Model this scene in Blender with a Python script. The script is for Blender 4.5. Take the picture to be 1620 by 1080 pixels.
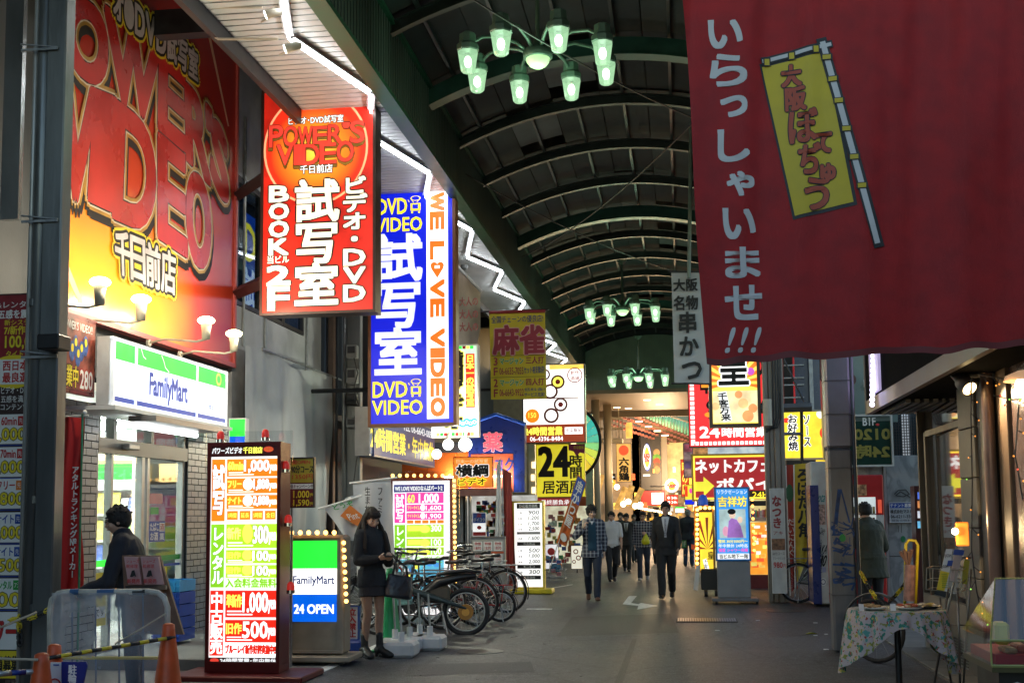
import bpy, math, random
from mathutils import Vector, Matrix, noise
R = math.radians
random.seed(7)
sc = bpy.context.scene
for o in list(bpy.data.objects): bpy.data.objects.remove(o)

# ---------------------------------------------------------------- camera
EYE = 1.5
F = 1900.0                     # focal length in photo pixels (photo 1620 x 1080)
cd = bpy.data.cameras.new('camera'); cam = bpy.data.objects.new('camera', cd)
sc.collection.objects.link(cam); sc.camera = cam
cd.sensor_width = 36; cd.lens = 36*F/1620; cd.shift_y = 95/1620; cd.clip_end = 500; cd.clip_start = .05
CM = Matrix.Rotation(R(7.95), 4, 'Z') @ Matrix.Rotation(math.pi/2+math.atan(.095), 4, 'X') @ Matrix.Rotation(-.010, 4, 'Z')
cam.matrix_world = Matrix.Translation((0, 0, EYE)) @ CM

# ---------------------------------------------------------------- world, sun, exposure
w = bpy.data.worlds.new("World"); sc.world = w; w.use_nodes = True
nt = w.node_tree; nt.nodes.clear()
sky = nt.nodes.new('ShaderNodeTexSky'); sky.sky_type = 'NISHITA'; sky.sun_disc = False
sky.sun_elevation = R(11.0); sky.sun_rotation = R(10)
bg = nt.nodes.new('ShaderNodeBackground'); bg.inputs[1].default_value = .14
wo = nt.nodes.new('ShaderNodeOutputWorld')
nt.links.new(sky.outputs[0], bg.inputs[0]); nt.links.new(bg.outputs[0], wo.inputs[0])
sc.view_settings.view_transform = 'Standard'; sc.view_settings.look = 'None'
sc.view_settings.exposure = 1.45; sc.view_settings.gamma = 1
sc.render.engine = 'CYCLES'
sc.cycles.use_denoising = True
sc.cycles.max_bounces = 6; sc.cycles.diffuse_bounces = 3; sc.cycles.glossy_bounces = 3
sc.cycles.transmission_bounces = 4; sc.cycles.transparent_max_bounces = 16
sc.cycles.sample_clamp_indirect = 6
sc.cycles.caustics_reflective = False; sc.cycles.caustics_refractive = False

# ---------------------------------------------------------------- placing helpers
def ray(px, py):
    d = Vector(((px-810)/F, (635-py)/F, -1))
    return CM.to_3x3() @ d
def at(px, py, Y):                       # point seen at a photo pixel, on the plane y = Y
    d = ray(px, py); t = Y/d.y
    return Vector((d.x*t, Y, EYE+d.z*t))
def atX(px, py, X):
    d = ray(px, py); t = X/d.x
    return Vector((X, d.y*t, EYE+d.z*t))
def gnd(px, py, z=0):
    d = ray(px, py); t = (z-EYE)/d.z
    return Vector((d.x*t, d.y*t, z))

# ---------------------------------------------------------------- materials
MATS = {}
def mt(name, col=(.5,.5,.5), rough=.6, metal=0, var=.15, scale=6, bump=.0, bscale=40, stretch=None, em=0, spec=.5, alpha=1, trans=0):
    if name in MATS: return MATS[name]
    m = bpy.data.materials.new(name); m.use_nodes = True; MATS[name] = m
    t = m.node_tree; N = t.nodes; L = t.links; b = N['Principled BSDF']
    b.inputs['Base Color'].default_value = (*col, 1); b.inputs['Roughness'].default_value = rough
    b.inputs['Metallic'].default_value = metal
    b.inputs['Specular IOR Level'].default_value = spec
    tc = N.new('ShaderNodeTexCoord'); mp = N.new('ShaderNodeMapping'); L.new(tc.outputs['Object'], mp.inputs[0])
    if stretch: mp.inputs['Scale'].default_value = stretch
    if var > 0:
        nz = N.new('ShaderNodeTexNoise'); nz.inputs['Scale'].default_value = scale; nz.inputs['Detail'].default_value = 6
        L.new(mp.outputs[0], nz.inputs['Vector'])
        rp = N.new('ShaderNodeValToRGB'); L.new(nz.outputs[0], rp.inputs[0])
        rp.color_ramp.elements[0].position = .3; rp.color_ramp.elements[1].position = .7
        rp.color_ramp.elements[0].color = tuple(max(0, c*(1-var)) for c in col)+(1,)
        rp.color_ramp.elements[1].color = tuple(min(1, c*(1+var)) for c in col)+(1,)
        L.new(rp.outputs[0], b.inputs['Base Color'])
        mr = N.new('ShaderNodeMapRange'); L.new(nz.outputs[0], mr.inputs[0])
        mr.inputs[3].default_value = max(0, rough-.12); mr.inputs[4].default_value = min(1, rough+.12)
        L.new(mr.outputs[0], b.inputs['Roughness'])
        if em: L.new(rp.outputs[0], b.inputs['Emission Color'])
    if em:
        b.inputs['Emission Color'].default_value = (*col, 1); b.inputs['Emission Strength'].default_value = em
    if bump > 0:
        n2 = N.new('ShaderNodeTexNoise'); n2.inputs['Scale'].default_value = bscale; n2.inputs['Detail'].default_value = 4
        L.new(mp.outputs[0], n2.inputs['Vector'])
        bp = N.new('ShaderNodeBump'); bp.inputs['Strength'].default_value = bump; bp.inputs['Distance'].default_value = .02
        L.new(n2.outputs[0], bp.inputs['Height']); L.new(bp.outputs[0], b.inputs['Normal'])
    if alpha < 1: b.inputs['Alpha'].default_value = alpha
    if trans: b.inputs['Transmission Weight'].default_value = trans
    return m
def lit(name, col, s=1.6, var=.11):      # back-lit print, lamp glass, or a wall or trim given a glow
    if name in MATS: return MATS[name]
    return mt(name, col, rough=.35, var=var, scale=3, em=s*(.33 if s < 2.6 else .5))
def glass(name, tint=(.9,.95,.95), rough=.02, fac=.12):
    if name in MATS: return MATS[name]
    m = bpy.data.materials.new(name); m.use_nodes = True; MATS[name] = m
    t = m.node_tree; N = t.nodes; L = t.links; N.clear()
    a = N.new('ShaderNodeBsdfTransparent'); a.inputs[0].default_value = (*tint, 1)
    g = N.new('ShaderNodeBsdfGlossy'); g.inputs['Roughness'].default_value = rough; g.inputs[0].default_value = (1,1,1,1)
    f = N.new('ShaderNodeLayerWeight'); f.inputs[0].default_value = .5; pw = N.new('ShaderNodeMath'); pw.operation = 'POWER'; pw.inputs[1].default_value = 5; L.new(f.outputs['Facing'], pw.inputs[0])
    ad = N.new('ShaderNodeMath'); ad.operation = 'MULTIPLY_ADD'; ad.inputs[1].default_value = .4; ad.inputs[2].default_value = fac*.5; ad.use_clamp = True
    mx = N.new('ShaderNodeMixShader'); o = N.new('ShaderNodeOutputMaterial')
    L.new(pw.outputs[0], ad.inputs[0]); L.new(ad.outputs[0], mx.inputs[0]); L.new(a.outputs[0], mx.inputs[1]); L.new(g.outputs[0], mx.inputs[2]); L.new(mx.outputs[0], o.inputs[0])
    return m

# ---------------------------------------------------------------- mesh builder
class MB:
    def __init__(s): s.v = []; s.f = []
    def add(s, vs, fs, M=None):
        n = len(s.v)
        s.v += [tuple(M @ Vector(v)) for v in vs] if M is not None else [tuple(v) for v in vs]
        s.f += [tuple(i+n for i in f) for f in fs]; return s
    def box(s, x0, x1, y0, y1, z0, z1, M=None):
        return s.add([(x0,y0,z0),(x1,y0,z0),(x1,y1,z0),(x0,y1,z0),(x0,y0,z1),(x1,y0,z1),(x1,y1,z1),(x0,y1,z1)],
                     [(0,3,2,1),(4,5,6,7),(0,1,5,4),(1,2,6,5),(2,3,7,6),(3,0,4,7)], M)
    def bbox(s, x0, x1, y0, y1, z0, z1, b=.01, M=None):     # box with chamfered edges
        P = []
        for (X, bx) in ((x0, 1), (x1, -1)):
            for (Y, by) in ((y0, 1), (y1, -1)):
                for (Z, bz) in ((z0, 1), (z1, -1)):
                    P += [(X, Y+by*b, Z+bz*b), (X+bx*b, Y, Z+bz*b), (X+bx*b, Y+by*b, Z)]
        i = lambda a, c, d, k: (a*4+c*2+d)*3+k
        f = []
        for a in (0, 1): f.append([i(a,0,0,0), i(a,1,0,0), i(a,1,1,0), i(a,0,1,0)])
        for c in (0, 1): f.append([i(0,c,0,1), i(1,c,0,1), i(1,c,1,1), i(0,c,1,1)])
        for d in (0, 1): f.append([i(0,0,d,2), i(1,0,d,2), i(1,1,d,2), i(0,1,d,2)])
        for c in (0,1):
            for d in (0,1):
                f.append([i(0,c,d,1), i(1,c,d,1), i(1,c,d,2), i(0,c,d,2)])
                f.append([i(c,0,d,0), i(c,1,d,0), i(c,1,d,2), i(c,0,d,2)])
                f.append([i(c,d,0,0), i(c,d,1,0), i(c,d,1,1), i(c,d,0,1)])
        for a in (0,1):
            for c in (0,1):
                for d in (0,1): f.append([i(a,c,d,0), i(a,c,d,1), i(a,c,d,2)])
        return s.add(P, f, M)
    def quad(s, a, b, c, d): return s.add([a,b,c,d], [(0,1,2,3)])
    def prism(s, poly, h, M=None):        # polygon in xy, extruded z 0..h
        n = len(poly)
        return s.add([(x,y,0) for x,y in poly]+[(x,y,h) for x,y in poly],
                     [tuple(range(n-1,-1,-1)), tuple(range(n,2*n))]+[(i,(i+1)%n,(i+1)%n+n,i+n) for i in range(n)], M)
    def tube(s, pts, r, n=8, up=None, cap=True, M=None, closed=False, rnd=False):
        # loft along pts; r: radius, list of radii or list of (side radius, depth radius)
        P = [Vector(p) for p in pts]; m = len(P)
        rr = [r]*m if not isinstance(r, (list,)) else r
        rr = [(q, q) if not isinstance(q, tuple) else q for q in rr]
        if rnd:
            d0 = (P[0]-P[1]).normalized(); d1 = (P[-1]-P[-2]).normalized()
            a = rr[0]; b = rr[-1]; ka = min(a); kb = min(b)
            P = [P[0]+d0*ka*.9, P[0]+d0*ka*.6]+P+[P[-1]+d1*kb*.6, P[-1]+d1*kb*.9]
            rr = [(a[0]*.35, a[1]*.35), (a[0]*.78, a[1]*.78)]+rr+[(b[0]*.78, b[1]*.78), (b[0]*.35, b[1]*.35)]; m += 4
        vs = []; prev = None
        for i in range(m):
            if closed: t = P[(i+1)%m]-P[i-1]
            else: t = P[min(i+1, m-1)]-P[max(i-1, 0)]
            t.normalize()
            if prev is None:
                u = Vector(up) if up else (Vector((0,0,1)) if abs(t.z) < .9 else Vector((1,0,0)))
            else: u = prev
            u = (u-t*u.dot(t))
            if u.length < 1e-6: u = t.orthogonal()
            u.normalize(); prev = u; v = t.cross(u)
            for k in range(n):
                a = 2*math.pi*k/n; vs.append(P[i]+u*math.cos(a)*rr[i][0]+v*math.sin(a)*rr[i][1])
        fs = []
        for i in range(m if closed else m-1):
            j = (i+1)%m
            for k in range(n): fs.append((i*n+k, i*n+(k+1)%n, j*n+(k+1)%n, j*n+k))
        if cap and not closed: fs += [tuple(range(n-1,-1,-1)), tuple((m-1)*n+k for k in range(n))]
        return s.add(vs, fs, M)
    def cyl(s, c, r, h, n=16, r2=None, M=None):    # upright
        c = Vector(c); return s.tube([c, c+Vector((0,0,h))], [r, r if r2 is None else r2], n, up=(1,0,0), M=M)
    def lathe(s, prof, n=16, M=None):     # prof [(r,z)]
        vs = [(r*math.cos(2*math.pi*k/n), r*math.sin(2*math.pi*k/n), z) for r, z in prof for k in range(n)]
        fs = [(i*n+k, i*n+(k+1)%n, (i+1)*n+(k+1)%n, (i+1)*n+k) for i in range(len(prof)-1) for k in range(n)]
        return s.add(vs, fs, M)
    def sphere(s, c, r, n=12, m=8, M=None):
        r = r if isinstance(r, tuple) else (r, r, r); vs = []; fs = []
        for i in range(m+1):
            a = math.pi*i/m
            for k in range(n):
                b = 2*math.pi*k/n; vs.append((c[0]+r[0]*math.sin(a)*math.cos(b), c[1]+r[1]*math.sin(a)*math.sin(b), c[2]-r[2]*math.cos(a)))
        for i in range(m):
            for k in range(n): fs.append((i*n+k, i*n+(k+1)%n, (i+1)*n+(k+1)%n, (i+1)*n+k))
        return s.add(vs, fs, M)
    def ring(s, c, Rr, r, n=32, m=6, axis='x', M=None, a0=0, a1=360):
        pts = []; full = (a1-a0) >= 360
        for k in range(n if full else n+1):
            a = R(a0+(a1-a0)*k/n); p = (0, math.cos(a)*Rr, math.sin(a)*Rr) if axis == 'x' else ((math.cos(a)*Rr, 0, math.sin(a)*Rr) if axis == 'y' else (math.cos(a)*Rr, math.sin(a)*Rr, 0))
            pts.append(Vector(c)+Vector(p))
        return s.tube(pts, r, m, closed=full, up={'x': (1,0,0), 'y': (0,1,0), 'z': (0,0,1)}[axis], M=M)
    def grid(s, fn, nu, nv):              # fn(u,v)->point, u,v in 0..1
        vs = [fn(i/nu, j/nv) for j in range(nv+1) for i in range(nu+1)]
        return s.add(vs, [(j*(nu+1)+i, j*(nu+1)+i+1, (j+1)*(nu+1)+i+1, (j+1)*(nu+1)+i) for j in range(nv) for i in range(nu)])
    def build(s, name, mat, parent=None, smooth=False, **kw):
        me = bpy.data.meshes.new(name); me.from_pydata([tuple(v) for v in s.v], [], s.f); me.update()
        me.materials.append(mat)
        if smooth: me.polygons.foreach_set('use_smooth', [True]*len(me.polygons)); me.update()
        o = bpy.data.objects.new(name, me); sc.collection.objects.link(o)
        if parent is not None:
            o.parent = parent
            pm = parent.matrix_basis if parent.parent is None else parent.parent.matrix_basis
            if kw.pop('world', True): o.matrix_parent_inverse = (pm.inverted() if parent.parent is None else Matrix.Identity(4))
        for k, v in kw.items(): o[k] = v
        return o
BASE = {}
def empty(name, loc=(0,0,0), rz=0, label=None, cat=None, group=None):
    o = bpy.data.objects.new(name, None); sc.collection.objects.link(o); o.empty_display_size = .1
    o.matrix_basis = Matrix.Translation(Vector(loc)) @ Matrix.Rotation(rz, 4, 'Z')
    return tag(o, label, cat, group)
def tag(o, label=None, cat=None, group=None, kind=None):
    if label: o['label'] = label
    if cat: o['category'] = cat
    if group: o['group'] = group
    if kind: o['kind'] = kind
    return o
KIDS = {}
def kids(o): return [c for c in sc.objects if c.parent == o]
def copy_tree(o, parent=None, km=None):
    if km is None:
        km = {}
        for c in sc.objects:
            if c.parent: km.setdefault(c.parent.name, []).append(c)
    c = o.copy(); sc.collection.objects.link(c)
    if parent: c.parent = parent
    for ch in km.get(o.name, []): copy_tree(ch, c, km)
    return c
def inst(o, name, parent, M, **kw):       # another piece sharing the mesh
    c = bpy.data.objects.new(name, o.data); sc.collection.objects.link(c); c.parent = parent; c.matrix_basis = M
    for k, v in kw.items(): c[k] = v
    return c

# ---------------------------------------------------------------- lettering
TC = {}
def tmesh(s, res=2):
    k = (s, res)
    if k in TC: return TC[k]
    cu = bpy.data.curves.new('t', 'FONT'); cu.body = s; cu.resolution_u = res
    ob = bpy.data.objects.new('t', cu); sc.collection.objects.link(ob)
    dg = bpy.context.evaluated_depsgraph_get()
    me = bpy.data.meshes.new_from_object(ob.evaluated_get(dg), depsgraph=dg)
    v = [(p.co.x, p.co.y) for p in me.vertices]; f = [tuple(p.vertices) for p in me.polygons]
    bpy.data.objects.remove(ob); bpy.data.curves.remove(cu); bpy.data.meshes.remove(me)
    if not v: v = [(0,0),(1,0),(1,1)]; f = []
    bb = (min(a for a, b in v), max(a for a, b in v), min(b for a, b in v), max(b for a, b in v))
    TC[k] = (v, f, bb); return TC[k]
BOLD = {0: [(0,0)], 1: [(-.5,-.5),(.5,.5)], 2: [(-1,-1),(1,-1),(1,1),(-1,1),(0,0)], 3: [(-1,-1),(0,-1),(1,-1),(-1,0),(0,0),(1,0),(-1,1),(0,1),(1,1)]}
RING12 = [(math.cos(2*math.pi*k/12), math.sin(2*math.pi*k/12)) for k in range(12)]
class Face:
    """A flat printed face. grid = coordinates used for drawing; p0 top left corner, u to the right, w down (world vectors)."""
    def __init__(s, root, p0, pu, pw, grid, step=.003, prefix=''):
        s.root = root; s.p0 = Vector(p0); s.g = grid
        s.U = (Vector(pu)-s.p0)/(grid[2]-grid[0]); s.W = (Vector(pw)-s.p0)/(grid[3]-grid[1])
        s.n = s.W.cross(s.U).normalized()      # towards the viewer
        s.step = step; s.b = {}; s.sub = 0
    def pt(s, x, y, d): return s.p0+s.U*(x-s.g[0])+s.W*(y-s.g[1])+s.n*d
    def mb(s, part, mat):
        k = (part, mat.name)
        if k not in s.b: s.b[k] = (MB(), mat)
        return s.b[k][0]
    def poly(s, pts, mat, lv=1, part='print'):
        s.sub += 1; d = lv*s.step+(s.sub%24)*.000025
        s.mb(part, mat).add([s.pt(x, y, d) for x, y in pts], [tuple(range(len(pts)-1, -1, -1))])
    def rect(s, x0, y0, x1, y1, mat, lv=1, part='print'): s.poly([(x0,y0),(x1,y0),(x1,y1),(x0,y1)], mat, lv, part)
    def disc(s, cx, cy, rx, ry, mat, lv=1, part='print', n=28, r0=None):
        if r0 is None: s.poly([(cx+rx*math.cos(2*math.pi*k/n), cy+ry*math.sin(2*math.pi*k/n)) for k in range(n)], mat, lv, part)
        else:
            s.sub += 1; d = lv*s.step+(s.sub%24)*.000025; vs = []
            for q in (1, r0): vs += [s.pt(cx+q*rx*math.cos(2*math.pi*k/n), cy+q*ry*math.sin(2*math.pi*k/n), d) for k in range(n)]
            s.mb(part, mat).add(vs, [(k, k+n, (k+1)%n+n, (k+1)%n) for k in range(n)])
    def line(s, pts, wd, mat, lv=1, part='print'):
        for (a, b) in zip(pts, pts[1:]):
            dx, dy = b[0]-a[0], b[1]-a[1]; L = math.hypot(dx, dy) or 1; nx, ny = -dy/L*wd/2, dx/L*wd/2
            s.poly([(a[0]+nx, a[1]+ny), (b[0]+nx, b[1]+ny), (b[0]-nx, b[1]-ny), (a[0]-nx, a[1]-ny)], mat, lv, part)
    def _glyph(s, v, f, fn, mat, lv, offs, part='lettering'):
        m = s.mb(part, mat)
        for (ox, oy) in offs:
            s.sub += 1; d = lv*s.step+(s.sub%24)*.000025
            m.add([s.pt(*(lambda q: (q[0]+ox, q[1]+oy))(fn(a, b)), d) for a, b in v], f)
    def text(s, t, x0, y0, x1, y1, mat, lv=2, bold=1, bw=None, ol=None, ow=0, shear=0, warp=None, res=2):
        """fit one line of text into the box; ol = (material, width) outline; warp(u,v)->(x,y) replaces the box"""
        v, f, bb = tmesh(t, res); sx = (x1-x0)/(bb[1]-bb[0]); sy = (y1-y0)/(bb[3]-bb[2])
        if warp: fn = lambda a, b: warp((a-bb[0])/(bb[1]-bb[0]), (bb[3]-b)/(bb[3]-bb[2]))
        else: fn = lambda a, b: (x0+(a-bb[0])*sx+shear*(b-bb[2])*sy, y1-(b-bb[2])*sy)
        k = bw if bw is not None else abs(y1-y0)*.022
        if ol:
            s._glyph(v, f, fn, ol, lv-.5, [(a*ow, b*ow) for a, b in RING12])
        s._glyph(v, f, fn, mat, lv, [(a*k, b*k) for a, b in BOLD[bold]])
    def vtext(s, t, x0, y0, x1, y1, mat, lv=2, bold=1, bw=None, ol=None, ow=0, pitch=None, slant=0):
        n = len(t); ch = (y1-y0)/n; cw = x1-x0
        for i, c in enumerate(t):
            if c == ' ': continue
            cy = y0+(i+.5)*ch; cx = (x0+x1)/2+slant*(i-n/2)
            v, f, bb = tmesh(c)
            if ord(c) > 0x2E80:
                if c in 'ー～':
                    fn = lambda a, b: (cx+(b-.36)*cw*1.0, cy+(a-.5)*ch*1.0)
                else:
                    fn = lambda a, b: (cx+(a-.5)*cw*1.06, cy-(b-.36)*ch*1.06)
            else:
                kx = cw*.86/max(bb[1]-bb[0], .35); ky = ch*.86/(bb[3]-bb[2]); 
                mx, my = (bb[0]+bb[1])/2, (bb[2]+bb[3])/2
                fn = lambda a, b: (cx+(a-mx)*kx, cy-(b-my)*ky)
            k = bw if bw is not None else min(cw, ch)*.03
            if ol: s._glyph(v, f, fn, ol, lv-.5, [(a*ow, b*ow) for a, b in RING12])
            s._glyph(v, f, fn, mat, lv, [(a*k, b*k) for a, b in BOLD[bold]])
    def done(s):
        for (part, _), (m, mat) in s.b.items(): m.build(part, mat, s.root)
        s.b = {}
def FF(root, Y, x0, y0, x1, y1, dz=0, gx=None):      # frontal face over the photo-pixel box, at depth Y
    a = at(x0, (y0+y1)/2, Y); b = at(x1, (y0+y1)/2, Y); t = at((x0+x1)/2, y0, Y); l = at((x0+x1)/2, y1, Y)
    p0 = Vector((a.x, Y, t.z)); return Face(root, p0, (b.x, Y, t.z), (a.x, Y, l.z), gx or (x0, y0, x1, y1))
def ext(Y, x0, y0, x1, y1):
    a = at(x0, (y0+y1)/2, Y); b = at(x1, (y0+y1)/2, Y); t = at((x0+x1)/2, y0, Y); l = at((x0+x1)/2, y1, Y)
    return a.x, b.x, l.z, t.z                   # xmin xmax zmin zmax
def frame(mb, X0, X1, Z0, Z1, Y0, Y1, wd):      # rectangular frame of four bars, butted
    mb.box(X0, X1, Y0, Y1, Z1-wd, Z1); mb.box(X0, X1, Y0, Y1, Z0, Z0+wd)
    mb.box(X0, X0+wd, Y0, Y1, Z0+wd, Z1-wd); mb.box(X1-wd, X1, Y0, Y1, Z0+wd, Z1-wd)
def lightbox(name, label, cat, Y, x0, y0, x1, y1, depth, fmat, face, bd=.05, z0=None, group=None):
    """box sign facing the camera: housing, frame, back-lit face. Returns root, Face over the face (grid = photo pixels)"""
    X0, X1, Z0, Z1 = ext(Y, x0, y0, x1, y1)
    base = Vector(((X0+X1)/2, Y+depth/2, Z0 if z0 is None else z0))
    r = empty(name, base, 0, label, cat, group)
    MB().box(X0+.004, X1-.004, Y+.03, Y+depth, Z0+.004, Z1-.004).build('housing', fmat, r)
    m = MB(); frame(m, X0, X1, Z0, Z1, Y, Y+.05 if depth > .05 else Y+depth, bd); m.build('frame', fmat, r)
    MB().box(X0+bd, X1-bd, Y+.014, Y+.028, Z0+bd, Z1-bd).build('face_panel', face, r)
    f = FF(r, Y, x0, y0, x1, y1); f.p0 -= f.n*(.0145); return r, f

# common materials
BLACK = mt('black_paint', (.012,.012,.013), .45); INK = mt('print_black', (.01,.01,.01), .6, var=0)
WHITE = mt('white_paint', (.75,.75,.74), .5, var=.06); STEEL = mt('galvanised_steel', (.32,.33,.34), .42, .7, .25, 9, .15, 60)
DARK = mt('dark_metal', (.035,.036,.04), .4, .6, .2); GREY = mt('grey_paint', (.2,.21,.21), .5, .1, .15, 5, .1)
CREAM = mt('cream_paint', (.55,.5,.4), .55); CHROME = mt('chrome', (.6,.6,.62), .2, 1, .1)
RUBBER = mt('rubber', (.018,.018,.02), .75); REDP = mt('print_red', (.5,.02,.02), .5, var=.05); WP = mt('print_white', (.8,.8,.78), .5, var=.03)
YP = mt('print_yellow', (.8,.62,.03), .5, var=.04); BP = mt('print_blue', (.02,.07,.35), .5, var=.04); GP = mt('print_green', (.03,.35,.06), .5, var=.04)
LW = lit('lit_white', (1,1,.98), 1.7); LWd = lit('lit_soft_white', (.9,.92,.9), 1.0); LR = lit('lit_red', (1,.04,.015), 1.1); LY = lit('lit_yellow', (1,.72,.03), 1.4)
LB = lit('lit_blue', (.005,.02,.75), 1.1); LG = lit('lit_green', (.03,.75,.05), 1.4); LO = lit('lit_orange', (1,.3,.02), 1.3); LM = lit('lit_magenta', (.9,.05,.35), 1.3)
LYG = lit('lit_yellow_green', (.6,.95,.05), 1.5); LDR = lit('lit_deep_red', (.55,.015,.01), .9)
# ================================================================ THE SETTING
asph = mt('asphalt', (.045,.046,.048), .62, 0, .35, 3.5, .35, 220)
# damp, patched asphalt: two scales of noise
def road_mat():
    m = bpy.data.materials.new('road_asphalt'); m.use_nodes = True; t = m.node_tree; N = t.nodes; L = t.links; b = N['Principled BSDF']
    tc = N.new('ShaderNodeTexCoord')
    n1 = N.new('ShaderNodeTexNoise'); n1.inputs['Scale'].default_value = 48; n1.inputs['Detail'].default_value = 5
    n2 = N.new('ShaderNodeTexNoise'); n2.inputs['Scale'].default_value = .9; n2.inputs['Detail'].default_value = 9
    n3 = N.new('ShaderNodeTexVoronoi'); n3.inputs['Scale'].default_value = 110
    for n in (n1, n2, n3): L.new(tc.outputs['Object'], n.inputs['Vector'])
    r1 = N.new('ShaderNodeValToRGB'); r1.color_ramp.elements[0].color = (.013,.014,.018,1); r1.color_ramp.elements[1].color = (.09,.094,.105,1)
    r1.color_ramp.elements[0].position = .35; r1.color_ramp.elements[1].position = .68
    L.new(n1.outputs[0], r1.inputs[0])
    r2 = N.new('ShaderNodeValToRGB'); r2.color_ramp.elements[0].color = (.72,.72,.72,1); r2.color_ramp.elements[1].color = (1.3,1.3,1.3,1)
    r2.color_ramp.elements[0].position = .38; r2.color_ramp.elements[1].position = .6
    L.new(n2.outputs[0], r2.inputs[0])
    mx = N.new('ShaderNodeMix'); mx.data_type = 'RGBA'; mx.blend_type = 'MULTIPLY'; mx.inputs[0].default_value = 1
    n4 = N.new('ShaderNodeTexNoise'); n4.inputs['Scale'].default_value = 11; n4.inputs['Detail'].default_value = 8; n4.inputs['Roughness'].default_value = .75; L.new(tc.outputs['Object'], n4.inputs['Vector'])
    r4 = N.new('ShaderNodeValToRGB'); r4.color_ramp.elements[0].color = (.5,.5,.5,1); r4.color_ramp.elements[1].color = (1.6,1.6,1.6,1); r4.color_ramp.elements[0].position = .38; r4.color_ramp.elements[1].position = .64; L.new(n4.outputs[0], r4.inputs[0])
    m4 = N.new('ShaderNodeMix'); m4.data_type = 'RGBA'; m4.blend_type = 'MULTIPLY'; m4.inputs[0].default_value = 1
    v5 = N.new('ShaderNodeTexVoronoi'); v5.feature = 'DISTANCE_TO_EDGE'; v5.inputs['Scale'].default_value = .45; nd = N.new('ShaderNodeMix'); nd.data_type = 'RGBA'; nd.inputs[0].default_value = .12; L.new(tc.outputs['Object'], nd.inputs[6]); L.new(n4.outputs['Color'], nd.inputs[7]); L.new(nd.outputs[2], v5.inputs['Vector'])
    r5 = N.new('ShaderNodeValToRGB'); r5.color_ramp.elements[0].color = (.35,.35,.35,1); r5.color_ramp.elements[1].color = (1,1,1,1); r5.color_ramp.elements[1].position = .012; L.new(v5.outputs[0], r5.inputs[0])
    m5 = N.new('ShaderNodeMix'); m5.data_type = 'RGBA'; m5.blend_type = 'MULTIPLY'; m5.inputs[0].default_value = .8
    L.new(r1.outputs[0], mx.inputs[6]); L.new(r2.outputs[0], mx.inputs[7]); L.new(mx.outputs[2], m4.inputs[6]); L.new(r4.outputs[0], m4.inputs[7]); L.new(m4.outputs[2], m5.inputs[6]); L.new(r5.outputs[0], m5.inputs[7]); L.new(m5.outputs[2], b.inputs['Base Color'])
    mr = N.new('ShaderNodeMapRange'); L.new(n2.outputs[0], mr.inputs[0]); mr.inputs[3].default_value = .3; mr.inputs[4].default_value = .62; L.new(mr.outputs[0], b.inputs['Roughness'])
    bp = N.new('ShaderNodeBump'); bp.inputs['Strength'].default_value = .55; bp.inputs['Distance'].default_value = .012
    L.new(n3.outputs['Distance'], bp.inputs['Height']); L.new(bp.outputs[0], b.inputs['Normal'])
    return m
def S(mb, name, mat, **kw):
    o = mb.build(name, mat, **kw); o['kind'] = 'structure'; return o
road = S(MB().box(-40, 40, -10, 140, -.3, 0), 'road', road_mat())
lp = mt('line_paint', (.68,.68,.66), .55, 0, .35, 14, .1, 150)
conc = mt('pavement_concrete', (.17,.17,.165), .6, 0, .2, 4, .3, 120)
S(MB().box(-6.05, -3.62, 8, 60, -.02, .006), 'pavement', conc)
rp = S(MB().box(2.3, 9, 2, 60, -.02, .006), 'pavement', mt('pavement_slab', (.11,.11,.11), .6, 0, .25, 3, .3, 90))
jt = mt('slab_joint', (.03,.03,.03), .9)
slab = MB().bbox(-.285, .285, -.285, .285, 0, .02, .006).build('paving_slab', mt('slab_stone', (.13,.13,.128), .6, 0, .25, 3, .2, 80), rp)
slab.location = (2.6, 8.3, .004); k = 0
for i in range(4):
    for j in range(14):
        if i or j: inst(slab, 'paving_slab', rp, Matrix.Translation((2.6+.58*i, 8.3+.58*j, .004+.002*random.random())))
# road markings
ln = MB(); ln.box(-3.62, -3.5, 8.5, 14.6, 0, .004); S(ln, 'edge_line', lp)
p = gnd(833, 963); q = gnd(876, 961)
S(MB().box(p.x, q.x, p.y-.09, p.y+.09, 0, .004), 'road_line', lp)
p = gnd(828, 938); q = gnd(905, 925)
S(MB().add([(p.x,p.y,.004),(q.x,q.y,.004),(q.x,q.y+.3,.004),(p.x,p.y+.3,.004)], [(0,1,2,3)]), 'edge_line', lp)
ar = [(985,955),(1000,960),(1015,953),(1030,957),(1038,961),(1022,963),(1012,965),(1007,961),(990,962)]
arr = [(988,944),(1003,942),(1003,953),(1013,953),(1018,951),(1040,958),(1026,961),(1012,966),(1008,962),(984,960)]
def gpoly(px, z): return [tuple(gnd(a, b, z)) for a, b in px]
S(MB().add(gpoly([(995,942),(1007.6,942),(998.5,953),(1010,955),(1014,953),(1041,957.6),(1008,963.4),(1010,957.6),(985,955)], .0045), [(8,7,3,2),(8,2,1,0),(7,6,5,4,3)]), 'road_arrow', lp)
# drain grate in the road
g0 = gnd(1070, 981); g1 = gnd(1166, 981)
dr = S(MB().box(g0.x, g1.x, g0.y-.32, g0.y+.28, -.01, .004), 'drain_cover', mt('grate_pit', (.01,.01,.01), .8))
slat = MB().box(-.012, .012, -.27, .27, 0, .012).build('grate_bar', mt('worn_steel', (.2,.18,.2), .35, 1, .2), dr)
nb = 24
for i in range(nb):
    M = Matrix.Translation((g0.x+.03+(g1.x-g0.x-.06)*i/(nb-1), g0.y-.02, .005))
    if i == 0: slat.matrix_basis = M
    else: inst(slat, 'grate_bar', dr, M)

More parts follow.
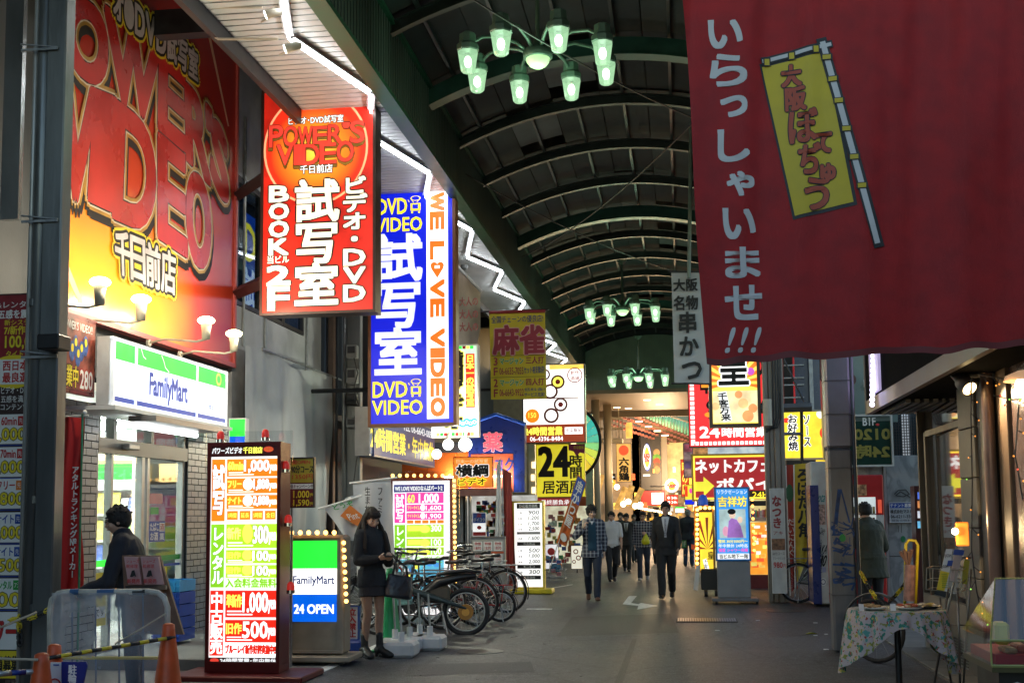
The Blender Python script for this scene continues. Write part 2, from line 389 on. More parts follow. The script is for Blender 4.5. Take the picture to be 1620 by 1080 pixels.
# ---------------------------------------------------------------- arcade roof
RX, RW, RZ, RH = -.9, 2.5, 7.5, .58
def arch(u, dz=0): return (RX+RW*u, RZ+RH*(1-u*u)+dz)
ribm = mt('rib_green_steel', (.06,.09,.08), .42, .35, .25, 4, .1)
ribd = mt('rib_dark_steel', (.05,.062,.06), .45, .35, .25, 4, .1)
roof = empty('arcade_roof', (RX, 25, 0), 0, 'long barrel vaulted steel arcade roof with dark panels over the street', 'roof')
NP = 24
def curve_bar(mb, Y0, Y1, za, zb):
    for i in range(NP):
        u0, u1 = -1+2*i/NP, -1+2*(i+1)/NP
        (xa, z0), (xb, z1) = arch(u0), arch(u1)
        vs = [(xa,Y0,z0+za),(xb,Y0,z1+za),(xb,Y1,z1+za),(xa,Y1,z0+za),(xa,Y0,z0+zb),(xb,Y0,z1+zb),(xb,Y1,z1+zb),(xa,Y1,z0+zb)]
        mb.add(vs, [(0,3,2,1),(4,5,6,7),(0,1,5,4),(2,3,7,6)])
rb = MB(); curve_bar(rb, -.015, .015, -.12, 0); curve_bar(rb, -.05, .05, -.135, -.12); curve_bar(rb, -.06, .06, 0, .02)
rib0 = rb.build('rib', ribd, roof)
rb2 = MB(); curve_bar(rb2, -.08, .08, -.24, 0); curve_bar(rb2, -.12, .12, -.26, -.24)
rib1 = rb2.build('rib', mt('rib_teal_steel', (.03,.1,.085), .4, .3, .2, 5, .1), roof)
inv = roof.matrix_basis.inverted(); ribY = [9.3+2.3*i for i in range(15)]
first = {0: True, 1: True}
for i, Y in enumerate(ribY):
    k = 1 if i in (3, 7, 12) else 0; src = rib1 if k else rib0
    if first[k]: src.matrix_basis = Matrix.Translation((0, Y, 0)); first[k] = False
    else:
        c = inst(src, 'rib', roof, Matrix.Translation((0, Y, 0))); c.matrix_parent_inverse = src.matrix_parent_inverse
# purlins
for u in (-.86, -.55, -.25, .05, .35, .64, .9):
    x, z = arch(u); pm = MB().box(x-.022, x+.022, 7, 43.7, z+.022, z+.09); pm.build('purlin', ribd, roof)
# roof panels, each its own sheet
pan = [mt('roof_panel_dark', (.018,.026,.029), .8, 0, .4, 2.5, .15, 8), mt('roof_panel_green', (.028,.04,.04), .75, 0, .4, 2, .15, 8), mt('roof_panel_pale', (.1,.12,.125), .7, 0, .3, 2, .1)]
us = [-1, -.7, -.4, -.1, .2, .5, .77, 1]
for i in range(-1, 15):
    Y0 = 9.3+2.3*i+.02; Y1 = Y0+2.26
    if Y1 > 43.9: Y1 = 43.9
    for a, b in zip(us, us[1:]):
        pale = (i, a) in ((3, -.4), (7, .2), (8, .2), (11, -.1), (4, -.7))
        dz = .1+random.random()*.02; m = MB()
        P = [arch(a+(b-a)*k/4+ (.006 if k==0 else 0)) for k in range(5)]
        vs = [(x, y, z+dz+dd) for dd in (0, .015) for y in (Y0, Y1) for x, z in P]
        fs = [(k, k+5, k+6, k+1) for k in range(4)]+[(10+k, 11+k, 16+k, 15+k) for k in range(4)]
        m.add(vs, fs)
        if pale: m = MB(); P2 = [(x, z-.01) for x, z in P]; m.add([(x, y, z+dz+dd) for dd in (0,.015) for y in (Y0+.25, Y1-.5) for x, z in P2], fs)
        m.build('roof_panel', pan[2] if pale else pan[random.random() < .4], roof)
S(MB().box(RX-3.2, RX+3.2, 5, 44, 8.45, 8.5), 'roof_deck', mt('deck_black', (.02,.022,.022), .8))

# fascia beams either side of the vault
fasc = mt('fascia_green', (.085,.115,.1), .5, .15, .3, 1.2, .1, 30, stretch=(1,1,.3)); trimg = mt('trim_green', (.03,.14,.08), .4, .3)
def fascia(X0, X1, side, label):
    e = empty('fascia_beam', ((X0+X1)/2, 24, 6.6), 0, label, 'roof beam')
    MB().box(X0, X1, 4, 44, 6.62, 7.5).build('panel', fasc, e)
    MB().box(X0-.03, X1+.05, 4, 44.02, 6.56, 6.618).build('bottom_flange', trimg, e)
    MB().box(X0-.03, X1+.06, 4, 44.02, 7.502, 7.56).build('top_flange', trimg, e)
    m = MB(); xs = X1 if side > 0 else X0-.018
    for i in range(330): m.box(xs+.0005, xs+.0175, 4.03+.12*i, 4.03+.12*i+.06, 6.63, 7.495)
    m.build('slats', fasc, e, kind='stuff')
    return e
fascia(-3.52, -3.4, 1, 'deep green corrugated fascia beam along the left edge of the vault')
fascia(1.6, 1.72, -1, 'green corrugated fascia beam along the right edge of the vault')
# slatted soffit with LED tubes between the beam and the buildings
sf = empty('soffit_canopy', (-4.1, 24, 6.65), 0, 'pale slatted metal soffit canopy above the left shops, behind the fascia beam', 'canopy')
sofm = mt('soffit_white', (.5,.53,.53), .45, .2, .12, 2, .05)
m = MB()
for i in range(240): m.box(-4.68, -3.54, 9.0+.145*i, 9.0+.145*i+.118, 6.68, 6.7)
m.build('soffit_slats', sofm, sf, kind='stuff')
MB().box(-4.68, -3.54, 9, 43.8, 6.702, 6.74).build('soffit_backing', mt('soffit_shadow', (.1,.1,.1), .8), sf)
MB().box(-4.76, -4.69, 9, 43.8, 6.5, 6.95).build('edge_beam', DARK, sf)
led = lit('led_tube', (.93,.97,1), 20, 0)
zz = [(-4.05,12.0),(-3.62,13.8),(-4.05,15.45),(-3.62,17.3),(-4.08,19.0),(-3.62,21.0),(-4.1,23.1),(-3.62,24.7),(-4.1,26.6),(-3.62,28.4),(-4.1,30.2),(-3.62,32),(-4.1,33.8),(-3.62,35.6),(-4.1,37.4),(-3.62,39.2),(-4.1,41)]
zz = [(-3.62,10.4)]+zz
for a, b in zip(zz, zz[1:]):
    A = Vector((a[0], a[1], 6.6)); B = Vector((b[0], b[1], 6.6)); d = (B-A).normalized(); n = Vector((-d.y, d.x, 0))
    A2 = A+d*.05; B2 = B-d*.03; up = Vector((0,0,.05))
    t = MB(); vs = [A2-n*.05+up, B2-n*.05+up, B2+n*.05+up, A2+n*.05+up]; t.add([v-Vector((0,0,.02)) for v in vs]+vs, [(0,1,2,3),(4,7,6,5),(0,4,5,1),(1,5,6,2),(2,6,7,3),(3,7,4,0)])
    t.build('light_channel', STEEL, sf)
    MB().tube([A2, B2], .015, 8).build('light_tube', led, sf)
for (x, y) in ((-4.35,14.8),(-4.3,19.8),(-4.35,24.2),(-4.3,31)):
    MB().lathe([(0,0),(.05,-.04),(.075,-.02),(.08,.03),(.08,.05)], 16, Matrix.Translation((x, y, 6.635))).build('smoke_detector', GREY, sf, smooth=True)
# floodlights on the soffit edge, near
for i, (px, py, lab) in enumerate(((455, 76, 'small pale floodlight on an arm under the soffit, lower of two'), (424, 22, 'small pale floodlight at the top of the picture, upper of two'))):
    P = at(px, py, 11.0+i*.2); e = empty('floodlight', P, 0, lab, 'floodlight', 'floodlights above the big poster')
    MB().tube([P+Vector((-.02,0,-.01)), P+Vector((.06,.02,.02)), P+Vector((.13,.04,.03))], [.05,.045,.03], 12).build('lamp_body', CREAM, e, smooth=True)
    MB().tube([P+Vector((-.028,0,-.012)), P+Vector((-.02,0,-.01))], .045, 12).build('lens', lit('flood_lens', (1,1,.9), 3), e)
    MB().tube([P+Vector((.1,.03,.03)), P+Vector((.06,.2,.1)), P+Vector((-.25,.5,.14))], .012, 6).build('arm', CREAM, e)
# two conduits crossing from the poster
for i, (pts, Y) in enumerate((([(292,0),(300,12),(415,12)], 11.3), ([(333,30),(336,56),(345,62),(440,62)], 11.6))):
    tag(MB().tube([at(a, b, Y) for a, b in pts], .014, 8).build('conduit', CREAM), ['cream conduit bending across the soffit at the top left', 'second cream conduit bending across the soffit, below the first'][i], 'pipe', 'conduits across the soffit')

walld_ = mt('gable_dark', (.03,.035,.035), .8)
# end wall of the first arcade
ew = empty('gable_wall', (RX, 44, 5.8), 0, 'pale green corrugated gable wall closing the far end of the vault', 'wall')
pg = mt('gable_green', (.26,.34,.28), .5, .2, .15, 2)
m = MB(); 
for i in range(NP):
    u0, u1 = -1+2*i/NP, -1+2*(i+1)/NP; (xa, za), (xb, zb) = arch(u0), arch(u1)
    m.add([(xa,44.06,6.06),(xb,44.06,6.06),(xb,44.06,zb),(xa,44.06,za)], [(0,1,2,3)])
m.build('backing', pg, ew); MB().box(-3.6, 1.9, 44.1, 44.3, 6.07, 8.7).build('end_panel', walld_, ew)
m = MB()
for i in range(44):
    x = RX-RW+.03+i*.113; u = (x+.03-RX)/RW; m.box(x, x+.06, 44.02, 44.058, 6.07, RZ+RH*(1-u*u)-.02)
m.build('corrugation', pg, ew, kind='stuff')
beige = mt('beige_panel', (.36,.27,.18), .5, 0, .12, 2)
MB().box(-3.6, 1.9, 43.9, 44.3, 5.92, 6.058).build('lintel', beige, ew)
rs = MB()
for i in range(NP):
    u0, u1 = -1+2*i/NP, -1+2*(i+1)/NP; (xa, za), (xb, zb) = arch(u0, -.12), arch(u1, -.12)
    rs.add([(xa,43.7,za-.06),(xb,43.7,zb-.06),(xb,43.7,zb),(xa,43.7,za)], [(0,1,2,3)])


# ---------------------------------------------------------------- chandeliers
def shade_glass():
    m = bpy.data.materials.new('green_lamp_glass'); m.use_nodes = True; t = m.node_tree; N = t.nodes; L = t.links; N.clear()
    a = N.new('ShaderNodeBsdfTransparent'); a.inputs[0].default_value = (.8,1,.8,1); e = N.new('ShaderNodeEmission'); e.inputs[0].default_value = (.4,.68,.4,1); e.inputs[1].default_value = .5
    tc = N.new('ShaderNodeTexCoord'); w_ = N.new('ShaderNodeTexNoise'); w_.inputs['Scale'].default_value = 26; L.new(tc.outputs['Object'], w_.inputs['Vector'])
    mr = N.new('ShaderNodeMapRange'); mr.inputs[3].default_value = .35; mr.inputs[4].default_value = 1.0; L.new(w_.outputs[0], mr.inputs[0])
    g = N.new('ShaderNodeBsdfGlossy'); g.inputs['Roughness'].default_value = .1; x = N.new('ShaderNodeMixShader'); x.inputs[0].default_value = .1; y = N.new('ShaderNodeMixShader'); o = N.new('ShaderNodeOutputMaterial')
    L.new(mr.outputs[0], y.inputs[0]); L.new(a.outputs[0], y.inputs[1]); L.new(e.outputs[0], y.inputs[2]); L.new(y.outputs[0], x.inputs[1]); L.new(g.outputs[0], x.inputs[2]); L.new(x.outputs[0], o.inputs[0]); return m
shade_m = shade_glass(); bulb_m = lit('lamp_bulb', (.86,1,.82), 9, 0)
chm = mt('chandelier_metal', (.12,.2,.15), .4, .3, .2, 6)
NR = [(-.062,0),(-.05,0)]
def chandelier():
    e = empty('chandelier', (0,0,0))
    MB().lathe([(0,-.22),(.06,-.215),(.1,-.19),(.13,-.15),(.14,-.11)], 18).build('centre_globe', lit('globe_glass', (.45,.75,.35), 1.1, .2), e, smooth=True)
    MB().lathe([(.145,-.11),(.17,-.1),(.175,-.04),(.15,0),(.06,.03),(.045,.12),(.03,.14)], 20).build('hub', chm, e, smooth=True)
    MB().cyl((0,0,.12), .025, .95, 8).build('stem', chm, e)
    MB().lathe([(.03,1.0),(.11,1.06),(.12,1.1)], 14).build('ceiling_cup', chm, e, smooth=True)
    for k in range(8):
        a = 2*math.pi*(k+.5)/8; M = Matrix.Rotation(a, 4, 'Z')
        pts = [(.1,0,-.03),(.25,0,.06),(.45,0,.12),(.66,0,.09),(.8,0,0),(.82,0,-.04)]
        MB().tube(pts, [.026,.024,.022,.02,.02,.022], 8, M=M).build('arm', chm, e, smooth=True)
        L = Matrix.Rotation(a, 4, 'Z') @ Matrix.Translation((.83,0,0))
        cp = MB().lathe([(.03,-.12),(.11,-.1),(.13,-.085),(.13,-.03),(.1,0),(.095,.1),(.05,.13),(0,.135)], 8, L); cap_ = cp.build('lamp_cap', chm, e)
        sh = MB().lathe([(.118,-.1),(.085,-.32),(.06,-.345),(0,-.35)], 8, L).build('lamp_shade', shade_m, e)
        MB().sphere((0,0,0), (.045,.045,.07), 10, 6, L @ Matrix.Translation((0,0,-.22))).build('bulb', bulb_m, sh)
    return e
def glow(name, P, col, W, r=.05, parent=None):
    ld = bpy.data.lights.new(name, 'POINT'); ld.color = col; ld.energy = W; ld.shadow_soft_size = r
    o = bpy.data.objects.new(name, ld); o.location = P; sc.collection.objects.link(o); return o
ch = chandelier()
# shade glass is translucent in look: emission on thin cup; bulbs shine through the open top
for i, (px, py, D, lab) in enumerate(((851,96,1.9,'largest and nearest green glass chandelier under the vault'),
        (985,493,1.9,'middle green glass chandelier hanging by a visible rod'),(1010,598,1.9,'small farthest chandelier in front of the corrugated gable wall'))):
    Y = 1900*1.83/((260,124,100)[i]); Y = min(Y, 42.6)
    o = ch if i == 0 else copy_tree(ch)
    P = at(px, py, Y); P.z += .08
    P.z += .05; o.location = P; tag(o, lab, 'chandelier', 'chandeliers under the arcade vault')
    glow('chandelier_light', P+Vector((0,0,-.5)), (.55,1,.65), (10, 12, 34)[i], .3)

# ---------------------------------------------------------------- left buildings
brick_w = mt('tile_grey', (.25,.26,.27), .35, 0, .12, 5, .05, 30); grout = mt('grout_dark', (.03,.03,.03), .9)
def tiled(name, label, X, Y0, Y1, Z0, Z1, thick=.12, ends=True):
    e = empty(name, (X, (Y0+Y1)/2, Z0), 0, label, 'wall')
    MB().box(X-thick, X, Y0, Y1, Z0, Z1).build('grout_backing', grout, e)
    bw, bh, g = .205, .066, .011
    src = None; r = 0; z = Z0+.004
    while z+bh < Z1:
        y = Y0+.004-(bw/2 if r % 2 else 0)
        while y < Y1-.03:
            a = max(y, Y0+.004); b = min(y+bw, Y1-.004)
            if b-a > .03:
                if src is None: src = MB().bbox(-.5, .5, -.5, .5, -.5, .5, .03).build('tile', brick_w, e)
                M = Matrix.Translation((X+.004+.002*random.random(), (a+b)/2, z+bh/2)) @ Matrix.Diagonal((.014, b-a, bh, 1))
                if not src.get('used'): src['used'] = 1; src.matrix_basis = M
                else: c = inst(src, 'tile', e, M); c.matrix_parent_inverse = src.matrix_parent_inverse
            y += bw+g
        z += bh+g; r += 1
    if src is not None and 'used' in src: del src['used']
    return e
tiled('tiled_pillar', 'grey tiled pillar left of the shop doors behind the red flag', -6.0, 10.85, 11.76, 0, 2.7)
tiled('tiled_pillar', 'grey tiled pillar right of the shop doors behind the tall red price sign', -6.0, 14.06, 15.6, 0, 2.7)

# power poster board over the shop
X = -6.0
pb = empty('billboard', (X, 13.6, 3.5), 0, 'huge red and orange video shop billboard above the convenience store', 'billboard')
def poster_mat():
    m = bpy.data.materials.new('poster_glow'); m.use_nodes = True; MATS['poster_glow'] = m
    t = m.node_tree; N = t.nodes; L = t.links; b = N['Principled BSDF']
    tc = N.new('ShaderNodeTexCoord'); s = N.new('ShaderNodeSeparateXYZ'); L.new(tc.outputs['Object'], s.inputs[0])
    # printed orange-to-red disc: distance from a centre on the print (y 12.6, z 3.9)
    a = N.new('ShaderNodeVectorMath'); a.operation = 'DISTANCE'; a.inputs[1].default_value = (-6, 12.5, 3.75)
    sc_ = N.new('ShaderNodeVectorMath'); sc_.operation = 'MULTIPLY'; sc_.inputs[1].default_value = (1, .8, 1.25); L.new(tc.outputs['Object'], sc_.inputs[0])
    a.inputs[1].default_value = (-6, 12.1*.8, 3.8*1.25); L.new(sc_.outputs[0], a.inputs[0])
    nz = N.new('ShaderNodeTexNoise'); nz.inputs['Scale'].default_value = .9; L.new(tc.outputs['Object'], nz.inputs['Vector'])
    ad = N.new('ShaderNodeMath'); ad.operation = 'MULTIPLY_ADD'; ad.inputs[1].default_value = .7; L.new(nz.outputs[0], ad.inputs[0]); L.new(a.outputs['Value'], ad.inputs[2])
    rp = N.new('ShaderNodeValToRGB'); mr = N.new('ShaderNodeMath'); mr.operation = 'DIVIDE'; mr.inputs[1].default_value = 4.2; L.new(ad.outputs[0], mr.inputs[0]); L.new(mr.outputs[0], rp.inputs[0])
    e = rp.color_ramp.elements; e[0].position = .08; e[0].color = (.95,.6,.03,1); e[1].position = 1; e[1].color = (.42,.03,.02,1)
    q = rp.color_ramp.elements.new(.32); q.color = (.9,.33,.02,1); q = rp.color_ramp.elements.new(.52); q.color = (.62,.06,.02,1)
    L.new(rp.outputs[0], b.inputs['Base Color']); b.inputs['Roughness'].default_value = .22
    bm = N.new('ShaderNodeBump'); bm.inputs['Strength'].default_value = .12; n2 = N.new('ShaderNodeTexNoise'); n2.inputs['Scale'].default_value = 1.4
    L.new(tc.outputs['Object'], n2.inputs['Vector']); L.new(n2.outputs[0], bm.inputs['Height']); L.new(bm.outputs[0], b.inputs['Normal'])
    return m
MB().box(X-.1, X, 10.7, 15.52, 3.6, 8.1).build('board', poster_mat(), pb)
m = MB(); m.box(X-.1, X+.03, 15.523, 15.58, 3.54, 8.16); m.box(X-.1, X+.03, 10.7, 15.52, 3.54, 3.598); m.build('edge_frame', mt('pink_frame', (.45,.08,.07), .4), pb)
# drawing grid = photo-like pixels: u along Y, v down.  use metres*100: x = (Y-11.15)*100, y = (7.78-z)*100
f = Face(pb, (X, 10.7, 8.1), (X, 15.52, 8.1), (X, 10.7, 3.6), (0, 0, 482, 450))
def G(px, py):
    p = atX(px, py, X); return ((p.y-10.7)*100, (8.1-p.z)*100)
# big chrome rimmed letters, drawn as warped text over photo positions
GOLD = mt('print_gold', (.5,.28,.05), .35, .3, .3, 4); LRED = mt('print_letter_red', (.5,.03,.025), .28, 0, .25, 1.5, spec=.6)
CH1 = mt('print_pale_edge', (.7,.6,.45), .4); SIL = mt('print_silver', (.62,.6,.6), .35, .2, .2, 3)
def quadwarp(a, b, c, d):     # tl, tr, br, bl photo pixels on the board
    A, B, C_, D = [G(*q) for q in (a, b, c, d)]
    def w(u, v):
        x = (1-v)*((1-u)*A[0]+u*B[0])+v*((1-u)*D[0]+u*C_[0]); y = (1-v)*((1-u)*A[1]+u*B[1])+v*((1-u)*D[1]+u*C_[1]); return (x, y)
    return w
big = [("O", (103,-8),(166,22),(166,140),(104,105)), ("W", (166,15),(248,85),(240,192),(176,150)), ("E", (252,82),(290,118),(290,235),(250,200)),
       ("R", (292,135),(322,165),(331,290),(295,250)), ("'", (325,168),(332,178),(332,205),(325,198)), ("S", (335,180),(357,228),(359,330),(332,275)),
       ("V", (98,132),(152,148),(136,320),(97,303)), ("I", (150,148),(180,160),(172,328),(140,313)), ("D", (184,165),(244,212),(240,368),(178,340)),
       ("E", (250,215),(290,250),(293,402),(250,372)), ("O", (294,262),(330,300),(330,428),(296,408))]
for ch_, a, b, c, d in big:
    k = quadwarp(a, b, c, d)
    f.text(ch_, 0,0,1,1, LRED, 5, 3, bw=4.6, warp=k, ol=GOLD, ow=12, res=5)
    v, ff, bb = tmesh(ch_, 5)
    f._glyph(v, ff, lambda p, q: (lambda r: (r[0]+3, r[1]+8))(k((p-bb[0])/(bb[1]-bb[0]), (bb[3]-q)/(bb[3]-bb[2]))), INK, 3.2, [(x*13, y*13) for x, y in RING12])
    f._glyph(v, ff, lambda p, q: k((p-bb[0])/(bb[1]-bb[0]), (bb[3]-q)/(bb[3]-bb[2])), INK, 4.8, [(x*6.5, y*6.5) for x, y in RING12])
    f._glyph(v, ff, lambda p, q: k((p-bb[0])/(bb[1]-bb[0]), (bb[3]-q)/(bb[3]-bb[2])), CH1, 4.65, [(x*8.2, y*8.2) for x, y in RING12])
def row(s, a, b, c, d, **kw):
    n = len(s)
    for i, t in enumerate(s):
        l = lambda P, Q, u: (P[0]+(Q[0]-P[0])*u, P[1]+(Q[1]-P[1])*u)
        u0, u1 = i/n+.01, (i+1)/n-.01
        k = quadwarp(l(a,b,u0), l(a,b,u1), l(d,c,u1), l(d,c,u0)); f.text(t, 0,0,1,1, SIL, 7, 3, bw=1.3, warp=k, ol=INK, ow=5, res=3)
        v, ff, bb = tmesh(t, 3); f._glyph(v, ff, lambda p, q: k((p-bb[0])/(bb[1]-bb[0]), (bb[3]-q)/(bb[3]-bb[2])), YP, 6.2, [(x*8, y*8) for x, y in RING12])
row("オ･DVD試写室", (176,-22),(312,85),(312,130),(176,25))
row("千日前店", (178,362),(276,402),(276,468),(180,430))
# pale comet-like strokes of the print
for P in (((325,40),(360,200),(362,200),(329,40)), ((98,420),(125,480),(132,480),(100,400))):
    f.poly([G(*q) for q in P], mt('print_peach', (.75,.4,.25), .5), 1)
f.done()
# lamps on swan arms in front of the poster
bl_m = lit('warm_bulb', (1,.86,.5), 7, 0)
for i, (px, py, w_) in enumerate(((158,462,0),(223,488,0),(326,520,0),(370,540,0))):
    X1_ = -5.35; P = atX(px, py, X1_)
    e = empty('billboard_lamp', P, 0, ['leftmost bulb lamp on an arm under the red billboard','second bulb lamp from the left under the billboard','third bulb lamp from the left, above the store sign','rightmost bulb lamp at the corner of the billboard'][i], 'lamp', 'bulb lamps lighting the billboard')
    MB().tube([(P.x,P.y,P.z-.12),(P.x,P.y,P.z-.02),(P.x,P.y,P.z+.06)], [.045,.05,.062], 14).build('lamp_holder', CREAM, e, smooth=True)
    MB().sphere((P.x,P.y,P.z+.095), (.1,.1,.05), 16, 8).build('bulb', bl_m, e, smooth=True)
    MB().tube([(-5.99,P.y-.12,P.z-.16),(-5.8,P.y-.1,P.z-.12),(P.x-.1,P.y-.04,P.z-.15),(P.x,P.y,P.z-.12)], .013, 8).build('arm', CREAM, e, smooth=True)
    MB().tube([(-5.998,P.y-.12,P.z-.16),(-5.97,P.y-.12,P.z-.16)], .045, 12).build('wall_plate', CREAM, e)
    glow('billboard_lamp_light', (P.x+.25, P.y, P.z+.3), (1,.88,.65), 20, .05)

# building shell above and beside
wallw = mt('wall_white', (.45,.46,.46), .7, 0, .28, 1.6, .15, 20); walld = mt('wall_dark', (.05,.055,.06), .7, 0, .3, 1.5, .1)
bd = empty('white_building', (-6.6, 18, 0), 0, 'white painted building with dark framed windows behind the hanging video signs', 'building')
MB().box(-6.6, -6.05, 16.3, 20.4, 3.85, 4.45).build('wall', wallw, bd)
MB().box(-6.6, -6.05, 16.3, 20.4, 6.3, 10.5).build('wall', wallw, bd)
MB().box(-6.6, -6.05, 19.45, 20.4, 4.45, 6.3).build('wall', wallw, bd)
MB().box(-6.6, -6.05, 16.3, 20.4, 0, 3.85).build('wall', mt('wall_grey', (.3,.3,.3), .7), bd)
bz = [16.4, 17.4, 18.4, 19.43]
MB().box(-6.5, -6.45, 16.3, 19.45, 4.45, 6.3).build('back_panel', mt('window_dark', (.02,.03,.05), .2), bd)
for a, b in zip(bz, bz[1:]):
    m = MB(); m.box(-6.12, -6.04, a, b-.01, 4.46, 4.52); m.box(-6.12, -6.04, a, b-.01, 6.2, 6.28); m.box(-6.12, -6.04, a, a+.06, 4.52, 6.2); m.box(-6.12, -6.04, b-.07, b-.01, 4.52, 6.2)
    wf = m.build('window', DARK, bd); MB().box(-6.09, -6.08, a+.06, b-.07, 4.52, 6.2).build('pane', glass('window_glass', (.55,.65,.75), .02, .2), wf)
f = Face(bd, (-6.42, 17.6, 6.1), (-6.42, 19.3, 6.1), (-6.42, 17.6, 4.5), (0,0,100,100))  # blue sign's reflection in the panes, added as a lit print behind them
f.rect(0,0,100,100, lit('window_sign_blue', (.01,.08,.45), .6), 1); f.text('DVD', 6, 10, 90, 45, LY, 2, 2); f.text('試写室', 6, 52, 90, 90, LWd, 2, 2); f.done()
bd2 = empty('dark_building', (-6.6, 32, 0), 0, 'dark building flank above the left shops farther down the arcade', 'building')
MB().box(-6.9, -6.3, 20.6, 56, 3.3, 10.5).build('wall', walld, bd2)
MB().box(-9.5, -6.95, 5, 20, 8, 10.5).build('upper_wall', walld, bd2)
MB().box(-6.95, -4.77, 5, 56, 7.9, 8).build('gutter_roof', walld, bd2)
for y in (12.8, 16.9, 19.5, 23, 27, 31, 35): MB().box(-6.3 if y>20.6 else -5.95, -4.765, y, y+.18, 7.1, 7.4).build('bracket_beam', DARK, bd2)
MB().box(-10, -6.11, 5, 16.2, 3.0, 10.5).build('upper_wall', walld, bd2)

SHIFT = [(bd, -.66)]
# grey construction tarpaulin
def tarp(u, v):
    y = 16.35+4.1*u; z = 3.86-3.2*v
    w = .05*math.sin(u*21+v*3)+.03*math.sin(u*47-v*6)+.08*noise.noise(Vector((u*6, v*3, 1)))
    return (-5.88+w*(.3+v*.7), y, z+.05*math.sin(u*9))
tag(MB().grid(tarp, 90, 40).build('tarpaulin', mt('tarp_grey', (.46,.49,.49), .55, 0, .15, 2, .2, 14), smooth=True), 'pale grey tarpaulin sheeting hung over the building front', 'tarpaulin'); SHIFT.append((bpy.data.objects['tarpaulin'], -.66))
MB_ = MB().tube([(-5.86,16.3,3.9),(-5.86,20.5,3.9)], .018, 6).build('tarpaulin_rail', STEEL); tag(MB_, 'thin steel rail carrying the grey tarpaulin', 'rail')
# flank wall that closes the tarp bay
tag(MB().box(-6.3,-5.3,20.42,20.6,3.3,10).build('party_wall', walld),'dark party wall behind the bundle of pipes','wall')
# ================================================================ CONVENIENCE STORE (left)
alu = mt('aluminium_frame', (.3,.3,.29), .35, .6, .1, 8); aluD = mt('bronze_frame', (.09,.09,.085), .4, .5, .1, 8)
st = empty('convenience_store', (-6.05, 13.6, 0), 0, 'brightly lit convenience store front with sliding glass doors under a green, white and blue sign', 'shop')
X = -6.04
whi = mt('interior_white', (.78,.8,.78), .5, 0, .04)
MB().box(-10.2, -6.1, 12.0, 18.0, .1, .15).build('floor', mt('shop_floor', (.55,.55,.53), .25), st)
MB().box(-10.2, -6.7, 17.95, 18.05, .15, 2.9).build('back_wall', whi, st)
MB().box(-10.3, -10.2, 12.0, 18.0, .15, 2.9).build('side_wall', whi, st)
MB().box(-6.75, -6.7, 14.8, 17.94, .15, 2.9).build('side_wall', whi, st)
MB().box(-10.2, -6.13, 12.0, 17.94, 2.86, 2.95).build('ceiling', whi, st)
MB().box(-10.2, -6.13, 11.95, 12.0, .15, 2.9).build('side_wall', whi, st)
for x in (-9.2, -8.2, -7.3):
    MB().box(x-.08, x+.08, 12.4, 17.4, 2.8, 2.855).build('ceiling_light', lit('tube_white', (.95,1,.97), 22, 0), st)
MB().box(-10.1, -6.72, 17.9, 17.945, 2.1, 2.4).build('green_band', GP, st)
MB().box(-6.9, -6.72, 17.0, 17.04, 1.0, 2.0).build('panel', GP, st)
# magazine racks inside: shelves and many covers
sh = MB()
for z in (.5, .85, 1.2, 1.55, 1.9): sh.box(-8.4, -6.8, 16.0, 16.35, z, z+.03)
sh.box(-8.4, -6.8, 16.36, 16.4, .15, 2.05); sh.build('magazine_rack', mt('rack_white', (.6,.6,.58), .4), st)
mc = [mt('cover_%s' % n, c, .35, 0, .5, 14) for n, c in (('red',(.55,.05,.05)),('pink',(.7,.3,.35)),('yellow',(.75,.6,.1)),('blue',(.08,.15,.5)),('white',(.7,.68,.65)),('green',(.1,.4,.15)),('orange',(.7,.25,.05)))]
rnd = random.Random(3)
for z in (.53, .88, 1.23, 1.58):
    x = -8.36
    while x < -6.95:
        wd = rnd.uniform(.1,.2); h = rnd.uniform(.2,.29); m = MB(); m.add([(x,16.02,z),(x+wd,16.02,z),(x+wd,16.1,z+h),(x,16.1,z+h),(x,16.035,z),(x+wd,16.035,z),(x+wd,16.115,z+h),(x,16.115,z+h)], [(0,1,2,3),(4,7,6,5),(0,4,5,1),(1,5,6,2),(2,6,7,3),(3,7,4,0)])
        m.build('magazine', rnd.choice(mc), st); x += wd+.015
for (x0, x1, y) in ((-7.9,-7.2,13.6), ):
    for z in (.3,.6,.9,1.15):
        for k in range(7): MB().bbox(x0+k*.1, x0+k*.1+.085, y, y+.25, z, z+.2, .01).build('goods', rnd.choice(mc), st)
    MB().box(x0-.03, x1+.03, y+.26, y+.3, .15, 1.4).build('goods_shelf', whi, st)
# frames
fr = MB()
for y, w_ in ((12.43,.06),(12.78,.05),(13.52,.07),(13.66,.06),(14.64,.07)): fr.box(X-.06, X+.02, y, y+w_, .15, 2.2)
fr.box(X-.06, X+.02, 12.43, 14.71, .1, .148); fr.build('door_frame', alu, st)
MB().box(X-.1, X+.05, 12.43, 14.71, 2.202, 2.36).build('transom', aluD, st)
m = MB(); m.box(X-.08, X+.04, 12.43, 14.71, 2.66, 2.72)
for y in (12.43, 12.8, 13.72, 14.64): m.box(X-.07, X+.03, y, y+.07, 2.362, 2.658)
m.build('transom_frame', aluD, st)
sg = glass('shop_glass', (.93,.97,.95), .01, .07)
for a, b in ((12.49,12.78),(12.83,13.52),(13.72,14.64)): MB().box(X-.02, X-.012, a, b, .16, 2.2).build('glass_pane', sg, st)
for a, b in ((12.5,12.8),(12.87,13.72),(13.79,14.64)): MB().box(X-.02, X-.012, a, b, 2.365, 2.655).build('glass_pane', sg, st)
MB().bbox(X+.05, X+.14, 12.95, 13.2, 2.26, 2.32, .01).build('door_sensor', alu, st)
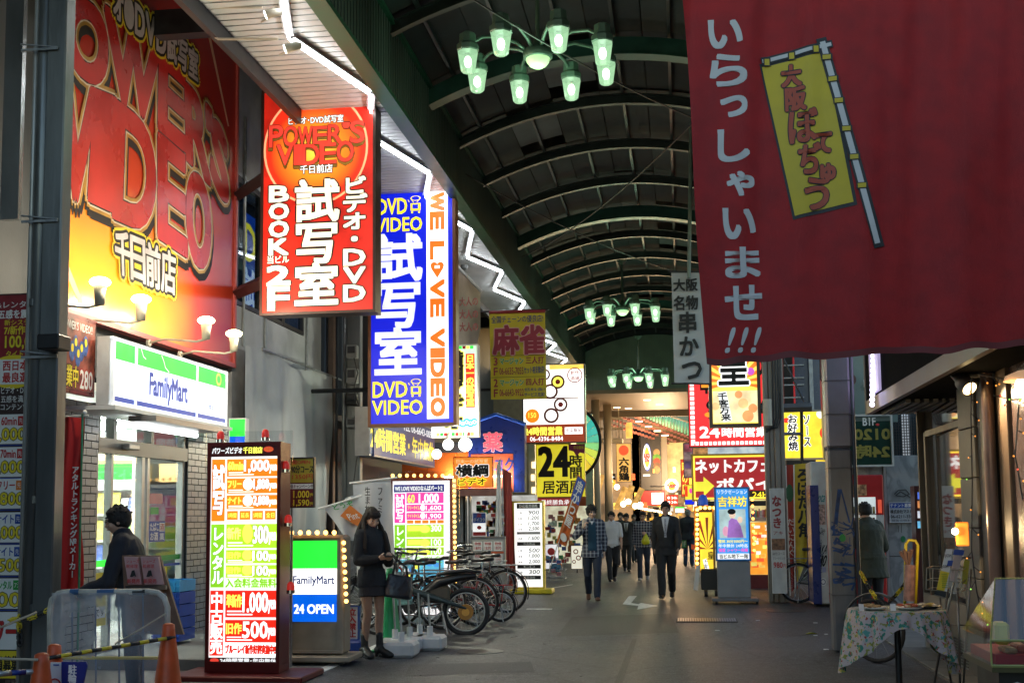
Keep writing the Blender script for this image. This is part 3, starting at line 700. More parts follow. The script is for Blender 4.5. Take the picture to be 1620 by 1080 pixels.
f = Face(st, (X-.008, 12.43, 2.2), (X-.008, 14.71, 2.2), (X-.008, 12.43, .15), (0,0,228,205))
f.rect(5,112,35,119,LG,1); f.rect(129,112,221,118,GP,1); f.rect(129,122,221,125,BP,1)
f.rect(6,125,34,180,YP,1); f.disc(20,142,9,10,INK,2); f.text('OK',14,137,26,147,YP,3,1); f.rect(8,160,32,172,WP,2); f.text('です',10,162,30,170,INK,3)
f.rect(135,72,178,96,BP,1); f.text('たばこ',137,74,160,83,WP,2,2); f.text('お酒',138,85,158,94,WP,2,2); f.rect(162,74,176,84,WP,2); f.text('酒',163,75,175,83,REDP,3); f.text('薬',163,86,175,94,WP,2,2)
f.disc(142,143,12,20,WP,1); f.text('NO',134,132,150,142,REDP,2); f.text('酒',136,145,149,156,REDP,2)
f.rect(160,125,186,168,YP,1); f.disc(173,140,8,9,INK,2); f.disc(173,140,5,6,YP,3); f.rect(164,155,183,163,WP,2)
f.rect(135,40,170,52,mt('print_pale_red',(.6,.2,.2),.5),1); f.rect(138,56,160,64,GP,1)
f.done()
MB().bbox(-6.04, -4.6, 12.2, 15.2, 0, .12, .01).build('step', conc, st)
m = MB(); m.add([(-4.6,12.2,.12),(-4.6,15.2,.12),(-3.95,15.2,.01),(-3.95,12.2,.01),(-4.6,12.2,0),(-4.6,15.2,0)],[(0,1,2,3),(0,3,4),(1,5,2),(0,4,5,1)])
m.build('ramp', mt('ramp_concrete', (.3,.3,.29), .6), st)
# fascia sign
fs = empty('store_sign', (-5.75, 13.1, 2.6), 0, 'long white lit store sign with green top stripe and blue lettering', 'sign')
MB().box(-5.66, -5.53, 11.62, 14.66, 2.62, 3.3).build('housing', mt('sign_housing', (.55,.56,.56), .5), fs)
lw = lit('sign_face_white', (.86,.93,1), 1.5, .04)
Ys = [11.66, 12.15, 13.72, 14.63]
m = MB(); m.box(-5.53, -5.5, 11.62, 14.66, 3.275, 3.3); m.box(-5.53, -5.5, 11.62, 14.66, 2.62, 2.645)
for y in Ys: m.box(-5.53, -5.495, y-.02, y+.02, 2.645, 3.275)
m.build('frame', lit('sign_frame_white', (.8,.85,.9), .5), fs)
sgr = lit('sign_green', (.02,.55,.06), 1.1); sbl = lit('sign_blue', (.0,.05,.36), .7)
for a, b in zip(Ys, Ys[1:]):
    MB().box(-5.528, -5.512, a+.02, b-.02, 2.645, 3.275).build('face_panel', lw, fs)
f = Face(fs, (-5.511, 11.66, 3.275), (-5.511, 14.63, 3.275), (-5.511, 11.66, 2.645), (0,0,297,63))
for a, b in ((2,47),(51,204),(208,295)): f.rect(a,1,b,19,sgr); f.rect(a,56,b,61,sbl)
f.text('FamilyMart', 82, 24, 180, 54, sbl, 2, 3, bw=.8, res=4)
f.line([(60,1),(66,9),(72,11)],1,LWd,2); f.line([(110,2),(116,8),(120,14),(130,18)],1.2,LWd,2); f.disc(272,10,9,8,lit('lime',(.4,.75,.1),1.1),2,r0=.55); f.text('難波三丁目', 243,42,278,49, sbl,2)
f.done()
MB().box(-5.6, -5.3, 12.2, 14.0, 2.5, 2.56).build('tube_reflector', alu, fs); MB().tube([(-5.6,12.25,2.47),(-5.6,13.95,2.47)], .028, 8).build('light_tube', lit('tube_cool', (.95,1,1), 5, 0), fs)
MB().box(-6.0, -5.45, 11.6, 14.7, 2.575, 2.615).build('soffit_board', whi, fs)
# little game poster left of the sign
gp = empty('poster_board', (-5.95, 11.5, 2.7), 0, 'dark red framed poster with yellow lettering left of the store sign', 'poster')
gA = atX(91, 560, -5.7).y; gB = atX(151, 560, -5.7).y; MB().box(-5.75, -5.702, gA, gB, 2.7, 3.46).build('board', mt('poster_dark', (.16,.02,.02), .3, 0, .5, 6), gp)
f = Face(gp, (-5.701,gA,3.46), (-5.701,gB,3.46), (-5.701,gA,2.7), (0,0,113,76))
f.rect(4,4,109,72, mt('poster_brown', (.25,.06,.04), .35, 0, .8, 9)); f.text("POWER'S VIDEO!!", 12,7,100,15, WP,2); f.text('営業中', 8,50,60,70, YP,2,2,ol=INK,ow=1.5); f.text('280', 66,52,104,70, WP,2,2,ol=REDP,ow=1.5)
for cx, cy in ((50,30),(68,34),(58,40),(40,36),(80,28)): f.disc(cx,cy,8,10, mt('poster_blue', (.05,.1,.3), .4, 0, .5, 20),2); f.disc(cx,cy-3,4,4, YP,3)
f.done()

SHIFT += [(st, -.66), (fs, -.58)]
# ---------------------------------------------------------------- red nobori flag by the pillar
def cloth(root, name, fn, mat, nu=14, nv=40): return MB().grid(fn, nu, nv).build(name, mat, root, smooth=True)
nb_ = empty('banner_flag', at(117, 1000, 10.7), 0, 'tall red pennant with white lettering on a green pole by the grey pillar', 'banner')
Yf = 10.7; A = at(90, 660, Yf); B = at(133, 660, Yf); C0 = at(88, 932, Yf); D0 = at(129, 930, Yf)
def fl(u, v):
    p = (A*(1-u)+B*u)*(1-v)+(C0*(1-u)+D0*u)*v
    return (p.x+.01*math.sin(v*9), p.y+.04*math.sin(u*9+v*5)*(1-.3*v), p.z)
cloth(nb_, 'flag_cloth', fl, mt('flag_red', (.6,.02,.02), .6, 0, .1, 4))
p1 = at(133, 655, Yf); p2 = at(126, 1010, Yf); p1.y -= .03; p2.y -= .03; MB().tube([p1, (p2.x, p2.y, 0)], .011, 8).build('pole', mt('pole_green', (.02,.2,.1), .4), nb_)
q1 = at(92, 659, Yf-.03); q2 = at(140, 657, Yf-.03); MB().tube([q1, q2], .008, 6).build('cross_bar', WP, nb_); MB().sphere(tuple(at(134, 652, Yf-.03)), .022).build('finial', WP, nb_, smooth=True)
f = FF(nb_, Yf-.06, 90, 655, 135, 930); 
for i, c in enumerate('アタルトランキングNo.1メーカー'.replace('No.1','№')): 
    yy = 738+i*12.6; f.vtext(c, 113-i*.1, yy, 124-i*.1, yy+12.2, WP, 1, 2, bw=.35)
f.text('ゲ', 92,830,100,850,WP,1,1); f.text('ム', 92,858,100,874,WP,1,1); f.done()

# ---------------------------------------------------------------- left edge: price boards, post, pipes
pbY = 9.9
pr = empty('price_wall', at(0, 1050, pbY), 0, 'column of white and red price boards with yellow numbers at the left edge', 'sign')
X0, X1, Z0, Z1 = ext(pbY, -60, 465, 44, 1075)
MB().box(X0, X1, pbY+.01, pbY+.12, Z0, Z1).build('board', mt('board_dark', (.05,.03,.03), .4), pr)
f = FF(pr, pbY, -60, 465, 44, 1075)
f.rect(-58,468,42,600, mt('print_dark_red', (.25,.02,.03), .4, 0, .2)); f.text('試写&レンタル',-40,478,48,489,WP,2,1); f.text('五感を震わす',-10,492,60,506,WP,2,2); f.text('新システム',0,508,50,517,YP,2,1); f.text('7/新作が',0,518,46,532,YP,2,2); f.text('100,0',2,534,42,556,YP,2,2,ol=INK,ow=1); f.text('タイトル',4,558,42,569,YP,2,1)
f.disc(16,592,40,27,YP,1.5); f.rect(-20,572,40,612,WP,2); f.text('西日本',0,574,40,590,REDP,3,2); f.text('最良選',0,593,40,609,REDP,3,2)
f.text('ビデオ・DVD',-2,616,44,627,WP,2,1); f.text('五感を満足',-2,630,42,641,WP,2,1); f.text('コンテンツ',-2,644,40,653,WP,2,1)
rows = [(660,'60min','1,000'),(712,'70min','1,000'),(762,'フリー','1,800'),(815,'ナイト','2,000'),(866,'ナイト','1,500'),(918,'レンタル','100')]
for i, (y, a, b) in enumerate(rows):
    f.rect(-60,y,42,y+47,WP,1); f.rect(-60,y+48.5,42,y+50,BP,1)
    f.rect(26,y+3,41,y+18,(REDP,REDP,mt('print_orange',(.7,.2,.03),.5),BP,BP,GP)[i],2); f.text(a,-4 if i>1 else 0,y+4,24,y+17,(REDP,REDP,REDP,BP,BP,GP)[i],2,2); f.text('7泊' if i==5 else '先着',28,y+6,40,y+15,WP,3,0)
    f.text(b,-12,y+22,38,y+44,YP,2.6,2,ol=INK,ow=1.6)
f.rect(-60,970,42,1028,WP,1); f.text('パワー',-30,980,36,1020,REDP,2,2,ol=INK,ow=1.5); f.rect(-60,1030,42,1072,YP,1); f.text('会員募集',-10,1038,38,1062,INK,2,2); f.done()
ob = empty('sign_box', at(2, 340, 10.6), 0, 'dark sign box with a glowing orange face at the far left edge', 'sign')
X0, X1, Z0, Z1 = ext(10.6, -60, 168, 9, 344); MB().box(X0, X1, 10.62, 10.9, Z0, Z1).build('face_panel', lit('orange_face', (1,.22,.01), .9, .3), ob); m = MB(); frame(m, X0-.02, X1+.02, Z0-.02, Z1+.02, 10.6, 10.92, .02); m.build('frame', BLACK, ob)
X0, X1, Z0, Z1 = ext(10.4, -60, 345, 30, 462); tag(MB().bbox(X0, X1, 10.4, 10.8, Z0, Z1, .02).build('junction_box', BLACK), 'black metal box between the orange sign and the price boards', 'box')
tag(MB().box(-8, -6.15, 10.4, 10.5, 0, 8).build('corner_wall', walld), 'dark building corner wall behind the left post', 'wall')
# the post
PY = 9.2
def vpost(name, label, x0, x1, Y, mat, r=None, z1=9, grp='posts and pipes at the left', cat='post', d=.16, parent=None):
    a = at(x0, 560, Y); b = at(x1, 560, Y)
    if r: o = MB().tube([((a.x+b.x)/2, Y, 0), ((a.x+b.x)/2, Y, z1)], (b.x-a.x)/2, 16).build(name, mat, parent, smooth=True)
    else: o = MB().bbox(a.x, b.x, Y-d/2, Y+d/2, 0, z1, .012).build(name, mat, parent)
    if parent is None: tag(o, label, cat)
    return o
postm = mt('post_grey_steel', (.17,.18,.18), .35, .55, .3, 3, .12, 30, stretch=(1,1,.25))
po = vpost('square_post', 'square grey steel post at the left with two steel straps', 69, 99, PY, postm)
vpost('thick_pipe', 'thick grey drain pipe strapped in front of the left post', 48, 69, PY-.02, postm, r=1, cat='pipe')
vpost('thin_pipe', 'thin pale conduit at the left side of the thick pipe', 40, 47, PY-.03, mt('conduit_pale', (.4,.4,.38), .35, .3), r=1, cat='pipe')
for y in (82, 350, 562): 
    a = at(44, y, PY); b = at(101, y, PY); m = MB(); m.tube([(a.x, PY-.11, a.z+.02),(b.x, PY-.1, a.z-.02)], .008, 6); m.box(a.x, b.x, PY-.105, PY-.095, a.z-.04, a.z-.02); m.build('strap', STEEL, po)
for y in (480, 640, 790, 960):
    a = at(59, y, PY); tag(MB().tube([(a.x,PY-.02,a.z-.03),(a.x,PY-.02,a.z+.03)], .056, 16).build('pipe_collar', postm, bpy.data.objects['thick_pipe']))
shx0 = at(14, 200, 9.8).x; shx1 = at(42, 200, 9.8).x
tag(MB().box(shx0, shx1, 9.7, 9.76, 4.15, 9).build('steel_cladding', mt('mirror_steel', (.35,.37,.38), .22, .9, .35, 2.2, .3, 5, stretch=(1,1,.4))), 'strip of shiny stainless cladding above the price boards', 'cladding')
bk = at(96, 545, PY-.1); tag(MB().bbox(bk.x-.1, bk.x+.09, PY-.3, PY-.1, bk.z-.06, bk.z+.06, .01, ).build('post_lamp', BLACK), 'small black wedge spotlight on the left post', 'lamp')

# yellow and black chain, ropes, barrier, cones
def chain(a, b, sag, n, mats, label, r=.007):
    e = empty('plastic_chain', a, 0, label, 'chain'); a = Vector(a); b = Vector(b)
    L = [MB(), MB()]
    for i in range(n):
        t = (i+.5)/n; p = a.lerp(b, t)+Vector((0,0,-sag*4*t*(1-t))); t2 = t+.01; q = a.lerp(b, t2)+Vector((0,0,-sag*4*t2*(1-t2))); d = (q-p).normalized()
        M = Matrix.Translation(p) @ d.to_track_quat('X', 'Z').to_matrix().to_4x4() @ Matrix.Rotation((i%2)*1.4, 4, 'X') @ Matrix.Diagonal((1.5,1,1,1))
        L[(i//5)%2].ring((0,0,0), .019, r, 10, 5, 'z', M)
    for k, nm in enumerate(('yellow_links','black_links')): L[k].build(nm, mats[k], e, smooth=True)
    return e
ply = mt('plastic_yellow', (.65,.5,.02), .45, 0, .2); plk = mt('plastic_black', (.02,.02,.02), .5)
chain(at(18, 980, 8.9), at(76, 965, 9.0), .02, 22, (ply, plk), 'yellow and black plastic chain tied round the left post')
chain(at(30, 975, 9.06), at(31, 1018, 9.06), 0, 10, (ply, plk), 'hanging end of yellow chain in front of the thick pipe')
rope = mt('rope_beige', (.45,.38,.28), .8)
tag(MB().tube([at(-20,1000,8.6), at(10,988,8.6), at(58,968,8.8)], .009, 6).build('rope', rope), 'beige rope from the left edge to the post', 'rope')
BY = 8.3
br = empty('barrier', at(170, 1080, BY), 0, 'tubular steel barrier wrapped in torn translucent plastic sheet in front of the store', 'barrier')
pts = [at(a, b, BY) for a, b in ((79,1130),(79,965),(82,948),(92,938),(108,936),(235,935),(250,937),(260,945),(265,960),(265,1130))]
seg = MB().tube(pts, .021, 10).build('frame_tube', mt('barrier_white', (.5,.47,.4), .5, 0, .3, 10), br, smooth=True)
for i, (a, b, mm) in enumerate(((112,126,'b'),(155,182,'b'),(211,231,'k'))):
    MB().tube([at(a, 936, BY), at(b, 935.5, BY)], .0225, 10).build('colour_band', mt('band_blue', (.05,.12,.25), .5) if mm == 'b' else plk, br)
MB().tube([at(79,1040,BY), at(265,1040,BY)], .012, 8).build('lower_tube', ply, br)
for x in (114, 151, 188, 226): MB().tube([at(x, 940, BY), at(x+1, 1130, BY)], .007, 6).build('upright_bar', mt('bar_blue_grey', (.1,.13,.2), .5), br)
def sheet(u, v):
    p = at(82+181*u, 937+195*v, BY-.03); return (p.x, p.y-.015*noise.noise(Vector((u*7, v*6, 0)))-.012*math.sin(u*22+v*4), p.z)
def plastic():
    m = bpy.data.materials.new('plastic_sheet'); m.use_nodes = True; t = m.node_tree; N = t.nodes; L = t.links; b = N['Principled BSDF']
    b.inputs['Base Color'].default_value = (.62,.64,.68,1); b.inputs['Roughness'].default_value = .3
    tc = N.new('ShaderNodeTexCoord'); nz = N.new('ShaderNodeTexNoise'); nz.inputs['Scale'].default_value = 3; nz.inputs['Detail'].default_value = 8; L.new(tc.outputs['Object'], nz.inputs['Vector'])
    r = N.new('ShaderNodeMapRange'); r.inputs[1].default_value = .3; r.inputs[2].default_value = .75; r.inputs[3].default_value = .12; r.inputs[4].default_value = .5; L.new(nz.outputs[0], r.inputs[0]); L.new(r.outputs[0], b.inputs['Alpha'])
    bm = N.new('ShaderNodeBump'); bm.inputs['Strength'].default_value = .6; L.new(nz.outputs[0], bm.inputs['Height']); L.new(bm.outputs[0], b.inputs['Normal']); return m
MB().grid(sheet, 50, 40).build('plastic_wrap', plastic(), br, smooth=True)
conem = mt('cone_orange', (.62,.09,.02), .45, 0, .2, 8); 
def cone(px, py, Y, label, h=None, mat=None):
    P = at(px, py, Y); h = P.z; e = empty('traffic_cone', (P.x, Y, 0), 0, label, 'traffic cone', 'traffic cones on the pavement')
    MB().bbox(P.x-.18, P.x+.18, Y-.18, Y+.18, 0, .03, .008).build('base', mat or conem, e)
    MB().lathe([(.14,.03),(.135,.05),(.045,h-.06),(.04,h-.01),(.02,h),(0,h)], 24, Matrix.Translation((P.x, Y, 0))).build('cone_body', mat or conem, e, smooth=True); return e
cone(267, 985, 8.05, 'orange traffic cone at the right end of the wrapped barrier'); cone(86, 1018, 7.2, 'orange traffic cone farther back of the two at the left')
cone(66, 1032, 6.7, 'orange traffic cone nearest the lower left corner, ringed by a rope')
def striped(name, a, b, r, n, cols, label):
    e = empty(name, a, 0, label, 'pole'); a = Vector(a); b = Vector(b)
    for i in range(n): MB().tube([a.lerp(b, i/n), a.lerp(b, (i+1)/n)], r, 10, cap=True).build('stripe', cols[i%2], e, smooth=True)
    return e
striped('cone_bar', at(78,1040,7.1), at(276,1007,8.05), .013, 13, (plk, ply), 'yellow and black striped bar between two traffic cones')
striped('cone_bar', at(-30,1067,6.4), at(62,1061,6.7), .016, 4, (mt('bar_navy', (.01,.03,.2), .4), mt('bar_silver', (.4,.4,.4), .3, .5)), 'blue and silver bar at the lower left corner')
tag(MB().tube([at(-20,1040,6.6), at(20,1042,6.6), at(60,1043,6.64)], .008, 6).build('rope', rope), 'beige rope low at the left, tied to the nearest cone', 'rope')
tag(MB().tube([at(182,1018,7.8), at(230,990,8.0), at(262,970,8.2)], .006, 6).build('rope', rope), 'thin rope slung from the barrier corner to the striped bar', 'rope')
sg_ = empty('parking_sign', at(115, 1075, 6.9), 0, 'blue no bicycle parking board hung between the left cones', 'sign')
pp = [at(a, b, 6.9) for a, b in ((97,1046),(136,1046),(138,1052),(125,1110),(97,1110))]
MB().add([tuple(p) for p in pp]+[(p.x,p.y+.01,p.z) for p in pp], [(4,3,2,1,0),(5,6,7,8,9)]+[(i,(i+1)%5,(i+1)%5+5,i+5) for i in range(5)]).build('board', mt('sign_navy', (.01,.025,.2), .4), sg_)
f = FF(sg_, 6.9, 97, 1046, 138, 1110); f.vtext('駐輪禁止', 108,1051,121,1108, WP,1,2); f.done()
pq = empty('notice_board', at(87, 1075, 6.95), 0, 'white notice with a red circle hung on the back left cone', 'sign'); X0, X1, Z0, Z1 = ext(6.95, 79, 1047, 96, 1110); MB().box(X0, X1, 6.95, 6.96, Z0, Z1).build('board', WP, pq)
f = FF(pq, 6.949, 79, 1047, 96, 1110); f.disc(87,1082,10,10,REDP,1,r0=.75); f.rect(84,1050,93,1052,BP); f.done()

# A-board with two leaflets
AY = 9.2; ab = empty('leaflet_board', at(235, 1010, AY), 0, 'brown wooden board with two pink shoe leaflets behind the barrier', 'board')
def slantbox(c, y0, y1, mat, name): # c four pixel corners tl tr br bl
    P = [at(a, b, y0 if i < 2 else y1) for i, (a, b) in enumerate(c)]
    m = MB(); m.add([tuple(p) for p in P]+[(p.x, p.y+.03, p.z) for p in P], [(3,2,1,0),(4,5,6,7)]+[(i,(i+1)%4,(i+1)%4+4,i+4) for i in range(4)]); return m.build(name, mat, ab)
slantbox([(193,878),(252,878),(290,1003),(200,1003)], AY+.25, AY, mt('wood_brown', (.16,.075,.04), .5, 0, .3, 8), 'back_board')
lf = mt('leaflet_pink', (.5,.27,.25), .5)
for i, (c) in enumerate(([(196,880),(218,881),(224,924),(203,924)], [(222,880),(250,880),(258,924),(229,924)])): slantbox(c, AY+.2, AY+.12, lf, 'leaflet')
f = FF(ab, AY+.09, 193, 878, 260, 925); 
for x in (200, 226): f.text('シューズ', x,884,x+20,890,REDP,1,1); f.text('靴修理', x,892,x+18,898,REDP,1,1); f.poly([(x+6,912),(x+9,902),(x+13,901),(x+16,912),(x+13,910),(x+10,912)],INK,1); f.text('新発売', x+2,915,x+22,922,REDP,1,2)
f.done()
slantbox([(198,926),(262,925),(262,932),(200,934)], AY+.08, AY+.04, DARK, 'shelf')

# blue crates
for i in range(5):
    a = at(272, 0, 12.9).x; b = at(303, 0, 12.9).x; z0 = at(0, 988-i*17.5, 12.9).z; z0 = .16+i*.135
    e = empty('plastic_crate', ((a+b)/2-.0, 13.0, z0), 0, ['dark blue crate at the bottom of the stack by the store','dark blue crate, second from the bottom of the stack','dark blue crate in the middle of the stack','dark blue crate just under the light blue one','light blue crate on top of the stack beside the store'][i], 'crate', 'crates stacked beside the store')
    mm = mt('crate_blue', (.01,.06,.38), .4) if i < 4 else mt('crate_light', (.03,.3,.62), .4); m = MB(); x0, x1 = a-.03+(0 if i<4 else -.02), b+.03
    m.box(x0,x1,12.75,13.2,z0,z0+.02); m.box(x0,x1,12.75,12.77,z0+.02,z0+.125); m.box(x0,x1,13.18,13.2,z0+.02,z0+.125); m.box(x0,x0+.02,12.77,13.18,z0+.02,z0+.125); m.box(x1-.02,x1,12.77,13.18,z0+.02,z0+.125)
    m.box(x0-.01,x1+.01,12.74,12.75,z0+.105,z0+.127); m.box(x0-.01,x1+.01,12.74,12.75,z0+.05,z0+.065)
    for k in range(4): m.box(x0+(x1-x0)*k/4+.02, x0+(x1-x0)*k/4+.035, 12.74,12.75,z0+.004,z0+.105)
    m.build('crate_shell', mm, e)
    MB().box((x0+x1)/2-.05,(x0+x1)/2+.05,12.735,12.742,z0+.07,z0+.1).build('hand_hole', BLACK, e)

# ================================================================ LIT SIGNS (left, hanging)
def arm(e, a, b, r=.035, mat=DARK, name='bracket_arm'): a = Vector(a); b = Vector(b); MB().tube([a, b], r, 4, up=(0,0,1)).build(name, mat, e)
# red 2F sign
Y2 = 14.4
r, f = lightbox('hanging_sign', 'tall red lit video booth sign reading 2F, hung over the pavement', 'sign', Y2, 412, 138, 594, 496, .3, mt('sign_brown_case', (.05,.025,.02), .35, .3), lit('red_face', (.72,.022,.01), .45, .3), .035)
for z in (at(415,272,Y2).z, at(415,440,Y2).z): arm(r, (f.p0.x+.02, Y2+.17, z), (-5.97, 15.6, z+.06), .09)
y_ = 242; GLW = lit('disc_glow', (1,.35,.03), 1.3, .2)
lo1 = lit('print_l_orange', (1,.28,.02), 1.15, .1)
f.disc(499,235,83,90,lit('print_l_peach', (1,.4,.2),1.1),1, n=48, r0=.96)
def radial():
    m = bpy.data.materials.new('radial_print'); m.use_nodes = True; t = m.node_tree; N = t.nodes; L = t.links; b = N['Principled BSDF']
    tc = N.new('ShaderNodeTexCoord'); v = N.new('ShaderNodeVectorMath'); v.operation = 'DISTANCE'; c = f.pt(499, 240, .003); v.inputs[1].default_value = c; L.new(tc.outputs['Object'], v.inputs[0])
    rp = N.new('ShaderNodeValToRGB'); L.new(v.outputs['Value'], rp.inputs[0]); e = rp.color_ramp.elements; e[0].position = 0; e[0].color = (1,.75,.08,1); e[1].position = .6; e[1].color = (.75,.03,.01,1); q = rp.color_ramp.elements.new(.3); q.color = (1,.3,.02,1)
    L.new(rp.outputs[0], b.inputs['Base Color']); L.new(rp.outputs[0], b.inputs['Emission Color']); b.inputs['Emission Strength'].default_value = .34; b.inputs['Roughness'].default_value = .3; return m
f.disc(499,235,79,86,radial(),1, n=48)
lrd = lit('letter_red', (.75,.05,.03), 1.0, .2)
dk = mt('letter_edge_dark', (.02,.008,.004), .5, var=0)
def arc(s, x0, x1, ym, h0, h1, bend):
    n = len(s); wsum = [(.5 if c in "'I" else 1) for c in s]; tot = sum(wsum); x = x0
    for c, q in zip(s, wsum):
        wd = (x1-x0)*q/tot; u = ((x+wd/2)-(x0+x1)/2)/((x1-x0)/2); h = h0+(h1-h0)*abs(u); yc = ym+bend*u*u
        if c == "'": f.text(c, x+1, yc-h/2, x+wd-1, yc-h/4, lrd, 4, 3, bw=1, ol=dk, ow=2.4)
        elif c != ' ':
            f.text(c, x+.5, yc-h/2+2, x+wd-.5, yc+h/2+5, GOLD, 2.5, 3, bw=1.1, ol=dk, ow=1.8)
            f.text(c, x+.8, yc-h/2, x+wd-.8, yc+h/2, lrd, 4, 3, bw=.7, ol=dk, ow=1.4, res=4)
        x += wd
arc("POWER'S", 424, 577, 215, 26, 36, -3); arc('VIDEO', 437, 560, 245, 32, 32, -3)
f.text('ビデオ･DVD試写室', 456,184,543,196, LWd,4,2,ol=INK,ow=1.2); f.text('千日前店', 475,262,526,275, LWd,4,2,ol=INK,ow=1.5)
cr = lit('print_l_cream', (1,.88,.7), .95)
f.vtext('BOOK', 424,291,459,403, cr,3,3,bw=1.3,ol=dk,ow=3.2); f.text('当ビル', 424,403,458,415, cr,3,2,ol=dk,ow=1.4)
f.text('2', 424,420,459,448, cr,3,3,bw=1.8,ol=dk,ow=4); f.text('F', 426,453,458,487, cr,3,3,bw=1.8,ol=dk,ow=4)
f.vtext('試写室', 467,287,536,485, cr,3,3,bw=1.9,ol=dk,ow=4.4)
f.vtext('ビデオ･DVD'.replace('･','・'), 542,284,580,480, cr,3,3,bw=1.2,ol=dk,ow=3.1)
f.done()
# blue sign
Y3 = 18.5
r, f = lightbox('hanging_sign', 'tall blue and white lit DVD video sign with orange lettering down its right edge', 'sign', Y3, 582, 291, 721, 674, .28, mt('sign_orange_case', (.28,.09,.03), .4), lit('blue_face', (.003,.012,.6), 1.15, .05), .05)
f.rect(675,303,709,663,LW,1)
f.text('DVD', 597,313,644,338, LY,2,3); f.text('VIDEO', 595,344,668,366, LY,2,3); f.text('DVD', 590,604,644,628, LY,2,3); f.text('VIDEO', 589,633,668,655, LY,2,3)
for y in (312, 602):
    f.rect(650,y+10,666,y+22,LY,2); f.rect(653,y+12,662,y+19,LB,3); f.line([(648,y+8),(646,y+4)],1,LY,2); f.line([(655,y+9),(650,y+2)],1,LY,2); f.line([(660,y+9),(666,y+1)],1,LY,2); f.disc(658,y+2,8,4,LY,2,r0=.8); f.rect(651,y+23,654,y+26,LY,2); f.rect(662,y+23,665,y+26,LY,2)
f.vtext('試写室', 592,372,667,596, LWd,2,3,bw=2.2)
oc = lit('print_l_redorange', (1,.16,.01), 1.2)
def rot(s, y0, y1, h=True):     # latin letters turned a quarter, reading down
    n = sum(.55 if c in ' I' else 1 for c in s); ch = (y1-y0)/n; y = y0
    for c in s:
        q = ch*(.55 if c in ' I' else 1)
        if c == '*':
            f.disc(687,y+q*.3,5.5,5.5,oc,2); f.disc(697,y+q*.3,5.5,5.5,oc,2); f.poly([(682,y+q*.42),(692,y+q*.95),(702,y+q*.42)],oc,2); f.rect(688,y+q*.3,696,y+q*.45,LW,3)
        elif c != ' ':
            yy = y; f.text(c,0,0,1,1,oc,2,3,bw=1.6,warp=lambda u, v, yy=yy, q=q: (702-(v)*20, yy+2+u*(q-4)), res=4)
        y += q
rot('WE L*VE VIDEO', 306, 660)
f.done(); arm(r, (f.p0.x, Y3+.1, at(0,340,Y3).z), (-6.0, Y3+.1, at(0,340,Y3).z)); arm(r, (f.p0.x, Y3+.1, at(0,630,Y3).z), (-6.0, Y3+.1, at(0,630,Y3).z))
# oblique yellow-on-blue fascia sign
X = -5.0; a = atX(585, 700, X); b = atX(688, 700, X)
r = empty('fascia_sign', (X, (a.y+b.y)/2, 2.5), 0, 'long dark blue fascia sign with yellow 24 hour lettering below the blue video sign', 'sign')
MB().box(X-.25, X-.01, a.y, b.y, 2.5, 3.3).build('housing', mt('steel_case', (.3,.3,.3), .4, .5), r); MB().box(X-.01, X, a.y+.03, b.y-.03, 2.53, 3.27).build('face_panel', lit('deep_blue_face', (.005,.03,.12), .6), r)
f = Face(r, (X, a.y, 3.3), (X, b.y, 3.3), (X, a.y, 2.5), (0,0,(b.y-a.y)*100,80)); Wd = (b.y-a.y)*100
f.text('24時間営業・年中無休', 4,30,Wd-12,68,lit('dim_yellow',(.95,.75,.05),.9),1,2); f.text('TEL 06-6643-0099', Wd*.45,8,Wd-15,22,LWd,1,1); f.done()
MB().sphere((X+.14, b.y-.5, 2.75), (.1,.1,.1)).build('spot_bulb', lit('spot_white', (1,1,.85), 6, 0), r)
Yb = at(0,0,19.2).y; X0, X1, Z0, Z1 = ext(19.2, 566, 650, 592, 722); 
r = empty('arrow_sign', ((X0+X1)/2, 19.2, Z0), 0, 'blue plate with an arrow on the left end of the fascia sign', 'sign'); MB().box(X0, X1, 19.2, 19.24, Z0, Z1).build('plate', mt('plate_blue', (.02,.06,.25), .3), r)
f = FF(r, 19.2, 566,650,592,722); f.poly([(570,690),(580,678),(580,685),(588,685),(588,695),(580,695),(580,702)],mt('arrow_pale',(.12,.2,.4),.4)); f.done()
# pipes and meter boxes
for i, (x0, x1, Y, z, lab, rr) in enumerate(((514,519,20.0,6.3,'thin dark down pipe leftmost in the bundle',1),(520,530,20.1,6.3,'brown square tube beside the thin down pipe',0),(541,547,19.6,6.3,'pale grey round pipe in front of the utility post',1),(548,572,19.8,6.3,'square grey utility post carrying the meter boxes',0),(531,535,20.0,6.3,'thin black pipe left of the utility post',1))):
    vpost('pipe' if rr else 'utility_post', lab, x0, x1, Y, (DARK, mt('tube_brown', (.1,.06,.045), .5), postm, postm, DARK)[i], r=rr, z1=z, cat='pipe' if rr else 'post')
for y0, y1, lab in ((545,566,'upper grey meter box on the utility post'),(582,606,'middle grey meter box on the utility post'),(622,640,'lower dark meter box on the utility post'),(660,676,'small grey junction box low on the utility post')):
    X0, X1, Z0, Z1 = ext(19.55, 547, y0, 564, y1); e = empty('meter_box', ((X0+X1)/2, 19.6, Z0), 0, lab, 'meter box', 'meter boxes on the utility post'); MB().bbox(X0, X1, 19.55, 19.7, Z0, Z1, .012).build('case', GREY if y0 != 622 else BLACK, e); MB().bbox(X0+.03, X1-.03, 19.535, 19.55, (Z0+Z1)/2-.03, Z1-.03, .004).build('cover', DARK, e)
tag(MB().tube([at(x, y, 19.5) for x, y in ((560,566),(566,590),(560,615),(567,640),(561,660),(568,700),(560,760))], .011, 6).build('cable', plk), 'black cable looping between the meter boxes', 'cable')
MBx = MB().box(-6.02,-5.99,20.6,24.4,0,2.5); tag(MBx.build('shop_wall', walld), 'dark lower wall under the oblique fascia sign', 'wall')
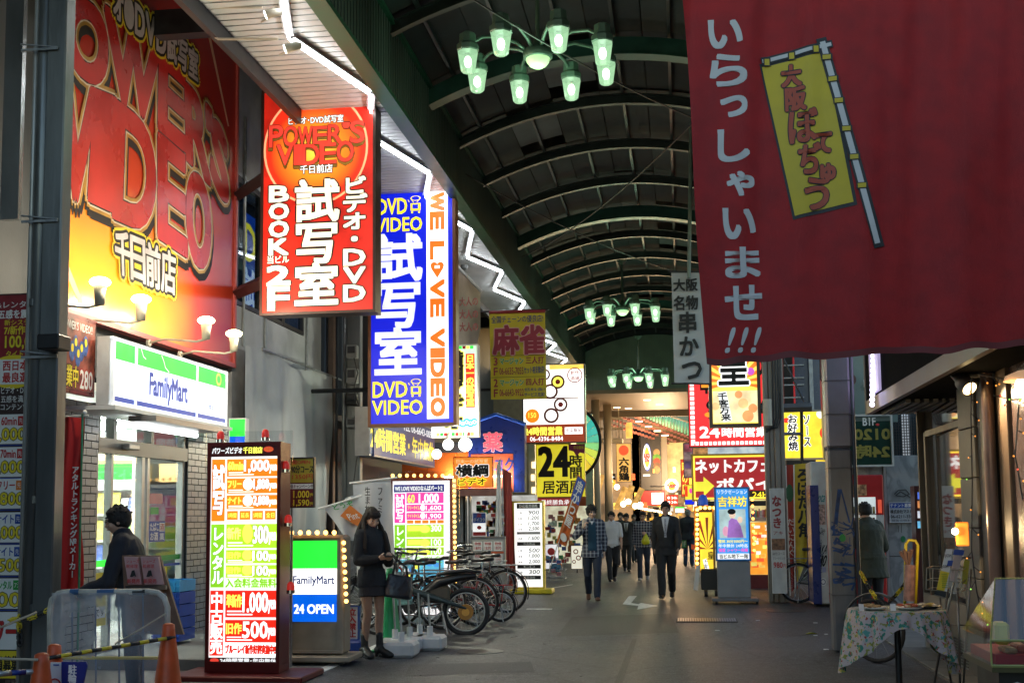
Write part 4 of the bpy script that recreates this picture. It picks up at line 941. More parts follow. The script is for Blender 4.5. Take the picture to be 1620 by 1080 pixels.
# ================================================================ STANDING SIGNS (left)
amb = lit('amber_bulb', (1,.5,.1), 5, 0)
def bulbs(root, pts, Y, r=.022, mat=None, off=.03):
    src = None
    for (x, y) in pts:
        P = at(x, y, Y); P.y -= off
        if src is None: src = MB().sphere((0,0,0), r, 10, 7).build('bulb', mat or amb, root, smooth=True); src.matrix_basis = Matrix.Translation(P)
        else: c = inst(src, 'bulb', root, Matrix.Translation(P)); c.matrix_parent_inverse = src.matrix_parent_inverse
def lerp_pts(a, b, n): return [(a[0]+(b[0]-a[0])*i/(n-1), a[1]+(b[1]-a[1])*i/(n-1)) for i in range(n)]
# tall red price sign
YT = 11.0
r, f = lightbox('price_sign', 'tall narrow dark red standing sign with glowing orange, green and red price panels', 'sign', YT, 326, 699, 443, 1052, .3, mt('case_dark_red', (.12,.008,.008), .35, .2), lit('price_face', (1,.97,.9), 1.15), .035, z0=0)
X0, X1, Z0, Z1 = ext(YT, 326, 699, 443, 1052)
MB().box(X0, X1, YT, YT+.3, .06, Z0+.002).build('plinth', mt('case_dark_red', ()), r)
MB().bbox(X0-.25, X1+.3, YT-.25, YT+.45, .0, .055, .01).build('base_plate', mt('case_dark_red', ()), r)
o1 = lit('pr_orange', (1,.26,.01), 1.05); g1 = lit('pr_green', (.28,.7,.02), 1.05); g2 = lit('pr_light_green', (.5,.85,.03), 1.05); r1 = lit('pr_red', (1,.025,.01), 1.0); y1 = lit('pr_yellow', (1,.9,.1), 1.5)
f.rect(331,703,439,722, mt('header_dark', (.1,.005,.005), .4),1.2); f.text('パワーズビデオ',333,707,381,717,LWd,2,2,bw=.35); f.text('千日前店',383,707,413,717,y1,2,2,bw=.35); f.disc(423,711,8,4.5,lrd,2); f.text('VIDEO',417,708,430,714,YP,3)
f.rect(333,726,354,825,o1,1); f.vtext('試写',335,736,353,816,LW,2,3,bw=1,ol=mt('edge_red',(.4,.03,.01),.5),ow=1.8)
f.rect(333,830,354,930,g1,1); f.vtext('レンタル',335,834,353,926,LW,2,3,bw=.7,ol=GP,ow=1.3)
f.rect(333,935,354,1037,r1,1); f.vtext('中古販売',334,938,353,1035,LW,2,3,bw=.7)
def prow(y0, y1_, bgm, lab, price, y='yen', lc=None, big=True, circ=False):
    f.rect(357,y0,437,y1_,bgm,1); h = y1_-y0
    f.text(lab,359,y0+h*.15,383 if not circ else 380,y0+h*.62,lc or y1,2,2,bw=.5); f.rect(360,y0+h*.75,383,y0+h*.8,LW,2); f.rect(360,y0+h*.87,400,y0+h*.92,LW,2)
    if circ: f.disc(391,y0+h*.4,8,h*.4,LW if bgm is o1 else y1,2)
    f.text(price,385 if not circ else 400,y0+h*.08,424,y0+h*.8,LW,3,3,bw=.7,ol=mt('edge_dim',(.5,.15,.02),.5),ow=1.5); f.text(y,425,y0+h*.35,436,y0+h*.85,LW,3,2,bw=.4)
prow(726,754,o1,'60min','1,000'); prow(757,781,o1,'フリー','1,800',circ=1); prow(784,806,o1,'ナイト','2,000',circ=1)
for i in range(4): f.rect(358+20*i,809,375+20*i,823,o1,1); f.text(('1時間','延長','5時間','全日')[i],360+20*i,812,373+20*i,820,y1,2,1)
prow(830,868,g2,'新作','300',lc=lit('pr_lemon',(1,.95,.2),1.5),circ=1); prow(871,892,g2,'旧作','100',circ=1); prow(895,915,g2,'旧作','100',circ=1)
f.text('入会料金無料',357,916,437,930,g1,2,2,bw=.5)
prow(935,977,r1,'準新作','1.000'); prow(981,1016,r1,'旧作','500'); f.rect(357,1018,437,1037,LW,1); f.text('ブルーレイ新作好評実施中!!',358,1020,437,1034,r1,2,2,bw=.5,ol=dk,ow=.7)
f.rect(331,1040,439,1049,mt('header_dark',()),1.2); f.text('24時間営業･年中無休',350,1041,438,1048.5,LWd,2,2,bw=.3); f.disc(341,1044.5,7,3.5,lrd,2)
f.done()
bc = lit('beacon_red', (.7,.03,.02), .35, .3)
for (x, y) in ((349,690),(420,687),(452,737),(456,822),(460,928)):
    P = at(x, y, YT+.1); e = empty('beacon', P, 0, {349:'red dome beacon on the left top of the tall price sign',420:'red dome beacon on the right top of the tall price sign',452:'red beacon high on the right side of the tall price sign',456:'red beacon halfway down the side of the tall price sign',460:'red beacon low on the side of the tall price sign'}[x], 'warning light', 'red beacons round the tall price sign')
    MB().lathe([(.036,-.03),(.036,.01),(.03,.035),(.015,.05),(0,.052)], 16, Matrix.Translation(P)).build('dome', bc, e, smooth=True); MB().cyl((P.x,P.y,P.z-.06), .04, .032, 16).build('beacon_base', CHROME, e)
gs = glass('acrylic', (.93,.95,.96), .03, .1)
X0, X1, Z0, Z1 = ext(YT+.36, 325, 682, 463, 1040); tag(MB().box(X0, X1, YT+.34, YT+.35, .06, Z1).build('acrylic_screen', gs), 'clear acrylic sheet standing behind the tall price sign', 'screen')
# small board behind: 90 minute course
r, f = lightbox('course_board', 'small maroon and yellow course board with prices behind the tall red sign', 'sign', 11.8, 442, 723, 497, 803, .06, DARK, mt('board_maroon', (.13,.01,.015), .4), .012)
f.rect(443,724,496,763,mt('board_olive',(.4,.32,.03),.4),1); f.text('90分コース',460,736,495,748,INK,2,2); f.text('1350円',462,750,494,758,REDP,2,1); f.text('24時間OPEN',445,727,490,734,REDP,2,1); f.rect(443,765,496,773,WP,1); f.text('大特価キャンペーン中',450,766,495,772,INK,2)
for y, a, b in ((775,'3本','1.000'),(789,'5本','1,590')): f.text(a,446,y+1,458,y+11,WP,2,1); f.text(b,464,y+1,489,y+12,YP,2,2); f.text('yen',490,y+5,496,y+11,YP,2)
f.done(); MB().tube([(f.p0.x+.1, 11.9, 0), (f.p0.x+.1, 11.9, at(0,803,11.8).z)], .015, 6).build('pole', STEEL, r)
# convenience store standing sign
YS = 12.1
r = empty('standing_sign', at(500, 1048, YS), 0, 'rounded standing sign with green, white and blue 24 OPEN panels ringed by bulbs', 'sign')
X0, X1, Z0, Z1 = ext(YS, 456, 846, 543, 1030); cas = mt('case_taupe', (.33,.27,.2), .45, .1)
MB().bbox(X0, X1, YS+.02, YS+.3, .1, Z1, .03).build('housing', cas, r)
m = MB(); frame(m, X0, X1, .12, Z1, YS-.01, YS+.02, .03); m.build('frame', cas, r)
MB().bbox(X0-.04, X1+.1, YS-.12, YS+.4, .04, .1, .012).build('base_plate', cas, r)
for x in (X0+.05, X1-.02): MB().tube([(x, YS-.05, .03),(x+.03, YS-.05, .03)], .03, 10).build('castor', BLACK, r)
f = FF(r, YS+.016, 456, 846, 543, 1030)
f.rect(463,855,533,899,lit('fm_green',(.02,.8,.04),1.5),1); f.rect(463,899,533,940,LW,1); f.rect(463,940,533,983,lit('fm_blue',(.0,.12,.75),1.1),1); f.rect(463,985,533,1030,mt('taupe_panel',(.3,.25,.18),.5),1)
f.text('FamilyMart',464,911,529,927,lit('fm_ink',(0,.03,.2),.3),2,3,bw=.3,res=4); f.text('24 OPEN',466,956,528,970,LW,2,3,bw=.5,res=4); f.done()
bulbs(r, lerp_pts((463,842),(530,842),6), YS, .024); bulbs(r, lerp_pts((545,858),(549,950),9), YS, .022)
# green-lit plate high up behind the beacon
r, f = lightbox('side_sign', 'small lit sign with a green top half on the store corner', 'sign', 14.9, 361, 661, 389, 701, .12, WP, LWd, .015)
f.rect(363,663,387,690,LG,1); f.rect(363,690,387,699,lit('fm_blue',()),1); f.done()
# leaning white flags behind the woman
def flag(name, label, Y, c, mat, wave=.03, parts=True, pole=None, cat='banner'):
    P = [at(a, b, Y) for a, b in c]; e = empty(name, P[3], 0, label, cat)
    def fn(u, v): q = (P[0]*(1-u)+P[1]*u)*(1-v)+(P[3]*(1-u)+P[2]*u)*v; return (q.x, q.y+wave*math.sin(u*8+v*4)*(.3+v), q.z)
    MB().grid(fn, 14, 26).build('flag_cloth', mat, e, smooth=True)
    if pole: MB().tube([at(a, b, Y-.02) for a, b in pole], .011, 6).build('pole', WP, e)
    return e
fw = mt('flag_white', (.62,.62,.62), .7, 0, .08, 3)
e = flag('banner_flag', 'large white vertical flag with sketchy black lettering behind the woman', 13.6, [(558,764),(618,757),(628,925),(566,925)], fw, pole=[(553,764),(628,755)])
f = FF(e, 13.53, 558, 760, 625, 925); f.vtext('ファミ', 597,770,606,812,INK,1,1); f.vtext('生まれ', 577,770,586,812,INK,1,1); f.done()
e = flag('banner_flag', 'white flag with an orange drink picture leaning left of the woman', 13.4, [(510,801),(566,786),(572,860),(548,852)], fw, pole=[(503,805),(572,784)])
f = Face(e, at(512,800,13.33), at(566,786,13.33), at(545,850,13.33), (0,0,56,52)); f.poly([(14,20),(38,8),(50,36),(36,50)], mt('print_orange', (.7,.2,.03), .5),1); f.text('どうぞ',12,2,44,10,GP,1.5,2); f.text('Pint',24,20,40,30,WP,2,1); f.done()
flag('banner_flag', 'narrow plain white flag beside the orange drink flag', 13.5, [(545,788),(562,782),(573,815),(556,830)], fw)
# green cone + sign + white bases
cone(617, 898, 13.4, 'green traffic cone behind the standing woman', mat=mt('cone_green', (.01,.28,.1), .4))
r, f = lightbox('standing_sign', 'narrow white no entry board with red lettering left of the woman', 'sign', 12.9, 548, 958, 567, 1012, .1, mt('case_blue',(.01,.05,.3),.4), WP, .01, z0=0)
f.vtext('立入禁止',551,962,563,1008,REDP,2,2); f.done(); X0, X1, Z0, Z1 = ext(12.9, 548, 958, 567, 1012); MB().bbox(X0-.06, X1+.06, 12.8, 13.1, 0, Z0, .02).build('base', mt('case_blue',()), r)
for i, (x, y, Y) in enumerate(((625,990,13.2),(648,985,13.5),(664,978,13.8),(680,985,13.6),(635,1005,12.9))):
    P = at(x, y, Y); e = empty('pole_base', (P.x, Y, 0), 0, ['white water weight base nearest the green cone','white water weight base, second along from the cone','white water weight base beside the bicycles','white water weight base farthest right of the group','flat white weight base at the road edge'][i], 'base', 'white flag pole bases')
    h = .16; MB().bbox(P.x-.17, P.x+.17, Y-.17, Y+.17, 0, h, .03).build('tank', mt('plastic_white', (.6,.6,.6), .4, 0, .1), e); MB().cyl((P.x,Y,h), .035, .1, 12).build('socket', mt('plastic_white', ()), e); MB().tube([(P.x,Y,h+.1),(P.x-.02,Y,.62)], .012, 6).build('tube', STEEL, e)
MBb = MB(); P = [at(a, b, 13.6) for a, b in ((612,935),(650,925),(652,955),(622,958))]; MBb.add([tuple(p) for p in P]+[(p.x,p.y+.02,p.z) for p in P], [(3,2,1,0),(4,5,6,7)]+[(i,(i+1)%4,(i+1)%4+4,i+4) for i in range(4)])
tag(MBb.build('tilted_panel', mt('panel_print', (.3,.5,.5), .4, 0, .6, 20)), 'tilted pale panel with a green picture on the white bases', 'panel')

# second video price stand with bulbs
YW = 18.2
r, f = lightbox('price_sign', 'brown framed standing price sign with amber bulbs behind the bicycles', 'sign', YW, 617, 756, 716, 985, .35, mt('case_brown', (.14,.03,.015), .4, .1), lit('price_face2', (1,.95,.95), 1.4), .04, z0=0)
X0, X1, Z0, Z1 = ext(YW, 617, 756, 716, 985); MB().bbox(X0-.1, X1+.1, YW-.1, YW+.45, 0, Z0, .02).build('base_plate', mt('case_brown', ()), r)
f.rect(623,766,703,778,lit('navy_hd',(.01,.02,.25),.7),1); f.text('WE LOVE VIDEOなんばパート2',625,768,700,776,LWd,2,2,bw=.3)
f.rect(624,780,641,827,LM,1); f.vtext('試写',626,782,639,826,LW,2,2); f.rect(643,779,702,796,LM,1); f.text('60',645,782,656,795,y1,2,2); f.text('1.000',663,781,694,795,LW,2,3,bw=.5)
for y in (798,811): f.rect(643,y,702,y+11,LM,1); f.text('フリータイム' if y<800 else 'ナイトタイム',645,y+2,664,y+8,y1,2); f.disc(669,y+5,4,5,LW,2); f.text('1,600' if y<800 else '1,900',674,y+2,698,y+10,LW,2,2)
for i in range(5): f.rect(644+12*i,823,654+12*i,828,o1,1)
f.rect(624,830,641,882,g1,1); f.vtext('レンタ',626,832,639,880,LW,2,2); 
for y, t in ((830,'300'),(852,'100'),(866,'100')): f.rect(643,y,702,y+(20 if y==830 else 12),g2,1); f.disc(672,y+7,8,6,y1,2); f.rect(645,y+2,666,y+10,y1,2); f.text(t,682,y+1,698,y+11,LW,2,2)
f.rect(624,885,702,960,lit('cyan_print',(.15,.6,1),1.1,.4),1); f.text('入会料金',640,880,700,890,g1,2,1)
for i in range(14): f.disc(630+random.random()*66,890+random.random()*60,5,4,random.choice((y1,LW,lit('l_sky',(.1,.4,.9),1))),2)
f.done()
bulbs(r, lerp_pts((622,752),(712,752),9), YW, .028); bulbs(r, lerp_pts((719,760),(721,930),22), YW, .026); bulbs(r, lerp_pts((613,765),(617,880),14), YW, .012)
X0, X1, Z0, Z1 = ext(YW-.1, 600, 745, 727, 800); tag(MB().box(X0, X1, YW-.14, YW-.13, .1, Z1).build('acrylic_screen', gs), 'clear acrylic cover in front of the bulb ringed price sign', 'screen')

# ================================================================ MID DISTANCE, LEFT
X = -6.0
sh = empty('orange_shop', (-5.6, 28, 0), 0, 'video shop with a glossy orange fascia and bright white interior behind the bicycles', 'shop')
ory = mt('fascia_orange', (.62,.14,.02), .22, 0, .15, 1)
a = at(640, 720, 25.0); b = at(722, 720, 25.0)
def ffbox(root, name, Y, x0, y0, x1, y1, mat, d=.3, zmin=None):
    X0, X1, Z0, Z1 = ext(Y, x0, y0, x1, y1); return MB().box(X0, X1, Y, Y+d, Z0 if zmin is None else zmin, Z1).build(name, mat, root)
for i, (x0, x1) in enumerate(((636,676),(677,720))): ffbox(sh, 'fascia_panel', 27.0, x0, 716, x1, 772, ory)
ffbox(sh, 'fascia_panel', 27.1, 721, 700, 800, 775, ory)
ffbox(sh, 'canopy_edge', 26.6, 690, 772, 806, 784, mt('canopy_pink', (.6,.3,.27), .5), .5)
ffbox(sh, 'back_wall', 29.5, 640, 784, 850, 905, lit('shop_glow', (.75,.72,.62), .55, .5), .1, 0)  # wall itself glows in place of the shop's lighting
ffbox(sh, 'side_wall', 27.0, 640, 700, 735, 716, walld, .3)
for x0, x1 in ((720,737),(741,744),(733,736)): ffbox(sh, 'pillar', 27.2, x0, 784, x1, 905, mt('pillar_pale', (.45,.47,.47), .4), .2, 0)
rnd = random.Random(9)
for k in range(130):
    x = rnd.uniform(742, 812); y = rnd.uniform(790, 880); ffbox(sh, 'goods', 28.6, x, y, x+rnd.uniform(4,9), y+rnd.uniform(5,10), rnd.choice(mc), .1)
ffbox(sh, 'shelf', 28.75, 742, 840, 815, 842, DARK); ffbox(sh, 'shelf', 28.75, 742, 865, 815, 867, DARK)
MB().box(*ext(26.8, 700, 0, 800, 1)[:2], 26.7, 27, 2.38, 2.4).build('ceiling_light', lit('tube_white', ()), sh)
def sign(label, Y, x0, y0, x1, y1, case, face, d=.15, bd=.02, cat='sign', name='sign', **kw): return lightbox(name, label, cat, Y, x0, y0, x1, y1, d, case, face, bd, **kw)
r, f = sign('orange lit sign with bold black ornamental lettering over the video shop', 26.5, 717, 722, 780, 771, ory, lit('orange_face2', (1,.28,.03), .85, .2))
f.text('日本一の試写室',722,726,772,732,lit('l_peach',(1,.6,.3),1),2); f.text('横綱',722,735,772,753,INK,3,3,bw=.8,ol=LWd,ow=2); f.text('ビデオ',725,756,768,767,INK,3,2,ol=LY,ow=1.6); f.done()
# yokozuna hanging sign
r, f = sign('green and cream lit sign with a red 日本一 strip, half hidden by the blue video sign', 21.0, 682, 545, 757, 692, WP, lit('yk_face', (.6,.85,.65), 1.0, .2), .2, .03, name='hanging_sign')
f.rect(737,560,751,645,REDP,1.5); f.rect(737,560,751,645,lit('yk_red',(.75,.04,.02),.9),2); f.vtext('日本一の試写室',738,562,750,643,y1,3,2,bw=.4); f.vtext('横綱ビデオ',702,556,733,680,INK,2,3,bw=1.2,ol=y1,ow=2.5)
for i in range(5): f.disc(726+6*i,668+2*(i%2),6,6,lit('yk_wave',(.02,.3,.5),.9),1.5); f.disc(726+6*i,668+2*(i%2),3,3,LWd,1.8,r0=.5)
for i in range(10): f.rect(690+6*i,547,695+6*i,552,(LG,REDP,y1)[i%3],2); f.rect(690+6*i,684,695+6*i,689,(y1,GP,REDP)[i%3],2)
f.done(); arm(r, (f.p0.x, 21.1, 4.2), (-6.3, 21.1, 4.2)); 
P = at(709, 703, 20.9); e = empty('flood_lamp', P, 0, 'round white lamp glowing under the green hanging sign, left one', 'lamp'); MB().sphere(tuple(P), .1, 14, 8).build('lamp_glass', lit('pale_lamp', (.9,1,.85), 3), e, smooth=True); MB().tube([P, P+Vector((0,.1,.2))], .03, 8).build('arm', CREAM, e)
P = at(736, 703, 20.6); e = empty('flood_lamp', P, 0, 'dazzling round lamp under the green hanging sign, right one', 'lamp'); MB().sphere(tuple(P), .12, 14, 8).build('lamp_glass', lit('hot_lamp', (.95,1,.75), 9), e, smooth=True); MB().tube([P, P+Vector((0,.1,.25))], .03, 8).build('arm', CREAM, e)
glow('flood_lamp_light', P+Vector((0,-.2,0)), (1,1,.8), 40, .12)
# picture awning above
P = [(725,424),(760,462),(760,520),(752,560),(722,560)]
e = empty('picture_hoarding', at(740,560,22.5), 0, 'slanted hoarding with blurred red pictures right of the blue video sign', 'hoarding')
pp = [at(a, b, 22.0+(a-722)*.03) for a, b in P]; MB().add([tuple(p) for p in pp]+[(p.x-.3,p.y,p.z) for p in pp], [(4,3,2,1,0),(5,6,7,8,9)]+[(i,(i+1)%5,(i+1)%5+5,i+5) for i in range(5)]).build('board', mt('hoarding_print', (.5,.42,.38), .35, 0, .3, 2), e)
f = FF(e, 21.97, 722, 424, 760, 560)
for y in (470,490,510): f.text('大人の', 727, y, 756, y+14, mt('print_pale_red', ()), 1, 2)
f.done(); MB().tube([at(722,420,21.95), at(762,462,22.1)], .03, 6).build('edge_rail', mt('edge_white', (.6,.6,.6), .4), e)
# blue house-shaped pharmacy sign
Y = 27.0; e = empty('pharmacy_sign', at(787, 800, Y), 0, 'blue house-shaped pharmacy sign with a red 薬 character', 'sign')
P = [at(a, b, Y) for a, b in ((741,671),(785,657),(830,671),(830,778),(741,778))]; nv = mt('pharm_blue', (.008,.03,.22), .3, 0, .15)
MB().add([tuple(p) for p in P]+[(p.x,p.y+.35,p.z) for p in P], [(4,3,2,1,0),(5,6,7,8,9)]+[(i,(i+1)%5,(i+1)%5+5,i+5) for i in range(5)]).build('housing', nv, e)
for a, b in zip([(739,671),(785,655)], [(785,655),(832,671)]): MB().tube([at(*a, Y-.02), at(*b, Y-.02)], .04, 6).build('roof_edge', mt('edge_blue', (.02,.1,.5), .3), e)
f = FF(e, Y-.004, 741, 657, 830, 778); f.text('薬',765,684,795,714,lit('l_pink_red',(.8,.1,.15),.9),2,2,ol=WP,ow=1.3); f.rect(745,718,812,778,mt('print_vermilion',(.5,.09,.03),.5),1); f.text('ダイコク',748,724,812,746,mt('print_navy',(.01,.03,.2),.5),2,3); f.done()
# mahjong flag
Y = 24.0; e = flag('banner_flag', 'yellow mahjong flag with two big dark red characters hung from a bar', Y, [(774,493),(862,491),(865,630),(777,632)], mt('flag_yellow', (.75,.6,.03), .55, 0, .06), wave=.012)
MB().tube([at(758,493,Y), at(868,490,Y)], .02, 8).build('hanging_bar', DARK, e); MB().tube([at(774,494,Y), at(863,492,Y)], .034, 8).build('hem', mt('hem_red', (.3,.02,.03), .5), e)
f = FF(e, Y-.06, 774, 491, 864, 632); dr_ = mt('print_crimson', (.33,.02,.05), .5); pk = mt('print_pink', (.75,.4,.4), .5); nvp = mt('print_navy', ())
f.text('全国チェーンの優良店!',778,499,860,510,nvp,1,1); f.text('麻雀',781,515,861,560,dr_,3,3,bw=1.4,ol=pk,ow=3)
f.rect(777,562,863,562.6,INK); f.rect(777,596,863,596.6,INK)
for y, a, b, c, d, g in ((565,'3','06-6635-7055','三人打','セット格安歓迎!','F'),(599,'2','06-6643-9922','四人打','低料金!','F')):
    f.text(a,781,y,787,y+12,dr_,1,2); f.text(g,781,y+16,787,y+28,dr_,1,2); f.text('マージャン',791,y+1,828,y+11,GP,1,2,ol=WP,ow=.6); f.text(b,790,y+16,828,y+27,dr_,1,1); f.text(c,832,y,860,y+11,dr_,1,2); f.text(d,829,y+15,861,y+(26 if y<570 else 20),nvp,1,1)
    if y > 570: f.text('サービス充実!',829,y+22,861,y+29,nvp,1,1)
f.done()
# ring logo sign
r, f = sign('white lit izakaya sign with brown ring pattern and 24時間営業 strip', 29.0, 826, 575, 926, 701, DARK, lit('ring_face', (1,.97,.9), 1.5), .3, .03, name='hanging_sign')
br_ = mt('print_brown', (.3,.05,.03), .5); f.rect(870,577,924,584,lit('amber_print',(1,.6,.1),1.2),1)
for cx, cy, q in ((883,604,11),(871,619,12),(887,640,11),(872,657,12),(862,592,9)): f.disc(cx,cy,q,q,br_,1.5); f.disc(cx,cy,q*.72,q*.72,y1 if q==11 and cy==604 else LW,2); 
for cx, cy in ((883,604),(887,640)): f.disc(cx,cy,4,4,REDP,3)
f.rect(828,629,915,630.5,br_,2); f.disc(910,594,12,12,REDP,2,r0=.88); f.text('創作',903,587,917,593,REDP,2); f.text('酒場',903,596,917,602,REDP,2); f.disc(842,657,11,11,o1,2); f.text('150',836,652,848,660,y1,3,1)
f.rect(828,671,924,699,lit('brown_red_print',(.35,.04,.01),.8),2); f.text('24時間営業',830,675,889,688,y1,3,2,bw=.4); f.rect(893,676,921,687,LW,3); f.text('年中無休',895,678,919,685,REDP,4); f.text('06-4396-8484',838,690,890,697,LW,3,1); f.done()
arm(r, (f.p0.x, 29.1, 4.6), (-6.3, 29.1, 4.6))
# 24 izakaya flag
r, f = sign('yellow sign with huge black 24 and izakaya lettering under the ring sign', 30.0, 848, 702, 926, 786, mt('case_yellow',(.5,.38,.02),.4), lit('yellow_face',(.85,.72,.03),.75,.1), .1, .015, name='hanging_sign')
f.text('24',853,707,900,752,INK,2,3,bw=2,ol=WP,ow=1); f.vtext('時間',901,720,921,757,INK,2,2); f.text('居酒屋',858,760,920,780,INK,2,3); f.poly([(900,702),(926,702),(926,718),(918,716),(912,722),(908,714),(900,712)],mt('print_plum',(.35,.03,.12),.5),2); f.text('年中無休',908,705,924,711,YP,3); f.done()
r, f = sign('dark red strip sign with pale lettering below the big 24 sign', 30.0, 850, 787, 916, 800, DARK, lit('darkred_face',(.35,.015,.02),.6), .1, .01); f.text('最終勝負承り!',856,790,912,798,LWd,2,1); f.done()
# stained glass wheel
Y = 33.5; C0 = at(905, 700, Y); Rr = at(950, 700, Y).x-C0.x; e = empty('glass_wheel', (C0.x, Y, C0.z-1.0), 0, 'large round lit fan of green and yellow glass behind the ring sign', 'sign')
cs = [(.9,.75,.05),(.7,.8,.1),(.3,.75,.25),(.12,.6,.4),(.08,.55,.45),(.05,.5,.42),(.15,.6,.35),(.95,.6,.05)]
Rz = (at(905,645,Y).z-C0.z)
for i in range(24):
    a0, a1 = 2*math.pi*i/24, 2*math.pi*(i+1)/24-.02; m = MB(); vs = []
    for y in (Y-.02, Y): 
        for rr in (.15, .96):
            for a in (a0, a1): vs.append((C0.x+math.cos(a)*Rr*rr, y, C0.z+math.sin(a)*Rz*rr))
    m.add(vs, [(0,1,3,2),(4,6,7,5),(0,2,6,4),(1,5,7,3),(2,3,7,6)]); m.build('glass_segment', lit('wheel_%d' % (i%8), cs[(i+3)%8 if i<12 else 4+i%3], .9, .15), e)
MB().tube([(C0.x+math.cos(2*math.pi*k/40)*Rr, Y-.02, C0.z+math.sin(2*math.pi*k/40)*Rz) for k in range(40)], .05, 6, closed=True, up=(0,1,0)).build('rim', BLACK, e)
# yellow framed white price stand
r, f = sign('yellow framed white price stand listing prices, right of the bicycles', 23.2, 811, 792, 861, 931, mt('case_yellow2',(.7,.55,.02),.4), lit('white_price',(.95,.95,.9),1.1), .25, .035, name='price_sign', z0=0)
X0, X1, Z0, Z1 = ext(23.2, 811, 792, 861, 931); MB().bbox(X0-.05, X1+.15, 23.1, 23.6, 0, Z0, .02).build('base_plate', mt('case_yellow2',()), r)
f.rect(818,796,855,804,INK,1); f.text('DVD販売価格',822,797,851,803,WP,2)
for i, (y, t) in enumerate(((807,'900'),(816,'1,200'),(825,'1,700'),(833,'2,500'),(848,'1,600'),(867,'500'),(876,'1,000'),(885,'2,000'),(901,'300'))): f.text(t,836,y,853,y+6.5,INK,2,1,shear=.15); f.text(str((1,3,5,10,10,1,4,8,1)[i])+'本',820,y+2,827,y+6,INK,2,0)
f.rect(818,841,855,845,mt('print_grey',(.35,.35,.35),.6),1)
for y, t in ((857,'中古商品'),(893,'CD'),(910,'買取価格')): f.rect(818,y,855,y+6,INK,1); f.text(t,828,y+1,846,y+5,WP,2,0)
f.done()
# leaflet board, ダイコク board
r, f = sign('grey board with six red and white sale leaflets behind the bicycles', 21.0, 745, 848, 800, 925, alu, mt('board_grey',(.35,.35,.34),.5), .05, .015, name='leaflet_board', z0=0)
for i in range(3):
    for y in (856,876): f.rect(749+16*i,y,763+16*i,y+15,WP,1); f.text('特価',751+16*i,y+1,761+16*i,y+6,REDP,2); f.text('1870',751+16*i,y+8,761+16*i,y+13,REDP,2)
f.rect(765,872,797,875,mt('print_vermilion',()),1.5)
f.done(); arm(r, (f.p0.x+.03, 21.03, 0), (f.p0.x+.03, 21.03, 1.0), .02, alu, 'leg'); arm(r, (f.p0.x+.58, 21.03, 0), (f.p0.x+.58, 21.03, 1.0), .02, alu, 'leg')
r, f = sign('small blue and white pharmacy board standing in front of the orange shop', 25.6, 747, 810, 769, 848, WP, lit('dk_face',(.9,.9,.9),.8), .05, .01, name='standing_sign', z0=0)
f.rect(748,811,768,827,mt('print_blue_m',(.03,.1,.45),.5),1); f.text('薬',754,811.5,762,818,REDP,2,1); f.text('ダイコク',749,818.5,767,825,WP,2,1); f.disc(758,834,3.5,3,REDP,1); f.rect(748,841,768,847,REDP,1); f.done(); arm(r, (f.p0.x+.15, 25.63, 0), (f.p0.x+.15, 25.63, 1.1), .02, alu, 'leg')
# upright flags in front of the shop
for i, (c, mat, lab) in enumerate((([(786,735),(792,722),(795,845),(783,850)], fw, 'thin white upright flag curling beside the pharmacy sign'),
      ([(795,740),(809,748),(812,900),(800,910)], mt('flag_darkred', (.33,.04,.03), .6), 'dark red upright flag left of the yellow price stand'), ([(801,800),(808,760),(818,930),(806,925)], mt('flag_rust', (.45,.08,.03), .6), 'rust coloured flag sagging behind the bicycles'))):
    flag('banner_flag', lab, 22.6+.25*i, c, mat, .03, pole=[c[0], (c[0][0]+2, 945)])
e = flag('banner_flag', 'slanting orange and blue flag with white lettering, left of the plaid shirt man', 23.5, [(914,750),(928,762),(896,864),(880,858)], mt('flag_orange', (.6,.16,.04), .6, 0, .15), pole=[(917,755),(868,905)])
f = Face(e, at(914,750,23.4), at(928,762,23.4), at(880,858,23.4), (0,0,18,113)); f.rect(1,2,17,40,mt('print_blue_m',()),1); f.vtext('串かつ屋',3,6,15,80,WP,2,2); f.disc(9,98,6,6,WP,1); f.done()
# shop front behind, px 862-930
sh2 = empty('gift_shop', (-3.5, 36, 0), 0, 'cluttered souvenir shop with lit shelves between the price stand and the walkers', 'shop')
ffbox(sh2, 'back_wall', 38, 846, 796, 940, 905, lit('shop_glow_warm', (.9,.75,.5), .7, .5), .1, 0)  # emission on the wall stands for the shop's warm light
ffbox(sh2, 'header', 36.5, 846, 786, 935, 800, mt('print_vermilion',()), .3)
for k in range(60):
    x = rnd.uniform(862, 926); y = rnd.uniform(806, 895); ffbox(sh2, 'goods', 36.5+rnd.random(), x, y, x+rnd.uniform(5,10), y+rnd.uniform(5,10), rnd.choice(mc), .1)
r, f = sign('small lit picture board with a red round face at the souvenir shop', 31.0, 862, 860, 884, 900, alu, lit('pic_face',(.85,.8,.95),.8,.3), .06, .015, name='picture_board', z0=0); f.disc(872,872,6,6,REDP,1); f.rect(864,885,882,890,nvp,1); f.done(); arm(r, (f.p0.x+.18, 31.03, 0), (f.p0.x+.18, 31.03, .5), .02, alu, 'leg')
r, f = sign('black framed board with ring pattern standing behind the plaid shirt man', 31.5, 903, 862, 922, 900, BLACK, lit('pic_face2',(.9,.85,.7),.8), .06, .015, name='picture_board', z0=0); f.disc(911,872,4,4,br_,1,r0=.6); f.disc(915,882,4,4,br_,1,r0=.6); f.disc(908,888,3,3,br_,1,r0=.6); f.done(); arm(r, (f.p0.x+.16, 31.53, 0), (f.p0.x+.16, 31.53, .4), .02, BLACK, 'leg')
P = gnd(872, 918); e = empty('goods_bin', P, 0, 'wire bin of small blue and clear goods by the slanting flag', 'bin')
